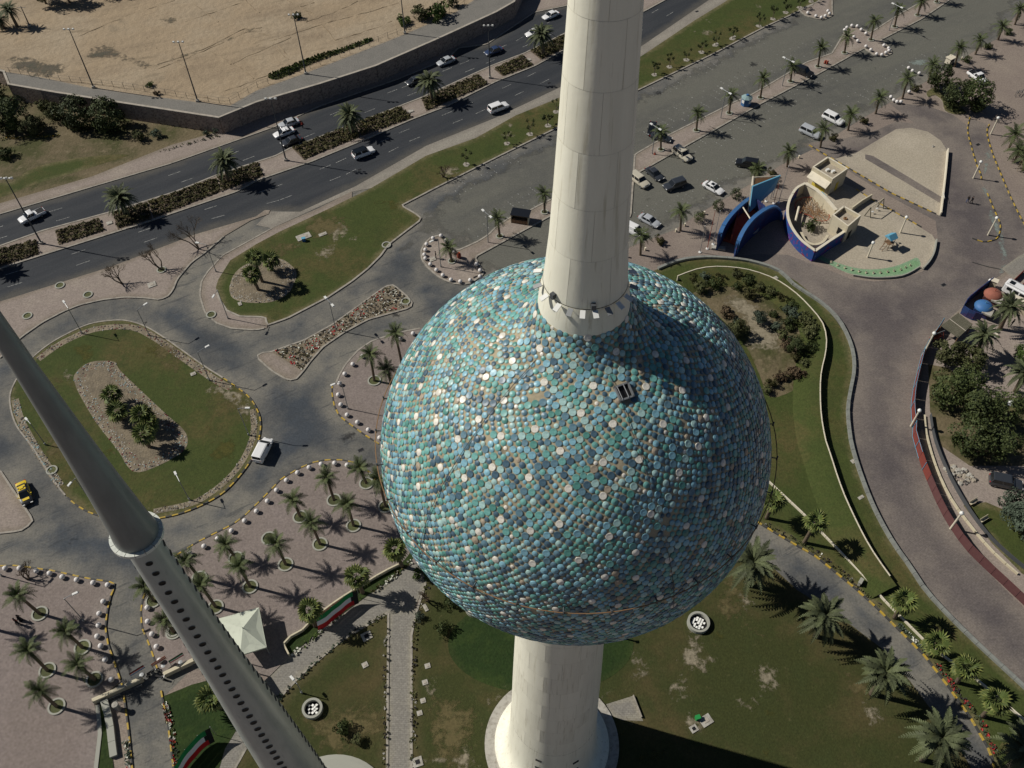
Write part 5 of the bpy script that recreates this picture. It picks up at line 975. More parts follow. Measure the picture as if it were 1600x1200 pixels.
for px,n,mt,s in ((k('Q',(420,160),(520,215),(650,290),(810,420),(910,510)),220,['leaf_olive','plant_dark','plant_bloom_white'],11),(k('Q',(990,590),(1040,640),(1110,710)),160,['plant_bloom_white','leaf_grey'],12),(k('Q',(1150,750),(1230,860),(1330,990),(1410,1150)),300,['leaf_olive','leaf_grey','plant_bloom_red','plant_dark'],13),(k('N',(650,645),(780,540),(900,440)),160,['leaf_bright','plant_bloom_white','leaf_grey'],14),(k('N',(1040,335),(1120,285),(1240,180)),140,['leaf_grey','plant_bloom_white','leaf_hedge'],15),(k('M',(855,860),(880,940),(905,1060),(920,1200)),220,['leaf_grey','plant_bloom_red','plant_bloom_white','leaf_olive'],16),(k('M',(655,1060),(665,1130),(675,1200)),110,['leaf_grey','plant_bloom_white','plant_bloom_red'],17),(k('N',(580,870),(700,745),(900,575),(1110,445)),200,['leaf_olive','plant_dark','leaf_grey'],18),(k('N',(1120,450),(1115,800),(1110,1200)),160,['plant_dark','leaf_olive','stone_pale'],19),(k('N',(1320,300),(1275,430),(1255,560),(1250,800),(1250,1200)),220,['leaf_olive','stone_pale','plant_dark'],20),(k('A',(1190,740),(1000,790),(870,830)),120,['leaf_grey','leaf_olive'],21),(k('A',(700,635),(900,675),(1140,712)),220,['leaf_bright','plant_dark'],22),(k('A',(0,760),(150,750),(330,740)),200,['frond_fan','kerb_yellow'],23)):
    flowers('border_plants',strip_poly(px,.75),int(n*.5),mt,.1,s,(.08,.32))
_w=catmull(wp(k('B',(60,380),(150,340),(300,280),(440,240),(560,195),(580,205),(480,245),(300,310),(120,395)),ZP),3,True); flowers('field_weeds',_w,900,['leaf_bright','leaf_olive','leaf_bright'],ZP,41,(.2,.6))
print('green',time.time()-T0)
# ---------------------------------------------------------------- street lamps
def lamp_single(bpx,tpx,hpx,label,z0=Z1,g='single arm street lamps round the roundabout'):
    b=P(*bpx,z0); h=min(9.5,height(bpx,tpx,z0)); t=thing('street_lamp',label,'street lamp',b,0,g)
    q=P(*hpx,z0+h); d=Vector((q.x-b.x,q.y-b.y,0)); L=min(2.6,max(.8,d.length)); d=d.normalized()*L; a=math.atan2(d.y,d.x)
    MB().tube([(0,0,0),(0,0,h)],[.085,.055],7).build('pole',MAT['steel'],t)
    MB().tube([(0,0,h-.05),d*.5+Vector((0,0,h+.05)),d+Vector((0,0,h+.1))],.05,5).build('arm',MAT['steel'],t)
    MB().box((.2,0,0),(.85,.36,.12),taper=.8).build('lamp_head',MAT['lamp_white'],t,loc=d+Vector((0,0,h+.12)),rot=(0,0,a))
    MB().tube([(0,0,0),(0,0,.5)],.14,7).build('base_collar',MAT['steel'],t); return t
for a in [(k1('K',150,497),k1('K',92,330),k1('K',40,320),'lamp at the tip of the slip road throwing its shadow into the palm bed lawn'),
 (k1('K',225,790),k1('K',168,615),k1('K',138,648),'lamp at the round end of the long lawn pavement'),
 (k1('I',515,885),k1('I',428,725),k1('I',403,692),'lamp on the top left rim of the roundabout with its shadow on the grass'),
 (k1('I',935,898),k1('I',870,735),k1('I',905,706),'lamp on the top rim of the roundabout leaning over the road'),
 (k1('J',1310,178),k1('J',1250,0),k1('J',1290,-30),'lamp at the start of the striped roundabout kerb'),
 (k1('J',1555,520),k1('J',1490,352),k1('J',1540,352),'lamp at the right rim of the roundabout by the white van'),
 (k1('J',1185,925),k1('J',1125,808),k1('J',1100,765),'lamp at the lower rim of the roundabout nearest the needle'),
 (k1('J',285,580),k1('J',125,448),k1('J',170,425),'lamp on the left of the roundabout partly behind the needle'),
 (k1('J',590,960),k1('J',480,790),k1('J',443,820),'lamp whose pole hides behind the needle and whose head shows at its left'),
 (k1('L',655,355),k1('L',620,185),k1('L',570,202),'lamp on the north plaza among the white balls'),
 (k1('M',440,437),k1('M',335,318),k1('M',385,295),'lamp on the left plaza reaching over the two people side'),
 (k1('M',10,200),k1('M',-110,90),k1('M',-70,60),'lamp at the left edge of the left plaza'),
 (k1('U',255,975),k1('U',240,745),k1('U',188,765),'lamp inside the ring of balls beside the red bin'),
 (k1('N',700,830),k1('N',675,783),k1('N',668,775),'short lamp on the middle lawn next to the path')]: lamp_single(*a)
def lamp_double(bpx,hp1,hp2,label,z0=Z1):
    b=P(*bpx,z0); mid=((hp1[0]+hp2[0])/2,(hp1[1]+hp2[1])/2); h=height(bpx,mid,z0); t=thing('double_street_lamp',label,'street lamp',b,0,'double headed street lamps')
    q1=P(*hp1,z0+h); q2=P(*hp2,z0+h); d=(q2-q1); d.z=0; L=min(3.4,d.length)/2; d=d.normalized(); a=math.atan2(d.y,d.x)
    MB().tube([(0,0,0),(0,0,h)],[.10,.065],7).build('pole',MAT['steel'],t); MB().tube([-d*L+Vector((0,0,h)),d*L+Vector((0,0,h))],.055,5).build('cross_arm',MAT['steel'],t)
    for s in (-1,1): MB().box((0,0,0),(.8,.42,.14),taper=.8).build('lamp_head',MAT['lamp_white'],t,loc=d*L*s+Vector((0,0,h+.04)),rot=(0,0,a))
for a in [(k1('K',900,862),k1('K',833,660),k1('K',877,708),'double lamp standing in the narrow flower island'),(k1('U',640,775),k1('U',597,515),k1('U',660,568),'double lamp on the parking strip left of the tower'),
 (k1('E',295,202),k1('C',182,968),k1('C',250,1010),'double lamp just right of the tower beside the red cone'),(k1('C',730,922),k1('C',733,690),k1('C',800,730),'double lamp between the tower and the blue kiosk'),(k1('C',1210,670),k1('C',1218,448),k1('C',1290,482),'double lamp beyond the blue kiosk'),(k1('D',545,238),k1('D',567,28),k1('D',635,60),'double lamp at the top beside the ball ringed island')]: lamp_double(*a)
def mast(bpx,tpx,label,z0=Z1,n=6,h=None):
    b=P(*bpx,z0); h=h or height(bpx,tpx,z0); t=thing('floodlight_mast',label,'floodlight mast',b,0,'tall floodlight masts')
    MB().tube([(0,0,0),(0,0,h)],[.17,.08],8).build('pole',MAT['steel_dark'],t); MB().tube([(-1.1,0,h-.3),(1.1,0,h-.3)],.05,5).build('cross_arm',MAT['steel'],t); MB().box((0,0,.25),(.6,.6,.5)).build('base',MAT['stone_pale'],t)
    fm=MB().box((0,0,0),(.42,.3,.34),taper=.8).mesh('floodlight',MAT['lamp_white'])
    for i in range(n): link('floodlight',fm,t,loc=((-1+2*(i%3)/2)*.95,-.22 if i<3 else .3,h-.1+(0 if i<3 else -.35)),rot=(.5 if i<3 else -.3,0,0))
mast(k1('I',260,322),(17,277),'tall mast in the median in front of the white pickup'); mast(k1('B',150,802),k1('B',75,488),'tall mast in the median beside the three stopped cars'); mast(k1('B',1170,390),k1('B',1157,122),'tall mast in the median beside the blue saloon')
mast(k1('A',510,478),k1('A',392,152),'tall mast on the sandy field edge, leftmost of three',ZP,3); mast(k1('A',1075,552),k1('A',985,222),'tall mast on the sandy field edge, second from the left',ZP,3); mast(k1('B',250,370),k1('B',200,68),'tall mast on the sandy field edge with a dark bush behind its head',ZP,3); mast(k1('B',745,168),k1('B',735,-60),'tall mast on the field edge beside the bright bush, head above the view',ZP,3)
mast(k1('W',215,190),k1('W',150,45),'plain dark pole at the top left beside the pale track',ZP,0)
def globe_post(bpx,tpx,label,z0=.03,g='thick cream globe lamps'):
    b=P(*bpx,z0); h=min(5.5,height(bpx,tpx,z0)); t=thing('globe_lamp',label,'street lamp',b,0,g)
    MB().tube([(0,0,0),(0,0,h)],[.17,.14],9).build('post',MAT['cream_light'],t); MB().lathe([(.02,0),(.26,.1),(.34,.32),(.26,.55),(.02,.64)],14).build('globe',MAT['lamp_white'],t,True,loc=(0,0,h-.02))
for a in [(k1('T',440,537),k1('T',497,408),'cream globe lamp on the open paving right of the sand pad'),(k1('T',565,1022),k1('T',625,888),'cream globe lamp inside the hooked striped kerb'),(k1('T',588,162),k1('T',637,32),'cream globe lamp at the edge of the tree shade'),(k1('V',10,1170),k1('V',165,885),'cream globe lamp at the end of the maroon fence by the plank roof'),(k1('G',435,1080),k1('G',477,1000),'cream globe lamp halfway along the maroon fence'),(k1('H',740,705),k1('H',802,615),'cream globe lamp on the lower maroon fence'),(k1('V',770,350),k1('V',802,300),'cream globe lamp at the corner of the small fairground yard'),
 (k1('F',1290,605),k1('F',1322,510),'cream lamp post at the right of the playground'),(k1('F',1075,767),k1('F',1107,678),'cream lamp post at the front of the playground')]: globe_post(*a)
# ---------------------------------------------------------------- white ball bollards
BM=MB().lathe([(.03,0),(.24,.05),(.36,.2),(.39,.36),(.33,.55),(.18,.69),(.02,.74)],16).mesh('ball',MAT['ball_white'],True)
BF=MB().lathe([(.22,0),(.22,.06),(.1,.08),(.0,.08)],12).mesh('foot',MAT['planter_pale'])
def balls(lst,where,g,z0=Z1,first='from the left'):
    for i,px in enumerate(lst):
        b=P(*px,z0); q=proj((b.x,b.y,z0+.4)); 
        t=thing('ball_bollard','%s white ball bollard %s, %s'%(ORD[i] if i<20 else 'last',where,first),'bollard',b,random.uniform(0,6),g); link('ball',BM,t,loc=(0,0,.06)); link('foot',BF,t)
balls(k('N',(80,182),(150,146),(221,112),(288,75),(356,36))+k('L',(13,1063),(87,1003),(155,940),(212,872),(274,810),(343,763),(415,730),(490,709),(574,703),(652,716),(798,778)),'on the palm plaza kerb','ball bollards round the palm plaza',first='from the needle')
balls(k('L',(747,35),(687,85),(637,146),(604,206),(597,276),(612,338),(652,402),(716,448),(784,495),(855,545)),'round the north plaza kerb','ball bollards round the north plaza',first='from the top down')
balls(k('K',(1383,893),(1305,925)),'above the north plaza palms','upper ball bollards of the north plaza')
balls(k('U',(365,865),(298,775),(257,733),(192,753),(140,803),(130,847),(122,887),(130,918),(170,966),(220,1012),(272,1055),(338,1092),(414,1106),(495,1095),(575,1065),(575,1016),(545,966)),'ringing the parking strip end','ball bollards ringing the parking strip end',first='from the palm')
balls(k('M',(33,166),(108,166),(195,180),(264,192),(330,211),(405,226),(490,242),(566,253),(543,339),(522,402),(519,463),(512,520),(530,570),(553,641),(585,745)),'along the left plaza kerb','ball bollards round the left plaza',first='from the left edge')
balls(k('M',(772,371),(774,443),(796,509),(820,574),(837,645)),'left of the needle at the gate road','ball bollards beside the gate road',first='from the top down')
balls(k('D',(362,272),(325,242),(294,215),(252,211),(213,226),(195,245),(268,300),(297,330),(362,373),(400,400),(445,433),(486,438),(517,422),(541,407),(538,388),(502,365)),'round the crossing island','ball bollards round the crossing island',first='from the far palm')
balls(k('D',(65,97),(77,117),(45,135),(14,147))+k('C',(1472,136),(1408,111)),'on the corner island at the top','ball bollards on the top corner island',first='clockwise')
balls(k('D',(695,541),(725,564),(778,583)),'beside the dense tree at the upper right','ball bollards by the dense tree'); balls(k('D',(556,768),(578,793),(604,806),(634,806)),'beside the promenade palm above the sand pad','ball bollards above the sand pad'); balls(k('D',(698,727)),'alone between a bush and a palm','ball bollards above the sand pad')
# ---------------------------------------------------------------- cars
def car(kind,paint,px0,px1,label,z0=.03,g='cars',roof=None,extra=None,Lfix=None):
    """px0 rear end, px1 front end in the photograph"""
    a,b=P(*px0,z0),P(*px1,z0); d=b-a; ang=math.atan2(d.y,d.x); c=(a+b)/2; c.z=z0
    D={'saloon':(4.7,1.8,1.42,.62),'hatch':(4.2,1.75,1.48,.62),'suv':(4.85,1.95,1.82,.78),'van':(4.6,1.85,1.9,.75),'pickup':(5.2,1.9,1.78,.78)}[kind]
    L,Wd,H,_=D; gc=.2; belt={'saloon':.86,'hatch':.88,'suv':1.08,'van':1.12,'pickup':1.05}[kind]
    t=thing({'saloon':'parked_car','hatch':'parked_car','suv':'off_road_car','van':'delivery_van','pickup':'pickup_truck'}[kind],label,{'van':'van','pickup':'pickup'}.get(kind,'car'),c,ang,g)
    pm_=MAT[paint]
    # body: lofted cross sections, front at +X
    xs={'saloon':[(-.5,.70,.40,.72),(-.47,.90,.30,.86),(-.30,1,.24,.90),(0,1,.24,.90),(.22,1,.24,.88),(.38,.98,.26,.78),(.47,.90,.30,.68),(.5,.70,.38,.58)],
        'hatch':[(-.5,.8,.40,.80),(-.46,.95,.28,.92),(-.2,1,.24,.93),(.1,1,.24,.92),(.24,1,.24,.9),(.38,.97,.26,.82),(.47,.88,.30,.72),(.5,.70,.38,.6)],
        'suv':[(-.5,.86,.42,1.0),(-.47,.97,.34,1.1),(-.2,1,.32,1.12),(.1,1,.32,1.12),(.22,1,.32,1.10),(.40,.99,.34,1.02),(.475,.93,.38,.92),(.5,.8,.45,.75)],
        'van':[(-.5,.9,.40,1.1),(-.48,.98,.3,1.15),(-.2,1,.26,1.15),(.15,1,.26,1.15),(.26,1,.26,1.1),(.40,.97,.28,.98),(.475,.9,.32,.85),(.5,.76,.4,.7)],
        'pickup':[(-.5,.94,.45,1.0),(-.49,.98,.38,1.02),(-.2,1,.34,1.04),(.0,1,.34,1.08),(.2,1,.34,1.08),(.40,.98,.36,1.0),(.475,.92,.40,.9),(.5,.8,.46,.75)]}[kind]
    b=MB(); V=[]; 
    for x,w,zl,zu in xs:
        hw=Wd/2*w; V+=[(x*L,-hw*.92,zl),(x*L,-hw,zl+.15),(x*L,-hw,(zl+zu)/2+.08),(x*L,-hw*.93,zu-.03),(x*L,-hw*.6,zu+.02),(x*L,hw*.6,zu+.02),(x*L,hw*.93,zu-.03),(x*L,hw,(zl+zu)/2+.08),(x*L,hw,zl+.15),(x*L,hw*.92,zl)]
    n=10; F=[]
    for i in range(len(xs)-1):
        for j in range(n): F.append((i*n+j,i*n+(j+1)%n,(i+1)*n+(j+1)%n,(i+1)*n+j))
    F.append(tuple(reversed(range(n)))); F.append(tuple((len(xs)-1)*n+j for j in range(n))); b.add(V,F); me=fixn(b.mesh('body',pm_,True)); me.set_sharp_from_angle(angle=R(38)); link('body',me,t)
    # cabin: bottom ring, top ring
    cb={'saloon':(-.36,.24,-.22,.06,.9),'hatch':(-.47,.26,-.38,.08,.92),'suv':(-.485,.24,-.43,.10,1.1),'van':(-.49,.33,-.46,.13,1.14),'pickup':(-.10,.25,-.05,.12,1.06)}[kind]
    x0,x1,t0,t1,zb=[v*L for v in cb[:4]]+[cb[4]]; wb=Wd*.45; wt=Wd*.37 if kind in('saloon','hatch') else Wd*.40
    zr_=H-.05
    b=MB(); b.add([(x0,-wb,zb-.06),(x1,-wb,zb-.06),(x1,wb,zb-.06),(x0,wb,zb-.06),(t0,-wt,zr_),(t1,-wt,zr_),(t1,wt,zr_),(t0,wt,zr_)],[(0,1,5,4),(1,2,6,5),(2,3,7,6),(3,0,4,7),(4,5,6,7)]); link('pillars',b.mesh('pillars',pm_),t)
    b=MB(); b.add([(t0-.06,-wt-.03,zr_),(t1+.05,-wt-.03,zr_),(t1+.05,wt+.03,zr_),(t0-.06,wt+.03,zr_),(t0+.12,-wt*.8,zr_+.06),(t1-.12,-wt*.8,zr_+.06),(t1-.12,wt*.8,zr_+.06),(t0+.12,wt*.8,zr_+.06)],[(0,1,5,4),(1,2,6,5),(2,3,7,6),(3,0,4,7),(4,5,6,7),(3,2,1,0)]); link('roof',b.mesh('roof',MAT[roof] if roof else pm_),t)
    def pane(name,A,B_,C_,D_,inset=.1,off=.012,m='black_glass'):
        A,B_,C_,D_=[Vector(v) for v in (A,B_,C_,D_)]; cc=(A+B_+C_+D_)/4; nn=(B_-A).cross(D_-A).normalized()
        if nn.dot(cc-Vector(((x0+x1)/2,0,zb)))<0: nn=-nn
        q=[v+(cc-v)*inset+nn*off for v in (A,B_,C_,D_)]; link(name,MB().add(q,[(0,1,2,3)]).mesh(name,MAT[m]),t)
    pane('windscreen',(x1,-wb,zb),(x1,wb,zb),(t1,wt,zr_),(t1,-wt,zr_),.09); 
    if kind!='pickup' or True: pane('rear_window',(x0,-wb,zb+.04),(x0,wb,zb+.04),(t0,wt,zr_),(t0,-wt,zr_),.14)
    for s in (-1,1):
        if kind!='van':
            m1=(x0+x1)/2; m2=(t0+t1)/2; pane('side_window',(x0,s*wb,zb),(m1,s*wb,zb),(m2,s*wt,zr_),(t0,s*wt,zr_),.12); pane('side_window',(m1,s*wb,zb),(x1,s*wb,zb),(t1,s*wt,zr_),(m2,s*wt,zr_),.12)
        else: pane('side_window',(x1-1.15,s*wb,zb),(x1,s*wb,zb),(t1,s*wt,zr_),(x1-1.15,s*wt,zr_),.14)
    if kind=='pickup': MB().box((-.30*L,0,1.035),(.36*L,Wd*.80,.05)).build('load_bed',MAT['dark'],t)
    if kind=='saloon' and extra=='sunroof' or extra=='sunroof': MB().box(((t0+t1)/2+.2,0,zr_+.06),(.7,.75,.02)).build('sunroof',MAT['black_glass'],t)
    for s in (-1,1):
        MB().box((L*.485,s*Wd*.33,.62 if kind in('saloon','hatch') else .8),(.12,.36,.14)).build('headlight',MAT['lamp_clear'],t); MB().box((-L*.492,s*Wd*.36,.74 if kind in('saloon','hatch') else .95),(.1,.28,.16)).build('tail_light',MAT['lamp_red'],t)
        MB().box((x1-.35,s*(Wd/2+.06),zb+.06),(.12,.2,.13)).build('wing_mirror',pm_,t)
        for xx in (-.30,.30):
            w=link('wheel',WH[0],t,loc=(xx*L,s*(Wd/2-.1),.33),rot=(PI/2,0,0)); link('rim',WH[1],w)
    if extra=='taxi':
        MB().box(((t0+t1)/2,0,zr_+.13),(.25,.55,.14)).build('roof_sign',MAT['car_yellow'],t)
    if extra=='beacon': MB().box(((t0+t1)/2,0,zr_+.12),(.22,1.0,.12)).build('light_bar',MAT['car_white'],t)
    return t
WH=(MB().lathe([(.2,-.11),(.31,-.11),(.33,-.07),(.33,.07),(.31,.11),(.2,.11)],14).mesh('wheel',MAT['rubber'],False),MB().lathe([(.2,-.10),(.0,-.10)],12).lathe([(.2,.10),(.0,.10)],12).mesh('rim',MAT['steel']))
g='cars driving on the highway'
car('suv','car_white',k1('B',488,795),k1('B',590,757),'white off-roader with a dark glass roof driving on the near lanes',z0=.03,g=g,roof='black_glass')
car('suv','car_white',k1('B',1165,568),k1('B',1258,533),'large white off-roader with white roof on the near lanes by the tower',z0=.03,g=g)
car('saloon','car_silver',k1('B',212,612),k1('B',122,640),'silver saloon, topmost of the three cars stopped beside each other',z0=.03,g=g)
car('saloon','car_white',k1('B',192,655),k1('B',92,692),'white police style saloon in the middle of the three stopped cars',z0=.03,g=g,extra='beacon')
car('saloon','car_dark',k1('B',228,698),k1('B',130,735),'dark saloon, nearest the median of the three stopped cars',z0=.03,g=g)
car('hatch','car_dark',k1('B',835,400),k1('B',750,432),'dark blue hatchback partly behind a shaggy median palm',z0=.03,g=g)
car('saloon','car_silver',k1('B',998,298),k1('B',903,335),'silver saloon on the far lanes above the dark hatchback',z0=.03,g=g)
car('saloon','car_blue',k1('B',1228,250),k1('B',1148,280),'navy blue saloon with bright roof glints beside the tall mast',z0=.03,g=g)
car('saloon','car_white',k1('B',1430,160),k1('B',1352,188),'white saloon mostly behind the shaggy palm near the tower',z0=.03,g=g)
car('saloon','car_white',k1('B',1508,72),k1('B',1438,102),'white saloon highest up on the far lanes beside the tower',z0=.03,g=g)
car('pickup','car_white',k1('I',270,135),k1('I',145,195),'white pickup on the far lanes at the left edge',z0=.03,g=g)
g='vehicles on the roundabout roads'
car('van','car_white',k1('L',95,695),k1('L',162,562),'small white panel van rounding the roundabout kerb',z0=.02,g=g)
tx=car('saloon','car_yellow',k1('J',140,828),k1('J',185,962),'black and yellow taxi with yellow bonnet stripes at the left kerb',z0=.02,g=g,extra='taxi',roof='car_black')
for o in tx.children:
    if o.name.startswith('body'):
        me=o.data; me.materials.append(MAT['car_black'])
        for p in me.polygons:
            x=p.center.x
            if x>.9 or (-1.3<x<-.75): p.material_index=1
for x in (1.45,): MB().box((x,0,.885),(.45,1.0,.02)).build('bonnet_stripe',MAT['car_yellow'],tx)
for x in (-.55,.0): MB().box((x-.2,0,1.45),(.32,1.15,.02)).build('roof_stripe',MAT['car_yellow'],tx)
g='cars in the parking lots'
car('suv','car_dark',k1('E',550,438),k1('E',385,492),'large dark off-roader crossing the aisle beside the white saloon',z0=.02,g=g)
car('saloon','car_white',k1('E',690,440),k1('E',848,528),'white saloon with black sunroof in the aisle facing the egg shaped bushes',z0=.02,g=g,extra='sunroof')
car('saloon','car_silver',k1('E',188,695),k1('E',355,785),'silver-white saloon parked near the tower above the promenade palm',z0=.02,g=g)
car('suv','car_cream',k1('E',148,395),k1('E',235,462),'cream boxy off-roader touching the right edge of the tower',z0=.02,g=g)
car('saloon','car_dark',k1('E',250,325),k1('E',372,425),'dark green saloon parked beside the cream boxy car',z0=.02,g=g)
car('suv','car_cream',k1('E',478,188),k1('E',575,262),'cream off-roader parked against the strip under a palm shadow',z0=.02,g=g,roof='car_cream')
car('suv','car_black',k1('E',1080,305),k1('E',985,290),'black off-roader behind the ship prow bush',z0=.02,g=g)
car('van','car_white',k1('E',110,800),k1('E',190,840),'white van showing only its front beside the tower near a palm',z0=.02,g=g)
car('suv','car_white',k1('D',28,910),k1('D',180,985),'long white off-roader parked at the promenade edge',z0=.02,g=g)
car('suv','car_silver',k1('C',1350,1018),k1('C',1505,1090),'silver off-roader parked at the promenade edge beside the white one',z0=.02,g=g)
car('pickup','car_white',k1('D',1185,590),k1('D',1275,655),'white pickup on the paving behind the dark merged trees',z0=.02,g=g)
car('saloon','car_black',k1('C',200,985),k1('C',185,1060),'black car parked behind the double lamp by the tower',z0=.02,g=g)
car('saloon','car_dark',k1('C',225,1080),k1('C',300,1100),'dark car under the palm beside the double lamp by the tower',z0=.02,g=g)
car('suv','car_black',k1('C',1325,560),k1('C',1420,600),'black off-roader parked beside the parking strip palm beyond the blue kiosk',z0=.02,g=g)
car('suv','car_dark',k1('H',1030,420),k1('H',1120,440),'dark car in deep shade in the right garden',z0=.02,g=g)
# ---------------------------------------------------------------- kiosks on the strip
b=P(*k1('C',925,815),Z1); t=thing('blue_kiosk','small eight sided blue kiosk with pale top on the parking strip','kiosk',b,.2)
MB().lathe([(1.15,0),(1.15,1.7)],8).build('wall',MAT['blue_paint'],t); MB().lathe([(1.3,1.7),(1.3,1.8),(.45,2.3),(0.01,2.3)],8).build('roof',MAT['stone_aqua'],t); MB().lathe([(.3,2.3),(.3,2.55),(.01,2.6)],8).build('roof_vent',MAT['blue_paint'],t)
for i in range(4): a=PI/8+i*PI/2; MB().box((0,0,0),(.05,.7,.7)).build('window',MAT['lamp_white'],t,loc=(1.08*math.cos(a),1.08*math.sin(a),1.1),rot=(0,0,a))
b=P(*k1('U',905,600),Z1); t=thing('shelter_hut','small open fronted hut with a sloping black roof on the parking strip','hut',b,R(-14))
MB().box((0,0,.9),(3.4,.12,1.8)).build('back_wall',MAT['wood'],t); MB().prism([(-1.9,-1.0),(1.9,-1.0),(1.9,1.3),(-1.9,1.3)],1.95,2.05).build('roof',MAT['car_black'],t)
for s in (-1,1): MB().box((1.7*s,-.3,.95),(.1,1.4,1.9)).build('side_wall',MAT['cream_wall'],t)
MB().box((0,-.7,.45),(3.3,.5,.9)).build('counter',MAT['wood'],t)
b=P(*k1('D',1010,500),0); t=thing('ticket_cart','small cream booth on wheels near the dense tree','booth',b,.6)
MB().box((0,0,.95),(1.7,1.3,1.3)).build('body',MAT['cream_light'],t); MB().box((0,0,1.75),(2.0,1.6,.14)).build('roof',MAT['cream_light'],t); MB().box((0,-.66,1.15),(1.2,.04,.6)).build('window',MAT['black_glass'],t)
for s in (-1,1): link('wheel',WH[0],t,loc=(s*.5,-.6,.3),rot=(PI/2,0,0))
b=P(*k1('U',403,900),Z1); t=thing('red_bin','round red litter bin on the ball ringed pavement','bin',b); MB().lathe([(.3,0),(.42,.3),(.42,.9),(.3,1.15),(.02,1.2)],12).build('drum',MAT['red_paint'],t,True); MB().lathe([(.2,1.18),(.2,1.28),(.02,1.3)],10).build('lid',MAT['orange'],t)
b=P(*k1('E',315,205),Z1); t=thing('red_cone','red traffic cone at the foot of the double lamp','cone',b); MB().lathe([(.2,.04),(.05,.75),(.01,.76)],12).build('cone',MAT['red_paint'],t); MB().box((0,0,.03),(.5,.5,.06)).build('base',MAT['red_paint'],t)
for c_,l in ((('D',45,495),'red barrier box on the strip before the ball ringed island'),(('D',60,500),'second smaller red barrier box on the strip')):
    b=P(*k1(*c_),Z1); t=thing('red_barrier',l,'barrier',b,.4,'red barrier boxes'); MB().box((0,0,.4),(.5,.25,.8)).build('panel',MAT['red_paint'],t); MB().box((0,0,.05),(.6,.45,.1)).build('foot',MAT['dark'],t)
# ---------------------------------------------------------------- tent canopy, gate walls, flags
def tent(px4,z,ztop,label,apx=None):
    q=[P(*p,z) for p in px4]; c=sum(q,Vector())/4; t=thing('tent_canopy',label,'canopy',(c.x,c.y,Z1),0,'white tent canopies'); off=Vector((c.x,c.y,Z1))
    r=[p-off for p in q]; ap=Vector((0,0,ztop-Z1))
    for i in range(4):
        a,b_=r[i],r[(i+1)%4]; m_=a.lerp(b_,.5)+Vector((0,0,-.05)); sag=(a+b_+ap*1.0)/3-Vector((0,0,.1))
        MB().add([a,b_,ap,sag],[(0,1,3),(1,2,3),(2,0,3)]).build('roof_panel',MAT['tent_white'],t)
        MB().ribbon([a,b_],.04,a.z-.3,a.z+.01).build('valance',MAT['tent_white'],t)
        MB().tube([(a.x*.97,a.y*.97,0),(a.x*.97,a.y*.97,a.z)],.07,7).build('post',MAT['steel'],t)
    MB().tube([ap-Vector((0,0,.1)),ap+Vector((0,0,.35))],[.08,.02],6).build('finial',MAT['steel'],t); return t
tent(k('N',(272,468),(487,408),(525,603),(395,643)),3.0,4.3,'large square white tent canopy beside the flag path'); tent(k('N',(400,745),(448,698),(515,803),(430,840)),2.2,3.2,'small white canopy mostly hidden behind the needle tower')
def wallrun(name,px,w,h,label,m='coping',cat='wall',z0=.1,smooth=True,group=None,cap=None,panels=None):
    pts=catmull(wp(px,z0),4) if smooth else wp(px,z0); org=pts[0].copy(); t=thing(name,label,cat,org,0,group); rp_=[p-org for p in pts]
    if panels:
        rs_=resample(rp_,panels)
        for a,b_ in zip(rs_[:-1],rs_[1:]):
            d=(b_-a); a2=a+d*.01; b2=b_-d*.01; MB().ribbon([a2,b2],w,0,h).build('wall_panel',MAT[m],t)
    else: MB().ribbon(rp_,w,0,h).build('wall_body',MAT[m],t)
    if cap: MB().ribbon(rp_,w+.1,h,h+.08).build('coping',MAT[cap],t)
    return t
wallrun('garden_wall',k('S',(215,145),(320,106),(415,90),(520,92),(640,110),(780,160),(900,240),(1000,340),(1060,420),(1082,510),(1075,600),(1052,700),(1045,800),(1050,950),(1075,1100),(1105,1190))+k('H',(30,430),(90,580),(220,840),(390,1085)),.16,1.3,'thin curving cream wall snaking down the lawn right of the sphere',m='cream_light',cap=None,panels=2.0)
_bp=catmull(wp(k('S',(215,145),(320,106),(415,90),(520,92),(640,110),(780,160),(900,240),(1000,340),(1060,420),(1082,510),(1075,600),(1052,700),(1045,800),(1050,950),(1075,1100),(1105,1190))+k('H',(30,430),(90,580),(220,840),(390,1085)),0),4); bb_=MB(); _v=[]
for i,p in enumerate(_bp):
    d=(_bp[min(i+1,len(_bp)-1)]-_bp[max(0,i-1)]).normalized(); n_=Vector((d.y,-d.x,0)); _v+=[tuple(p+n_*.08+Vector((0,0,1.3)))[:3],tuple(p+n_*1.3+Vector((0,0,1.22))),tuple(p+n_*4.2+Vector((0,0,.12)))]
bb_.add(_v,[(i*3+j,i*3+j+1,i*3+j+4,i*3+j+3) for i in range(len(_bp)-1) for j in (0,1)]); o=bb_.build('grass_bank',MAT['lawn'],smooth=True); fixn(o.data); tag(o,kind='structure')
_a=o.data.attributes.new('border','FLOAT','POINT'); _a.data.foreach_set('value',[2.0]*len(o.data.vertices))
wallrun('low_rail_wall',k('Q',(435,-20),(590,125),(760,300),(940,500),(1130,690),(1330,830),(1527,1000),(1650,1110)),.18,.45,'straight low cream wall behind the fan palms of the garden road',m='cream_light',smooth=False,panels=2.4)
wallrun('road_parapet',k('E',(340,1105),(500,1042),(680,1017),(860,1022),(1060,1047),(1280,1117))+k('S',(900,172),(1050,270),(1150,362))+[(1322,522),(1332,550),(1334,580),(1328,612),(1324,640),(1326,670),(1331,700),(1345,745),(1365,795),(1392,845),(1420,885),(1451,930),(1517,998),(1600,1075),(1700,1170)],.5,.5,'low grey parapet along the left edge of the paved drive',m='parapet_grey',panels=2.0)
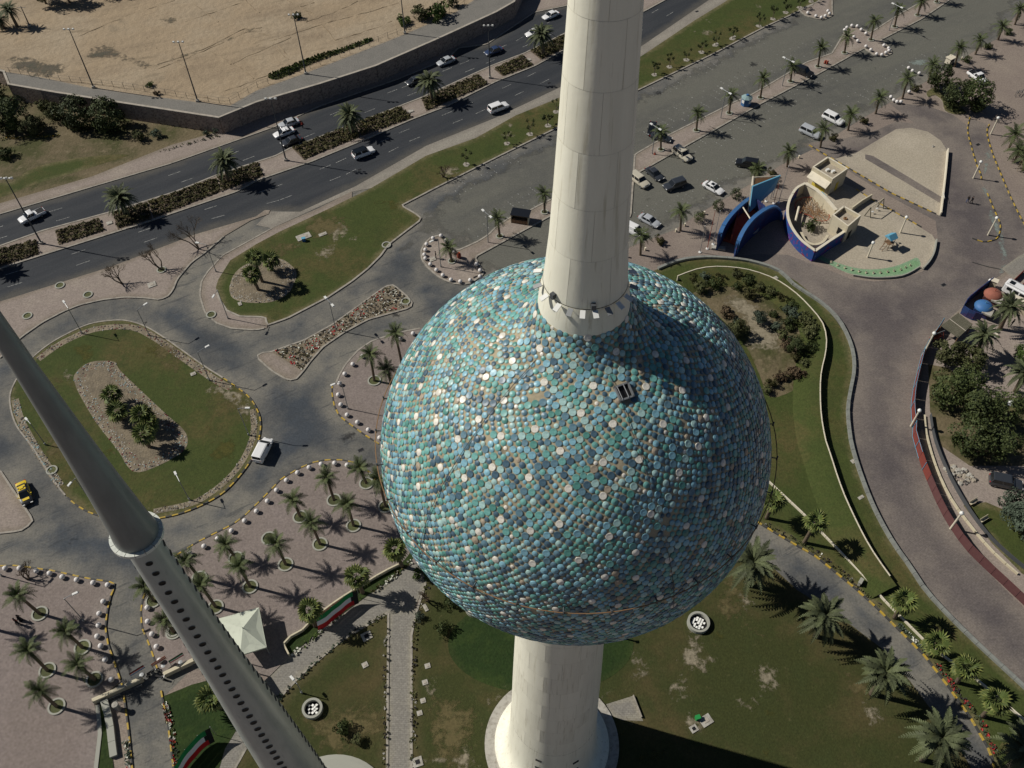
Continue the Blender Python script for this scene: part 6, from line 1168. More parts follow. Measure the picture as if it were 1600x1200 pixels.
wallrun('plaza_wall',[(147,1098),(190,1079),(243,1054)],.5,.9,'low cream wall on the left of the gate road below the plaza',m='cream_wall',smooth=False,panels=2.2); wallrun('plaza_wall',k('M',(860,722),(1000,655),(1180,570)),.5,.9,'low cream wall on the right of the gate road running behind the needle',m='cream_wall',smooth=False,panels=2.2)
wallrun('planter_wall',k('N',(1180,203),(1100,243),(1000,303),(860,393),(745,483),(690,540),(612,572),(618,605),(640,648)),.22,.7,'curved cream planter wall at the plaza edge behind the flag',m='cream_wall',panels=1.8)
wallrun('path_wall',k('X',(655,780),(690,900),(705,1040),(725,1200)),.9,.5,'pale low wall beside the narrow lawn strip at the bottom left',m='planter_pale',smooth=False,panels=2.0)
def flag(px,h,label,z0=.12,wave=.12):
    """long upright banner of the national flag following a plan curve: hoist end first"""
    pts=resample(catmull(wp(px,z0),5),.35); org=pts[0].copy(); t=thing('flag_banner',label,'flag',org,0,'national flag banners'); n=len(pts); tot=n-1
    def pt(i,f): p=pts[i]-org; return Vector((p.x+wave*math.sin(i*.9)*.3,p.y+wave*math.sin(i*.7)*.3-(1-f)*.75,.15+h*f))
    def band(name,f0,f1,m,start):
        b=MB()
        for i in range(tot):
            s=i/tot
            x0=max(start(f0) ,0); x1=max(start(f1),0)
            lo=max(s,0); 
            if s>=max(x0,x1) : b.add([pt(i,f0),pt(i+1,f0),pt(i+1,f1),pt(i,f1)],[(0,1,2,3)])
        b.build(name,MAT[m],t)
    tr=lambda f: .0
    band('green_stripe',.67,1,'flag_green',lambda f:.0); band('white_stripe',.34,.665,'flag_white',lambda f:0); band('red_stripe',.01,.335,'flag_red',lambda f:0)
    # black trapezium at the hoist, a few millimetres in front
    k_=int(tot*.20); ks=max(1,int(tot*.09)); b=MB(); offv=Vector((0,-.02,.015))
    for fA,fB in ((0,.335),(.335,.665),(.665,1)):
        for i in range(k_):
            lim=lambda f: ks+(k_-ks)*(1-abs(min(max(f,0),1)-.5)/.165*1) if .335<=f<=.665 else ks
            def wlim(f):
                if f<=.335: return ks+(k_-ks)*f/.335
                if f>=.665: return ks+(k_-ks)*(1-f)/.335
                return k_
            if i+1<=wlim((fA+fB)/2)+.6: b.add([pt(i,fA)+offv,pt(i+1,fA)+offv,pt(i+1,fB)+offv,pt(i,fB)+offv],[(0,1,2,3)])
    b.build('black_trapezium',MAT['flag_black'],t)
    for i in (0,tot//3,2*tot//3,tot-1):
        p=pts[i]-org; MB().tube([(p.x,p.y+.12,0),(p.x,p.y+.12,h+.2)],.04,5).build('support_pole',MAT['steel'],t)
    return t
flag(list(reversed(k('N',(785,500),(835,470),(890,425),(940,385),(985,365)))),2.6,'long national flag banner in green, white and red between two fan palms')
flag(list(reversed([(283,1210),(303,1180),(322,1160),(338,1150)])),3.0,'national flag banner curving across the dark lawn at the bottom left')
for c_,l,cols in ((('M',738,715),'small red, white and blue flag on a stand over the gate road',('flag_black','flag_red','flag_white','blue_paint')),(('M',850,668),'small orange and white banner on a stand beside the gate kerb',('orange','fabric_white','flag_red','fabric_white')),(('M',940,650),'small dark green and red flag beside the needle at the gate',('flag_black','flag_green','flag_white','flag_red'))):
    b=P(*k1(*c_),.05); t=thing('small_flag',l,'flag',b,R(38),'small flags at the gate road'); MB().tube([(-1.1,0,0),(-1.1,0,2.3)],.035,5).build('pole',MAT['steel'],t)
    for i,cm in enumerate(cols): MB().add([(-1.1,.02*i,2.2-.24*i),(.9,.1,1.9-.24*i),(.9,.1,1.66-.24*i),(-1.1,.02*i,1.96-.24*i)],[(0,1,2,3)]).build('stripe',MAT[cm],t)
    MB().lathe([(.3,0),(.3,.08),(.02,.1)],10).build('base',MAT['steel'],t)
# gate clutter: motorbike and barrier at the gate
def motorbike(px,rz,label):
    b=P(*px,.03); t=thing('motorbike',label,'motorbike',b,rz,'motorbikes at the gate'); 
    for x in (-.65,.65): w=link('wheel',WH[0],t,loc=(x,0,.31),rot=(PI/2,0,0),scale=(.95,.95,.5))
    MB().tube([(-.65,0,.31),(-.25,0,.75),(.4,0,.8),(.65,0,.31)],[.05,.09,.09,.04],6).build('frame',MAT['steel_dark'],t); MB().box((.15,0,.86),(.5,.28,.22),taper=.7).build('tank',MAT['car_black'],t); MB().box((-.35,0,.85),(.7,.26,.12)).build('seat',MAT['rubber'],t); MB().tube([(.5,-.35,1.05),(.55,0,1.0),(.5,.35,1.05)],.025,5).build('handlebar',MAT['chrome'],t); MB().box((0,0,.45),(.45,.3,.35)).build('engine',MAT['steel'],t)
motorbike(k1('M',800,708),.7,'dark motorbike by the end of the wall at the gate road'); motorbike(k1('M',845,738),-.3,'dark motorbike leaning at the wall just below the other one')
b=P(*k1('X',780,755),.03); t=thing('gate_barrier','thin dark lattice gate standing open across the narrow road','gate',b,R(25))

for x in (-2.6,2.6): MB().tube([(x,0,.1),(x,0,1.3)],.05,5).build('post',MAT['steel_dark'],t)
for i in range(12): MB().tube([(-2.5+i*.45,0,.2),(-2.5+i*.45,0,1.2)],.025,4).build('bar',MAT['steel_dark'],t)
for zz_ in (.2,1.2): MB().tube([(-2.6,0,zz_),(2.6,0,zz_)],.035,4).build('rail',MAT['steel_dark'],t)
for c_,h_,l in ((('X',745,832),1.6,'drum shaped booth with pale top beside the gate kerb'),):
    b=P(*k1(*c_),.05); t=thing('guard_post',l,'post',b); MB().lathe([(.35,0),(.35,h_),(.01,h_)],12).build('drum',MAT['steel'],t); MB().lathe([(.45,h_),(.4,h_+.15),(.01,h_+.2)],12).build('cap',MAT['stone_pale'],t)
# ---------------------------------------------------------------- round wells, slabs on the lawns
def well(px,r,label):
    b=P(*px,.08); t=thing('round_well',label,'well',b,random.uniform(0,3),'round concrete wells on the lawns'); MB().lathe([(r,0),(r,.7),(r-.32,.7),(r-.32,-.0)],36).build('ring_wall',MAT['planter_pale'],t); MB().add([((r-.32)*math.cos(2*PI*j/24),(r-.32)*math.sin(2*PI*j/24),.06) for j in range(24)],[tuple(range(24))]).build('dark_floor',MAT['dark'],t)
    sm=MB().box((0,0,0),(.34,.3,.08)).mesh('louvre',MAT['lamp_white']); rr5=random.Random(int(r*100))
    for i in range(-3,4):
        for j in range(-3,4):
            if math.hypot(i*.36,j*.33)<r-.62 and rr5.random()<.85: link('louvre',sm,t,loc=(i*.36,j*.34,.22),rot=(rr5.uniform(-.25,.25),.35,rr5.uniform(-.1,.1)))
well(k1('N',755,912),1.35,'round concrete well with white louvres on the middle lawn'); well(k1('Q',138,585),1.55,'round concrete well with white louvres right of the tower on the lower lawn'); well(k1('O',388,195),1.35,'round concrete well half hidden under the sphere')
def slab(px,s,label,m='stone_pale',hole=False,z0=.08,rz=.3,h=.12,g='concrete slabs on the lawns'):
    b=P(*px,z0); t=thing('utility_slab',label,'slab',b,rz,g); MB().box((0,0,h/2),(s[0],s[1],h)).build('plate',MAT[m],t)
    MB().box((0,0,h+.02),(s[0]*.45,s[1]*.45,.04)).build('lid',MAT['dark' if hole else 'coping'],t)
for i,(c_,s,l,hl) in enumerate([(('O',107,536),(.75,.7),'small pale slab nearest the sphere in the row along the straight path',0),(('O',92,634),(.75,.7),'small pale slab, second in the row along the straight path',0),(('O',80,743),(.7,.65),'small pale slab, third in the row along the straight path',0),(('O',60,817),(.7,.65),'small pale slab, fourth in the row along the straight path',0),(('O',48,1108),(1.25,1.2),'larger square slab with a dark opening at the bottom edge beside the path',1),(('N',1012,692),(.8,.75),'small pale slab alone on the middle lawn',0),(('N',1020,550),(1.4,1.2),'pale slab with a dark opening beside the diagonal path',1),(('Q',172,998),(1.6,1.3),'white slab beside the green box on the lower lawn',0),(('Q',120,1033),(1.0,.9),'grey slab with dark opening below the green box',1),(('N',598,905),(.6,.6),'tiny brown slab at the needle tower edge of the middle lawn',0),(('K',698,280),(2.8,1.6),'large pale slab on the long lawn with a blue box',0),(('K',818,265),(1.6,.8),'smaller pale slab right of the large one on the long lawn',0),(('S',793,130),(.9,.7),'pale slab on the lawn ring above the curved white wall',0),(('C',695,345),(1.0,.7),'white slab beside a pruned tree on the long lawn',0),(('C',830,290),(1.3,.5),'white stone bench slab behind a pruned tree',0),(('K',300,700),(.6,.9),'small white utility box on the lawn by the trio bed',0),(('J',1208,138),(.9,.7),'pale stone disc slab on the roundabout grass',0),(('H',180,510),(1.0,.5),'small grey slab pair beside the parapet',0),(('H',130,285),(.6,.7),'small grey slab against the parapet',0),(('I',950,580),(1.5,1.3),'pale slab beside the leftmost bare tree',0),(('O',95,190),(.5,1.1),'small white upright slab on the lawn under the sphere edge',0),(('D',890,1145),(.6,.4),'tiny box lying on the sand pad',1),(('U',185,915),(1.3,1.0),'grey slab with grille inside the ball ring',0)]):
    slab(k1(*c_),s,l,hole=bool(hl),z0=.14 if c_[0] in 'KSCJIU' else .08,rz=.3 if i<5 else .5)
b=P(*k1('Q',135,990),.08); t=thing('green_box','small bright green box beside the white slab on the lower lawn','box',b,.3); MB().box((0,0,.35),(.6,.5,.7)).build('case',MAT['bin_green'],t); MB().box((0,0,.73),(.66,.56,.06)).build('lid',MAT['bin_green'],t)
b=P(*k1('K',700,305),.15); t=thing('blue_box','blue pump box standing on the long lawn slab','box',b,.3); MB().box((0,0,.35),(.7,.55,.7)).build('case',MAT['blue_paint'],t); MB().box((0,0,.73),(.76,.6,.06)).build('lid',MAT['sky_paint'],t)
b=P(*k1('Q',825,415),Z1); t=thing('sign_box','pale leaning sign box beside the low garden wall','box',b,.9); MB().box((0,0,.45),(.9,.35,.9)).build('case',MAT['stone_pale'],t); MB().box((0,0,.95),(1.0,.5,.1)).build('cap',MAT['planter_pale'],t)
b=P(*k1('O',1285,375),.1); t=thing('steel_post','short dark post on bare ground by the lush oval lawn','post',b); MB().tube([(0,0,0),(0,0,1.5)],.12,8).build('post',MAT['steel_dark'],t); MB().box((0,0,1.5),(.4,.4,.12)).build('cap',MAT['stone_pale'],t)
zone('tower_entry_slab',wp(k('O',(1170,765),(1330,715),(1390,865),(1260,860),(1190,825))),.11,'concrete_path',1.2); kerb_run('entry_slab_edge',wp(k('O',(1330,715),(1388,865))),w=.12,z0=.1,z1=.5)
print('lamps cars',time.time()-T0)
# ---------------------------------------------------------------- playground group
def vwall(name,pts,w,hs,m,t,org,seglen=None):
    """wall with changing height along its plan line"""
    b=MB(); n=len(pts); L=[];Q=[]
    for i in range(n):
        d=(pts[min(i+1,n-1)]-pts[max(0,i-1)]); d.z=0; d.normalize(); nn=Vector((-d.y,d.x,0))*w/2; L.append(pts[i]+nn-org); Q.append(pts[i]-nn-org)
    V=[]
    for i in range(n): V+=[(L[i].x,L[i].y,0),(Q[i].x,Q[i].y,0),(Q[i].x,Q[i].y,hs[i]),(L[i].x,L[i].y,hs[i])]
    F=[(0,1,2,3),((n-1)*4+3,(n-1)*4+2,(n-1)*4+1,(n-1)*4)]
    for i in range(n-1):
        a=i*4; c=a+4; F+=[(a+3,a+2,c+2,c+3),(a,a+3,c+3,c),(a+2,a+1,c+1,c+2)]
    b.add(V,F); return b.build(name,m,t)
def arch_shell(base_px,top_px,label,rim_m='blue_paint',face='navy_paint',hmax=5.5,w=1.1):
    """curved blue fin wall: the rim is traced at its height and its foot dropped to the ground"""
    n=len(top_px); base=wp([base_px[0],base_px[1]],.05); org=base[0]; t=thing('blue_shell_wall',label,'play sculpture',org,0,'curved blue walls of the play sculpture')
    pts=[];hs=[]
    for i,p in enumerate(top_px):
        f=i/(n-1); h=hmax*math.sin(PI*min(1,f*1.02+.01)**.8)**.75+.15; q=P(*p,h+.05); pts.append(Vector((q.x,q.y,0))); hs.append(h)
    cp=catmull([Vector((p.x,p.y,h)) for p,h in zip(pts,hs)],4); pts=[Vector((p.x,p.y,0)) for p in cp]; hs=[max(.1,p.z) for p in cp]; o2=Vector((org.x,org.y,0))
    vwall('wall_body',pts,w*.5,[h*.97 for h in hs],MAT[face],t,o2); 
    # broad rim band
    b=MB(); nn=len(pts)
    for i in range(nn-1):
        a,c=pts[i],pts[i+1]; d=(c-a).normalized(); s=Vector((-d.y,d.x,0))*w/2
        za,zc=hs[i],hs[i+1]; vs=[a+s,a-s,c-s,c+s]; zz_=[za,za,zc,zc]
        b.add([(v.x-o2.x,v.y-o2.y,z_) for v,z_ in zip(vs,zz_)]+[(v.x-o2.x,v.y-o2.y,max(0,z_-.45)) for v,z_ in zip(vs,zz_)],[(0,1,2,3),(0,3,7,4),(1,5,6,2),(0,4,5,1),(2,6,7,3),(4,7,6,5)])
    b.build('rim',MAT[rim_m],t); return t,pts,hs
s1,_,_=arch_shell((k1('E',815,885),k1('E',1040,600)),k('E',(817,885),(825,830),(850,765),(895,695),(960,625),(1035,560),(1090,530)),'tall curved blue wall with red inside, left one of the pair',hmax=5.0,w=.75)
s2,_,_=arch_shell((k1('E',945,975),k1('E',1310,760)),k('E',(948,972),(970,880),(1020,780),(1090,695),(1180,630),(1250,605),(1300,640),(1308,720)),'tall curved blue wall with dark shaded face, right one of the pair',hmax=5.6,w=.75)
# red-brown deck and inner walls between the shells
b0=P(*k1('E',950,870),.05); t=thing('red_play_deck','red-brown walled deck between the two curved blue walls','play sculpture',b0)
o2=Vector((b0.x,b0.y,0))
dk=[Vector((P(*q,.05).x,P(*q,.05).y,0)) for q in k('E',(835,880),(905,900),(960,930),(1080,780),(1150,700),(1080,640),(960,700))]
MB().prism([p-o2 for p in dk],.02,.5).build('deck',MAT['red_paint'],t)
MB().ribbon([p-o2 for p in (dk[1],dk[6])],.25,.4,2.4).build('inner_wall',MAT['red_paint'],t); MB().ribbon([p-o2 for p in (dk[2],dk[3])],.25,.4,2.2).build('inner_wall',MAT['red_paint'],t)
MB().ribbon([p-o2 for p in (dk[3],dk[4],dk[5])],.3,.4,3).build('inner_wall',MAT['navy_paint'],t)
q0=P(*k1('E',1005,620),3.5)-b0; q1=P(*k1('E',1065,715),3.5)-b0; MB().tube([q0,q1],.13,6).build('beam',MAT['cream_light'],t)
MB().box((dk[4]-o2)+Vector((-.5,-.6,1.2)),(1.4,1.2,1.2)).build('cabin',MAT['dark'],t)
MB().add([P(*k1('E',1080,800),1.2)-b0,P(*k1('E',1135,770),1.2)-b0,P(*k1('E',1120,810),1.0)-b0,P(*k1('E',1085,830),1.0)-b0],[(0,1,2,3)]).build('white_step',MAT['stone_pale'],t)
# ship prow
A_=P(*k1('E',1078,372),5.6);B_=P(*k1('E',1298,365),5.6);C_=P(*k1('E',1050,460),5.6) if False else P(*k1('E',1062,520),3.6)
b0=P(*k1('E',1140,620),.05); t=thing('ship_prow','light blue wooden decked ship prow raised above the curved blue walls','play sculpture',b0)
tl=P(*k1('E',1085,385),5.2)-b0; tr_=P(*k1('E',1290,372),5.2)-b0; tip=P(*k1('E',1078,455),5.2)-b0; low=P(*k1('E',1048,655),1.2)-b0; keel=P(*k1('E',1165,560),2.0)-b0; back=P(*k1('E',1240,480),2.4)-b0
deckp=[P(*k1('E',*q),5.0)-b0 for q in ((1095,392),(1285,378),(1088,452))]
MB().add([deckp[0],deckp[1],deckp[2],deckp[0]-Vector((0,0,.3)),deckp[1]-Vector((0,0,.3)),deckp[2]-Vector((0,0,.3))],[(0,1,2),(0,3,4,1),(1,4,5,2),(2,5,3,0),(5,4,3)]).build('deck',MAT['wood'],t)
for i in range(1,9):
    f=i/9; a=deckp[0].lerp(deckp[2],f); c=deckp[1].lerp(deckp[2],f); MB().ribbon([a,a.lerp(c,.97)],.08,a.z+.01,a.z+.10).build('deck_slat',MAT['rope'],t)
MB().add([tr_+Vector((.1,0,.2)),tip+Vector((-.1,-.1,.2)),low,back,tr_+Vector((.15,-.25,.2)),tip+Vector((0,-.35,.2)),low+Vector((.1,-.25,0)),back+Vector((.1,-.25,0))],[(4,5,6),(4,6,7),(0,2,1),(0,3,2),(0,1,5,4),(1,2,6,5),(2,3,7,6),(3,0,4,7)]).build('hull_side',MAT['sky_paint'],t)
MB().add([tl+Vector((0,0,.3)),tip+Vector((0,0,.2)),low,tl+Vector((-.25,0,.3)),tip+Vector((-.25,0,.2)),low+Vector((-.2,0,0))],[(3,5,4),(0,1,2),(0,3,4,1),(1,4,5,2),(2,5,3,0)]).build('bow_board',MAT['cream_light'],t)
for q in (back,keel,tr_*.9+keel*.1): MB().tube([q,(q.x,q.y,0)],.08,6).build('prop',MAT['steel'],t)
MB().tube([tl,tr_],.09,5).build('gunwale',MAT['cream_light'],t)
# flag poles in front
for i,(b_,t_,m_,l) in enumerate([(('E',668,972),('E',696,768),'steel','pale flagpole nearest the tower side'),(('E',725,945),('E',775,640),'red_paint','slim red pole second from the tower side'),(('E',770,910),('E',822,650),'steel','pale flagpole right beside the low stone slab'),(('E',1185,575),('E',1215,480),'steel','short pole behind the prow'),(('E',1245,590),('E',1285,430),'red_paint','slim red pole right of the ship prow'),(('E',1282,582),('E',1330,300),'steel','pale flagpole right of the ship prow')]):
    b=P(*k1(*b_),0); h=height(k1(*b_),k1(*t_),0); t=thing('flagpole',l+' without a flag','flagpole',b,0,'bare flagpoles round the play sculpture'); MB().tube([(0,0,0),(0,0,h)],[.07,.04],7).build('pole',MAT[m_],t); MB().lathe([(.3,0),(.3,.15),(.02,.2)],10).build('base',MAT['lamp_white'],t); MB().lathe([(.01,0),(.09,.08),(.01,.17)],8).build('finial',MAT['lamp_white'],t,loc=(0,0,h))
slab(k1('E',812,942),(2.6,.9),'long pale stone slab in front of the left blue wall',rz=-.2,z0=.01,h=.35)
# curved enclosure
def ztop(pts_px,h): return [Vector((P(*q,h).x,P(*q,h).y,0)) for q in pts_px]
HE=2.7
curve=catmull(ztop(k('F',(668,278),(610,310),(570,370),(552,430),(550,480),(562,530),(592,590),(650,660),(733,722)),HE),4)
org=Vector((curve[0].x,curve[0].y,0)); t=thing('play_enclosure','cream walled round enclosure with a mural on its outside, in the playground','building',org)
n=len(curve)
for i in range(0,n-1,3):
    seg_=[curve[j]-org for j in range(i,min(i+4,n))]; MB().ribbon(seg_,.38,0,HE-.1).build('mural_wall_panel',MAT['mural'],t)
MB().ribbon([p-org for p in curve],.5,HE-.1,HE+.05).build('coping',MAT['cream_light'],t)
inn=[p+( (sum(curve,Vector())/n)-p).normalized()*.28 for p in curve]; MB().ribbon([p-org for p in inn],.06,0,HE-.11).build('inner_face',MAT['cream_wall'],t)
w2=ztop(k('F',(733,722),(830,655),(935,588)),HE); MB().ribbon([p-org for p in w2],.38,0,HE-.1).build('mural_wall_panel',MAT['mural'],t); MB().ribbon([p-org for p in w2],.5,HE-.1,HE+.05).build('coping',MAT['cream_light'],t)
w3=ztop(k('F',(668,278),(742,322),(805,380),(870,455)),HE); MB().ribbon([p-org for p in w3],.45,0,HE-.1).build('wall_body',MAT['cream_wall'],t); MB().ribbon([p-org for p in w3],.75,HE-.1,HE+.06).build('coping',MAT['cream_light'],t)
w4=ztop(k('F',(770,335),(845,420)),1.2); MB().ribbon([p-org for p in w4],.6,.9,1.2).build('blue_ledge',MAT['sky_paint'],t)
fl_=[p-org for p in curve]+[p-org for p in w2[1:]]+[p-org for p in reversed(w3)][:-1]
MB().prism(fl_,0,.09).build('sand_floor',MAT['sand_pad'],t)
w5=ztop(k('F',(640,600),(665,650),(720,680),(780,665),(815,620)),1.0); MB().ribbon([p-org for p in catmull(w5,4)],.5,0,1.0).build('low_curved_bench',MAT['cream_wall'],t)
q0=P(*k1('F',602,528),1.4); q1=P(*k1('F',625,435),1.6); MB().tube([q0-org,q1-org],.22,8).build('cream_beam',MAT['cream_light'],t)
bush('garden_shrub',k1('F',690,575),1.6,'spiky dark shrub growing inside the round play enclosure','rough shrubs in the playground','leaf_dark',.1)
# climbing net
nb_=P(*k1('F',715,450),.1); t=thing('climbing_net','low reddish rope net on a wavy ring frame inside the enclosure','climbing net',nb_)
ring_=[p-Vector((nb_.x,nb_.y,0)) for p in catmull([Vector((P(*q,.8).x,P(*q,.8).y,.55)) for q in k('F',(640,375),(720,370),(790,420),(825,480),(810,520),(740,520),(700,490),(620,460),(600,410))],4,True)]
MB().tube(ring_+[ring_[0]],.07,5).build('ring_frame',MAT['red_paint'],t)
nm_=MB(); rr6=random.Random(2); nr=len(ring_)
for i in range(0,nr):
    a=ring_[i]; b_=ring_[(i*1+nr//2+rr6.randint(-5,5))%nr]; nm_.tube([a,a.lerp(b_,.33)+Vector((rr6.uniform(-.4,.4),rr6.uniform(-.4,.4),-.2)),a.lerp(b_,.66)+Vector((rr6.uniform(-.4,.4),rr6.uniform(-.4,.4),-.2)),b_],.035,3,cap=False)
nm_.build('rope_web',MAT['rope'],t)
for i in range(0,nr,6): p=ring_[i]; MB().tube([p,(p.x,p.y,0)],.05,5).build('leg',MAT['red_paint'],t)
# kiosk building & small tower block
def block(px4,h,par,label,m='cream_wall',name='small_building',roofm='sand_pad',z0=.05):
    q=[P(*p,h) for p in px4]; org=Vector((sum(p.x for p in q)/4,sum(p.y for p in q)/4,z0)); r=[Vector((p.x-org.x,p.y-org.y,0)) for p in q]
    t=thing(name,label,'building',org)
    for i in range(4):
        a,b_=r[i],r[(i+1)%4]; d=(b_-a).normalized()*.13; MB().ribbon([a+d*1.05,b_-d*1.05],.26,0,h-z0).build('wall',MAT[m],t); 
    for i in range(4): MB().box((r[i].x,r[i].y,(h-z0)/2),(.3,.3,h-z0),math.atan2(*(r[1]-r[0]).yx)).build('corner_pier',MAT[m],t)
    MB().prism([p*.95 for p in r],h-z0-par-.15,h-z0-par).build('roof',MAT[roofm],t); MB().ribbon([*r,r[0]],.36,h-z0,h-z0+.08,).build('parapet_coping',MAT['cream_light'],t)
    return t,r,org
t,r,org=block(k('F',(815,108),(942,183),(845,250),(720,172)),4.1,.9,'cream flat roofed kiosk with awning and roof boxes beside the palm')
a,c=r[3],r[2]; out=((a+c)/2).normalized()
zt=3.3; MB().add([a+Vector((0,0,zt)),c+Vector((0,0,zt)),c+out*1.5+Vector((0,0,zt-.9)),a+out*1.5+Vector((0,0,zt-.9))]+[v-Vector((0,0,.12)) for v in (a+Vector((0,0,zt)),c+Vector((0,0,zt)),c+out*1.5+Vector((0,0,zt-.9)),a+out*1.5+Vector((0,0,zt-.9)))],[(0,1,2,3),(7,6,5,4),(3,2,6,7),(0,3,7,4),(1,5,6,2)]).build('awning',MAT['cream_light'],t)
for f in (.3,.7): w=a.lerp(c,f)*1.0+out*.16; o=MB().box((0,0,0),(1.0,.05,1.1)).build('window',MAT['black_glass'],t,loc=(w.x,w.y,1.6),rot=(0,0,math.atan2((c-a).y,(c-a).x)))
w=a.lerp(c,.5)+out*.15; MB().box((0,0,0),(3.2,.04,.8)).build('yellow_panel',MAT['yellow_paint'],t,loc=(w.x,w.y,.5),rot=(0,0,math.atan2((c-a).y,(c-a).x)))
w=r[1].lerp(r[2],.5); ow=((r[1]+r[2])/2).normalized()*.16; MB().box((0,0,0),(.9,.05,2)).build('door',MAT['yellow_paint'],t,loc=(w.x+ow.x,w.y+ow.y,1.0),rot=(0,0,math.atan2((r[2]-r[1]).y,(r[2]-r[1]).x)))
for dx,dy in ((-.3,.2),(.7,-.3)): MB().box((dx,dy,3.35),(.7,.5,.5),.4).build('roof_unit',MAT['lamp_white'],t)
t,r,org=block(k('F',(920,432),(1027,492),(948,560),(850,488)),4.2,.8,'small cream tower block with an open dark doorway at the end of the enclosure')
w=r[2].lerp(r[3],.35); ow=((r[2]+r[3])/2).normalized()*.15; MB().box((0,0,0),(1.0,.06,1.5)).build('opening',MAT['dark'],t,loc=(w.x+ow.x,w.y+ow.y,1.9),rot=(0,0,math.atan2((r[3]-r[2]).y,(r[3]-r[2]).x)))
w=r[1].lerp(r[2],.6); ow=((r[1]+r[2])/2).normalized()*.15; MB().box((0,0,0),(1.1,.06,1.9)).build('opening',MAT['dark'],t,loc=(w.x+ow.x,w.y+ow.y,.95),rot=(0,0,math.atan2((r[2]-r[1]).y,(r[2]-r[1]).x)))
MB().lathe([(.35,3.35),(.35,3.6),(.2,3.6),(.2,3.36)],12).build('roof_ring',MAT['rope'],t)
wallrun('playground_wall',k('F',(965,468),(1030,420),(1095,382)),.25,1.2,'short cream wall joining the tower block to the striped kerb',m='cream_wall',smooth=False,z0=.05)
# swing frame, slide frame, yellow blocks
b=P(*k1('F',1125,480),.06); t=thing('swing_frame','cream swing frame with two white seats in the playground','swing',b)
f1=P(*k1('F',1075,500),.06)-b; f2=P(*k1('F',1160,440),.06)-b
for f in (f1,f2):
    for s in (-.5,.5): MB().tube([f+Vector((s,-s*.6,0)),f+Vector((0,0,2.4))],.09,6).build('leg',MAT['wood_roof'],t)
MB().tube([f1+Vector((0,0,2.4)),f2+Vector((0,0,2.4))],.09,6).build('top_bar',MAT['cream_wall'],t)
for f in (.35,.7):
    p=f1.lerp(f2,f); MB().tube([p+Vector((.15,0,2.4)),p+Vector((.15,0,.5))],.02,4).tube([p+Vector((-.15,0,2.4)),p+Vector((-.15,0,.5))],.02,4).build('chain',MAT['steel_dark'],t); MB().box(p+Vector((0,0,.5)),(.45,.3,.08)).build('swing_seat',MAT['lamp_white'],t)
b=P(*k1('F',1205,700),.06); t=thing('play_tower','timber play tower with a small pitched blue roof and slide','playground tower',b,.5)
for x,y in ((-.6,-.6),(.6,-.6),(.6,.6),(-.6,.6)): MB().tube([(x,y,0),(x,y,2.6)],.06,5).build('post',MAT['wood'],t)
MB().box((0,0,1.3),(1.3,1.3,.1)).build('platform',MAT['wood'],t); MB().add([(-.9,-.9,2.6),(.9,-.9,2.6),(.9,.9,2.6),(-.9,.9,2.6),(-.9,0,3.3),(.9,0,3.3)],[(0,1,5,4),(3,4,5,2),(0,4,3),(1,2,5)]).build('roof',MAT['sky_paint'],t)
MB().tube([(-1.7,-.3,0),(-.6,-.3,1.3)],.06,5).tube([(-1.7,.3,0),(-.6,.3,1.3)],.06,5).build('ladder',MAT['wood'],t); MB().add([(.6,-.3,1.3),(.6,.3,1.3),(2.3,.3,.15),(2.3,-.3,.15)],[(0,1,2,3)]).build('slide',MAT['steel'],t); MB().tube([(1.6,.9,0),(1.6,.9,1.6),(1.0,.2,1.3)],.05,5).build('climbing_bar',MAT['steel_dark'],t); MB().lathe([(.2,1.6),(.2,1.75),(.02,1.8)],10,(1.6,.9,0)).build('steering_wheel',MAT['lamp_white'],t)
for i,q in enumerate(k('F',(835,803),(880,823),(927,840),(973,853),(1020,863),(1067,871),(1115,873),(1160,871),(1207,865),(1250,858),(1293,850),(1325,835),(1357,822))):
    b=P(*q,.06); t=thing('yellow_step_block','%s small pale yellow seat block on the green strip, from the left'%ORD[i],'block',b,i*.1,'yellow seat blocks on the green strip'); MB().box((0,0,.12),(.34,.2,.24)).build('seat',MAT['cream_wall'],t); MB().box((0,.13,.2),(.34,.06,.4)).build('back',MAT['cream_wall'],t)
wallrun('playground_kerb_wall',k('F',(1525,660),(1510,740),(1480,800),(1440,845)),.25,.6,'dark edged low wall at the right rim of the playground',m='planter_pale'); wallrun('sand_pad_wall',k('T',(216,310),(200,480),(182,640),(156,858)),.22,.9,'low pale wall along the right side of the sand pad',m='cream_light'); wallrun('playground_kerb_wall',k('F',(1420,832),(1300,893),(1120,906),(980,888)),.16,.35,'thin low wall along the front of the green strip',m='planter_pale')
b=P(*k1('T',180,720),.05); t=thing('metal_gate','small white metal gate in the sand pad wall','gate',b,R(80)); 
for i in range(5): MB().tube([(-.9+i*.45,.15,0),(-.9+i*.45,.15,1.2)],.035,5).build('bar',MAT['lamp_white'],t)
for zz_ in (.15,1.2): MB().tube([(-.95,.15,zz_),(.95,.15,zz_)],.035,5).build('rail',MAT['lamp_white'],t)
for c_,l in ((('D',1545,745),'left cycle rack bar'),(('D',1575,740),'right cycle rack bar')):
    b=P(*k1(*c_),0); t=thing('cycle_rack','dark slanted '+l+' on the upper right paving','rack',b,.9,'dark racks on the upper right paving'); MB().tube([(-.9,0,0),(-.7,0,1),(.7,0,1),(.9,0,0)],.06,5).build('hoop',MAT['steel_dark'],t); MB().tube([(-.5,.3,0),(-.5,.3,.8),(.5,.3,.8)],.05,5).build('bar',MAT['steel_dark'],t)
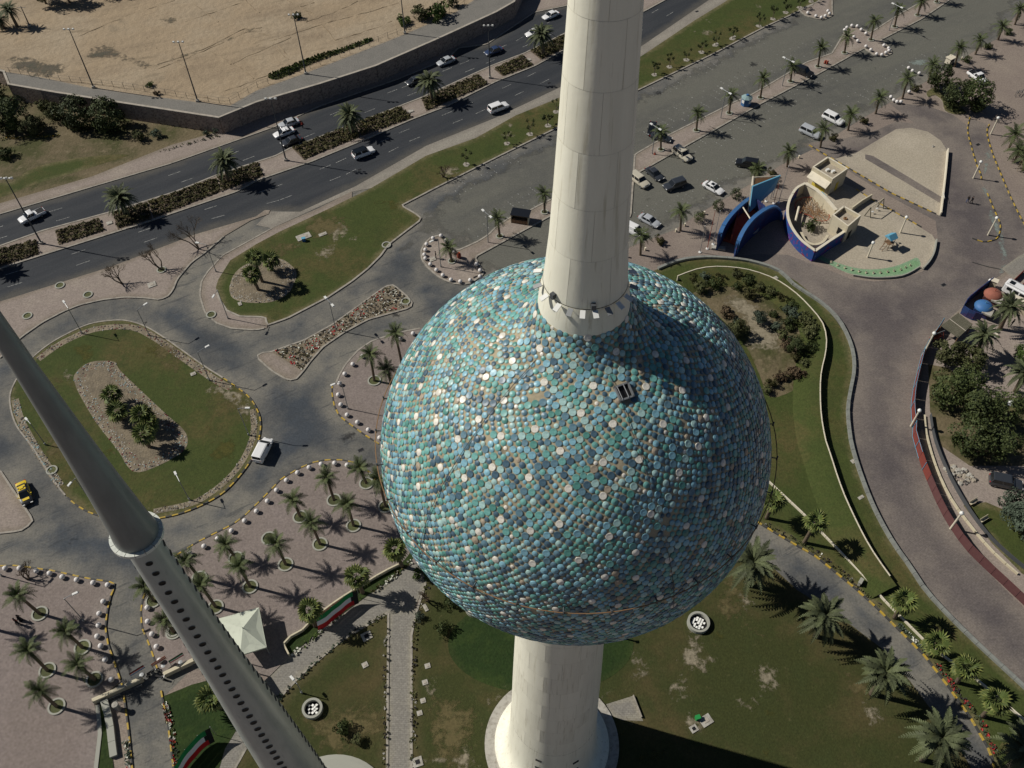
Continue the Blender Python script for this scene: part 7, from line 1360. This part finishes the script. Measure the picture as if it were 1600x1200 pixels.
# ---------------------------------------------------------------- maroon fence & right garden
zone('garden_paving',wp([(1548,440),(1475,505),(1455,520),(1443,560),(1431,600),(1428,640),(1434,700),(1469,790),(1545,890),(1610,950),(1760,1100),(1900,1100),(1900,350),(1640,380)]),.05,'sidewalk_paving',2,skirt=0)
zone('garden_beds',wp(k('G',(530,740),(640,760),(760,860),(900,930),(1080,920),(1250,1000),(1250,1300),(760,1300),(600,1190),(540,1000)))+wp([]),.09,'garden_soil',1.5); zone('right_garden_lawn',wp(k('H',(820,560),(960,540),(1200,640),(1400,900),(1300,1020),(1190,990),(1000,800))),.09,'lawn',1.5); zone('right_garden_lawn',wp(k('G',(930,960),(1000,930),(1080,960),(1020,1000),(960,1005))),.1,'lawn',1)
mpx=[k1('G',600,527),k1('G',560,590),k1('G',505,665),k1('G',470,790),k1('G',447,890),k1('G',437,1000),k1('G',450,1110)]+k('H',(500,110),(520,190),(560,320),(620,470),(680,600),(745,710),(835,835),(960,960),(1090,1080),(1200,1185),(1330,1300))
pts=resample(catmull(wp(mpx,.02),5),2.1); org=pts[0].copy(); t=thing('maroon_fence','long curving maroon panel fence with light blue posts along the drive','fence',org)
FH=2.0
pm1={}
for i,(a,b_) in enumerate(zip(pts[:-1],pts[1:])):
    mm_='maroon_wall' if i<len(pts)*.56 else 'maroon_dull'; d=(b_-a); L=d.length; ang_=math.atan2(d.y,d.x); kk=(mm_,round(L,2))
    if kk not in pm1: pm1[kk]=MB().box((0,0,FH/2),(round(L,2)-.05,.08,FH-.1)).mesh('fence_panel',MAT[mm_])
    c=(a+b_)/2-org; link('fence_panel',pm1[kk],t,loc=(c.x,c.y,0),rot=(0,0,ang_))
bp_=MB().tube([(0,0,0),(0,0,FH+.1)],.05,6).mesh('post',MAT['sky_paint'])
for i,p in enumerate(pts):
    if i<len(pts)*.56 and i%2==0:
        nrm2=Vector((-.1,0,0)); link('post',bp_,t,loc=p-org+nrm2)
up=[p-org+Vector((-.08,0,FH)) for p in pts[:int(len(pts)*.56)]]; MB().tube(up,.035,4).build('top_rail',MAT['sky_paint'],t); MB().tube([p-Vector((0,0,FH-.15)) for p in up],.035,4).build('bottom_rail',MAT['sky_paint'],t); MB().tube([p-Vector((0,0,.7)) for p in up],.03,4).build('middle_rail',MAT['maroon_dull'],t)
wallrun('garden_kerb_wall',k('H',(575,0),(590,130),(650,330),(740,520),(870,700),(1000,850),(1120,960),(1230,1050)),.25,.4,'low cream kerb wall inside the maroon fence',m='cream_wall',z0=.05,panels=2.0)
t=wallrun('garden_rail',k('H',(610,0),(640,160),(720,360),(830,560),(960,740),(1080,860),(1200,960)),.05,.9,'thin dark handrail following the fence in the right garden',m='steel_dark',cat='railing',z0=.05)
# fairground yard
wallrun('yard_fence',k('V',(795,340),(640,460),(500,575),(450,670)),.12,2.0,'dark navy board fence round the small fairground yard',m='navy_paint',smooth=False,z0=.03,panels=1.2); wallrun('yard_fence',k('V',(450,672),(560,745),(680,770)),.12,2.0,'short dark board fence in front of the blue dome',m='navy_paint',smooth=False,z0=.03,panels=1.2)
for c_,c2,m_,l in ((('V',690,660),('V',560,640),'blue_paint','blue domed fairground booth with open pale front'),(('V',800,520),('V',720,510),'red_paint','faded red domed fairground booth beside the blue one')):
    b=P(*k1(*c_),.05); t=thing('domed_booth',l,'booth',b,R(-35),'domed fairground booths'); rr7=1.5
    MB().box((0,0,.7),(2.6,2.6,1.4)).build('base_box',MAT['navy_paint' if 'blue' in l and l.startswith('blue') else 'maroon_dull'],t)
    mm_='sky_paint' if l.startswith('blue') else m_
    MB().lathe([(1.6,1.4),(1.62,1.55),(1.35,1.95),(.95,2.2),(.5,2.35),(.2,2.4),(.02,2.42)],18).build('dome',MAT['blue_paint'] if l.startswith('blue') else MAT['faded_red'],t,True); MB().lathe([(.06,2.38),(.05,2.9),(.01,3.0)],6).build('finial',MAT[mm_],t); MB().box((.95,-.95,1.50),(1.7,1.7,.3)).build('pale_deck',MAT['stone_pale'],t)
b=P(*k1('V',380,790),.05); q=[P(*k1('V',*p),2.6) for p in ((225,810),(365,680),(445,665),(560,770),(420,950),(330,900))]; c=Vector((b.x,b.y,.05)); t=thing('plank_roof','grey-brown slatted timber roof at the corner of the right garden','pergola',c)
q4=[P(*k1('V',*p),2.6) for p in ((225,815),(430,665),(600,800),(430,960))]; q4=[p-c for p in q4]
for i in range(16):
    f0,f1_=i/16,(i+.85)/16; MB().add([q4[0].lerp(q4[3],f0),q4[1].lerp(q4[2],f0),q4[1].lerp(q4[2],f1_),q4[0].lerp(q4[3],f1_)]+[v-Vector((0,0,.08)) for v in (q4[0].lerp(q4[3],f0),q4[1].lerp(q4[2],f0),q4[1].lerp(q4[2],f1_),q4[0].lerp(q4[3],f1_))],[(0,1,2,3),(7,6,5,4),(0,4,5,1),(2,6,7,3),(1,5,6,2),(3,7,4,0)]).build('roof_plank',MAT['wood_roof'],t)
for p in q4: MB().tube([(p.x*.95,p.y*.95,0),(p.x*.95,p.y*.95,p.z)],.09,6).build('post',MAT['wood'],t)
m0=q4[0].lerp(q4[3],0).lerp(q4[1],.5); m1_=q4[3].lerp(q4[2],.5); MB().tube([m0+Vector((0,0,.06)),m1_+Vector((0,0,.06))],.07,5).build('ridge_strip',MAT['coping'],t)
b=P(*k1('V',170,970),.05); t=thing('red_swing_ride','small red painted ride frame behind the end of the maroon fence','ride',b,.4)
for x in (-1,0,1): MB().tube([(x,-.6,0),(x,0,1.6),(x,.6,0)],.06,5).build('a_frame',MAT['red_paint'],t)
MB().tube([(-1.2,0,1.6),(1.2,0,1.6)],.07,5).build('top_bar',MAT['steel'],t); MB().box((0,0,.6),(1.6,.5,.3)).build('bench',MAT['red_paint'],t)
# white bus and cream wall beside it
a,b_=P(*k1('V',955,400),.05),P(*k1('V',1330,600),.05); d=b_-a; c=(a+b_)/2; t=thing('white_minibus','long white bus with roof stripes cut by the right edge of the view','bus',(c.x,c.y,.05),math.atan2(d.y,d.x)); L=max(6.5,d.length)
bm_=MB(); bm_.box((0,0,1.45),(L,2.2,2.0)); me=bm_.mesh('body',MAT['car_white']); bmq=bmesh.new(); bmq.from_mesh(me); bmesh.ops.bevel(bmq,geom=list(bmq.edges),offset=.22,segments=2,affect='EDGES'); bmq.to_mesh(me); bmq.free(); link('body',me,t)
for y in (-.75,.75): MB().box((0,y,2.47),(L*.9,.07,.03)).build('roof_stripe',MAT['steel_dark'],t)
MB().box((-L/2+1.0,0,2.48),(.9,.9,.08)).build('roof_hatch',MAT['black_glass'],t); MB().box((-L/2-.005,0,1.75),(.03,1.8,.8)).build('windscreen',MAT['black_glass'],t)
for i in range(5):
    for s in (-1,1): MB().box((-L/2+1.2+i*1.2,s*1.105,1.75),(.95,.03,.65)).build('window',MAT['black_glass'],t)
for x in (-.3,.3):
    for s in (-1,1): link('wheel',WH[0],t,loc=(x*L,s*1.0,.38),rot=(PI/2,0,0),scale=1.15)
b=P(*k1('V',1160,650),.05); t=thing('food_cabin','cream cabin with dark serving windows beside the bus','kiosk',b,R(-37)); MB().box((0,0,1.1),(5.5,1.4,2.2)).build('wall',MAT['cream_wall'],t); MB().box((0,0,2.28),(5.8,1.7,.12)).build('roof',MAT['cream_light'],t)
for i in range(3): MB().box((-1.8+i*1.8,-.72,1.45),(1.0,.05,.7)).build('window',MAT['black_glass'],t)
b=P(*k1('V',815,370),.05); t=thing('ticket_box','small cream ticket box at the tip of the fairground yard','booth',b,R(-35)); MB().box((0,0,.9),(1.0,.9,1.8)).build('wall',MAT['cream_wall'],t); MB().box((0,0,1.85),(1.2,1.1,.1)).build('roof',MAT['cream_light'],t)
for i,(pa,pb) in enumerate((((1045,335),(1190,195)),((1130,400),(1210,330)))):
    wallrun('barrier_rail',k('V',pa,pb),.08,1.0,('dark red rail beside the plank shaped deck','short dark rail beside the bus')[i],m='maroon_wall',cat='railing',smooth=False,z0=.03)
zone('dark_paved_deck',wp(k('V',(935,150),(1140,0),(1400,-100),(1400,220),(1190,240),(1090,280))),.06,'concrete_path',1.5)
kerb_run('dark_drain_line',wp(k('V',(595,75),(760,125),(935,160))),w=.15,z1=.1,m='kerb_black')
for c_,l in ((('V',820,865),'pale round stool nearest the plank roof'),(('V',865,890),'pale round stool in the middle of three'),(('V',865,940),'pale round stool furthest from the bus')):
    b=P(*k1(*c_),.05); t=thing('stool',l,'stool',b,0,'pale stools in the fairground yard'); MB().lathe([(.28,0),(.16,.2),(.28,.45),(.02,.46)],10).build('seat',MAT['lamp_white'],t); MB().lathe([(.3,.46),(.3,.5),(.02,.51)],10).build('cushion',MAT['cream_light'],t)
b=P(*k1('G',988,952),.1); t=thing('garden_table','white upturned boat shaped tub in the right garden','tub',b,.3); MB().lathe([(.9,0),(.8,.35),(.4,.6),(.02,.68)],14).build('shell',MAT['lamp_white'],t,True); MB().lathe([(1.0,0),(1.0,.06),(.9,.06)],14).build('rim',MAT['lamp_white'],t); t.scale=(1,.6,1)
for c_,l in ((('H',880,545),'upper wooden bench on the right garden grass'),(('H',945,655),'lower wooden bench on the right garden grass')):
    b=P(*k1(*c_),.1); t=thing('garden_bench',l,'bench',b,.5,'benches in the right garden'); MB().box((0,0,.45),(1.6,.4,.06)).build('seat',MAT['cream_wall'],t); MB().box((0,.22,.75),(1.6,.05,.4)).build('backrest',MAT['cream_wall'],t)
    for s in (-.65,.65): MB().box((s,0,.21),(.08,.38,.42)).build('leg',MAT['wood'],t)
scatter_stones('garden_rocks',wp(k('H',(700,290),(830,330),(900,400),(850,450),(780,420),(700,340))),60,['stone_pale','stone_dark','sand_pad'],.2,.6,.1,seed=31)
print('play',time.time()-T0)
# ---------------------------------------------------------------- people
def person_mesh(pose,cols,seed=0):
    """one continuous body grown from a jointed skeleton; pose: walk / stand / sit"""
    st={'walk':(.28,-.25,.18,-.2),'stand':(.05,-.05,.05,-.05),'sit':(0,0,.2,.2)}[pose]
    hipz=.92 if pose!='sit' else .5
    V=[(0,0,hipz),(0,0,hipz+.25),(0,0,hipz+.48),(0,0,hipz+.58),(.02,0,hipz+.72)]; rad=[.14,.12,.15,.06,.105]; E_=[(0,1),(1,2),(2,3),(3,4)]
    for s,sw,aw in ((-1,st[0],st[3]),(1,st[1],st[2])):
        b0=len(V)
        if pose=='sit': V+=[(.02,s*.1,hipz-.02),(.42,s*.12,hipz),(.45,s*.12,.08),(.6,s*.13,.05)]
        else: V+=[(0,s*.1,hipz-.05),(sw*.55,s*.11,.48),(sw-.04*0,s*.11,.09),(sw+.16,s*.12,.05)]
        rad+=[.1,.075,.05,.045]; E_+=[(0,b0),(b0,b0+1),(b0+1,b0+2),(b0+2,b0+3)]
        b1=len(V); V+=[(0,s*.19,hipz+.46),(aw*.5-.03,s*.25,hipz+.18),(aw+.06,s*.24,hipz-.06),(aw+.12,s*.23,hipz-.14)]; rad+=[.065,.05,.038,.04]; E_+=[(2,b1),(b1,b1+1),(b1+1,b1+2),(b1+2,b1+3)]
    me=bpy.data.meshes.new('body'); me.from_pydata(V,E_,[]); o=bpy.data.objects.new('tmp',me); COL.objects.link(o)
    md=o.modifiers.new('s','SKIN'); sk_=me.skin_vertices[0].data
    for i,r_ in enumerate(rad): sk_[i].radius=(r_,r_); sk_[i].use_root=(i==0)
    o.modifiers.new('u','SUBSURF').levels=1
    bpy.context.view_layer.update(); dg=bpy.context.evaluated_depsgraph_get(); m2=bpy.data.meshes.new_from_object(o.evaluated_get(dg)); bpy.data.objects.remove(o)
    m2.materials.clear()
    for c_ in ('skin',cols[0],cols[1],'rubber'): m2.materials.append(MAT[c_])
    for p in m2.polygons:
        z_=p.center.z; y=abs(p.center.y); x=p.center.x; p.use_smooth=True
        p.material_index=0 if z_>hipz+.58 or (y>.19 and z_<hipz-.03 and z_>hipz-.25) else (1 if z_>hipz-.02 or y>.2 and z_>hipz-.1 else (2 if z_>.11 else 3))
    m2.name='body'; return m2
PMX={}
def person(px,rz,pose,cols,label,z0=.03,g=None,hair='hair',gown=False):
    b=P(*px,z0); t=thing('person',label,'person',b,rz,g); kk=(pose,)+tuple(cols)
    if kk not in PMX: PMX[kk]=person_mesh(pose,cols)
    link('body',PMX[kk],t); hz=(.92 if pose!='sit' else .5)+.72
    MB().lathe([(.115,-.02),(.125,.05),(.10,.12),(.02,.155)],10).build('hair',MAT[hair],t,True,loc=(-.01,0,hz))
    if gown: MB().lathe([(.30,.12),(.24,.6),(.17,1.0),(.19,1.35),(.10,1.45)],12).build('gown',MAT[cols[0]],t,True)
person(k1('M',112,432),.3,'walk',('cloth_black','cloth_black'),'person in black walking on the left plaza beside the palm, upper one of two',.14,'people on the left plaza',gown=True); person(k1('M',100,455),.5,'walk',('cloth_black','cloth_black'),'person in black, lower one of two on the left plaza',.14,'people on the left plaza')
person(k1('M',95,448),1.5,'stand',('cloth_red','cloth_black'),'person in a red top close to the pair in black on the left plaza',.14,'people on the left plaza')
person(k1('T',385,745),.8,'walk',('cloth_black','cloth_blue'),'person in dark clothes, left one of the two walking on the open drive',.02,'people on the drive'); person(k1('T',418,752),.5,'walk',('cloth_black','cloth_black'),'person in dark clothes, right one of the two walking on the open drive',.02,'people on the drive')
person(k1('F',738,385),2,'stand',('cloth_white','cloth_blue'),'person in a white top on the enclosure wall by the climbing net',.1,'people in the playground'); person(k1('F',868,600),1,'stand',('cloth_black','cloth_blue'),'person in dark clothes standing inside the enclosure near the tower block',.1,'people in the playground')
person(k1('U',215,905),0,'stand',('cloth_black','cloth_black'),'person in black standing inside the ball ring',.14,'people at the parking strip'); person(k1('V',1045,820),2,'stand',('cloth_black','cloth_black'),'person in black in the yard below the bus',.06,'people at the fairground yard')
person(k1('B',235,640),2.4,'stand',('cloth_red','cloth_black'),'person in a red top standing behind the three stopped cars',.03,'people on the highway')
# small pavement fittings
for c_,l in [(('E',100,1010),'small dark curved bench near the tower shaft'),(('E',480,810),'curved kerb bench at the palm by the egg shaped bushes'),(('E',240,955),'short upright marker stone beside the first promenade palm'),(('E',548,765),'short upright marker stone beside the second promenade palm'),(('E',700,672),'short upright marker stone behind the lower egg bush'),(('E',1440,235),'short upright marker stone beside the palm left of the kiosk'),(('D',1110,465),'short upright marker stone by the cream cart')]:
    b=P(*k1(*c_),0); t=thing('marker_stone',l,'stone',b,.5,'marker stones on the promenade'); MB().box((0,0,.3),(.25,.25,.6)).build('stone',MAT['cream_wall'],t); MB().box((0,0,.63),(.32,.32,.08)).build('cap',MAT['cream_light'],t)
print('done',time.time()-T0, len(bpy.data.objects), sum(len(m.polygons) for m in bpy.data.meshes))

for i,(c_,l) in enumerate([(('B',1465,415),'left dark drain grate on the near lanes close to the tower'),(('B',1480,432),'right dark drain grate on the near lanes close to the tower'),(('B',518,848),'dark drain grate below the white off-roader with glass roof'),(('C',545,90),'dark drain grate at the kerb right of the tower'),(('L',735,612),'thin drain cover in the road between the two plazas'),(('T',480,250),'small round manhole on the paved drive'),(('G',615,300),'reddish manhole in the middle of the paved drive')]):
    b=P(*k1(*c_),.035); t=thing('drain_cover',l,'drain cover',b,R(30),'drain covers in the roads'); MB().box((0,0,.01),(.95,.6,.03)).build('frame',MAT['steel_dark'],t); MB().box((0,0,.03),(.8,.45,.02)).build('grate',MAT['dark'],t)
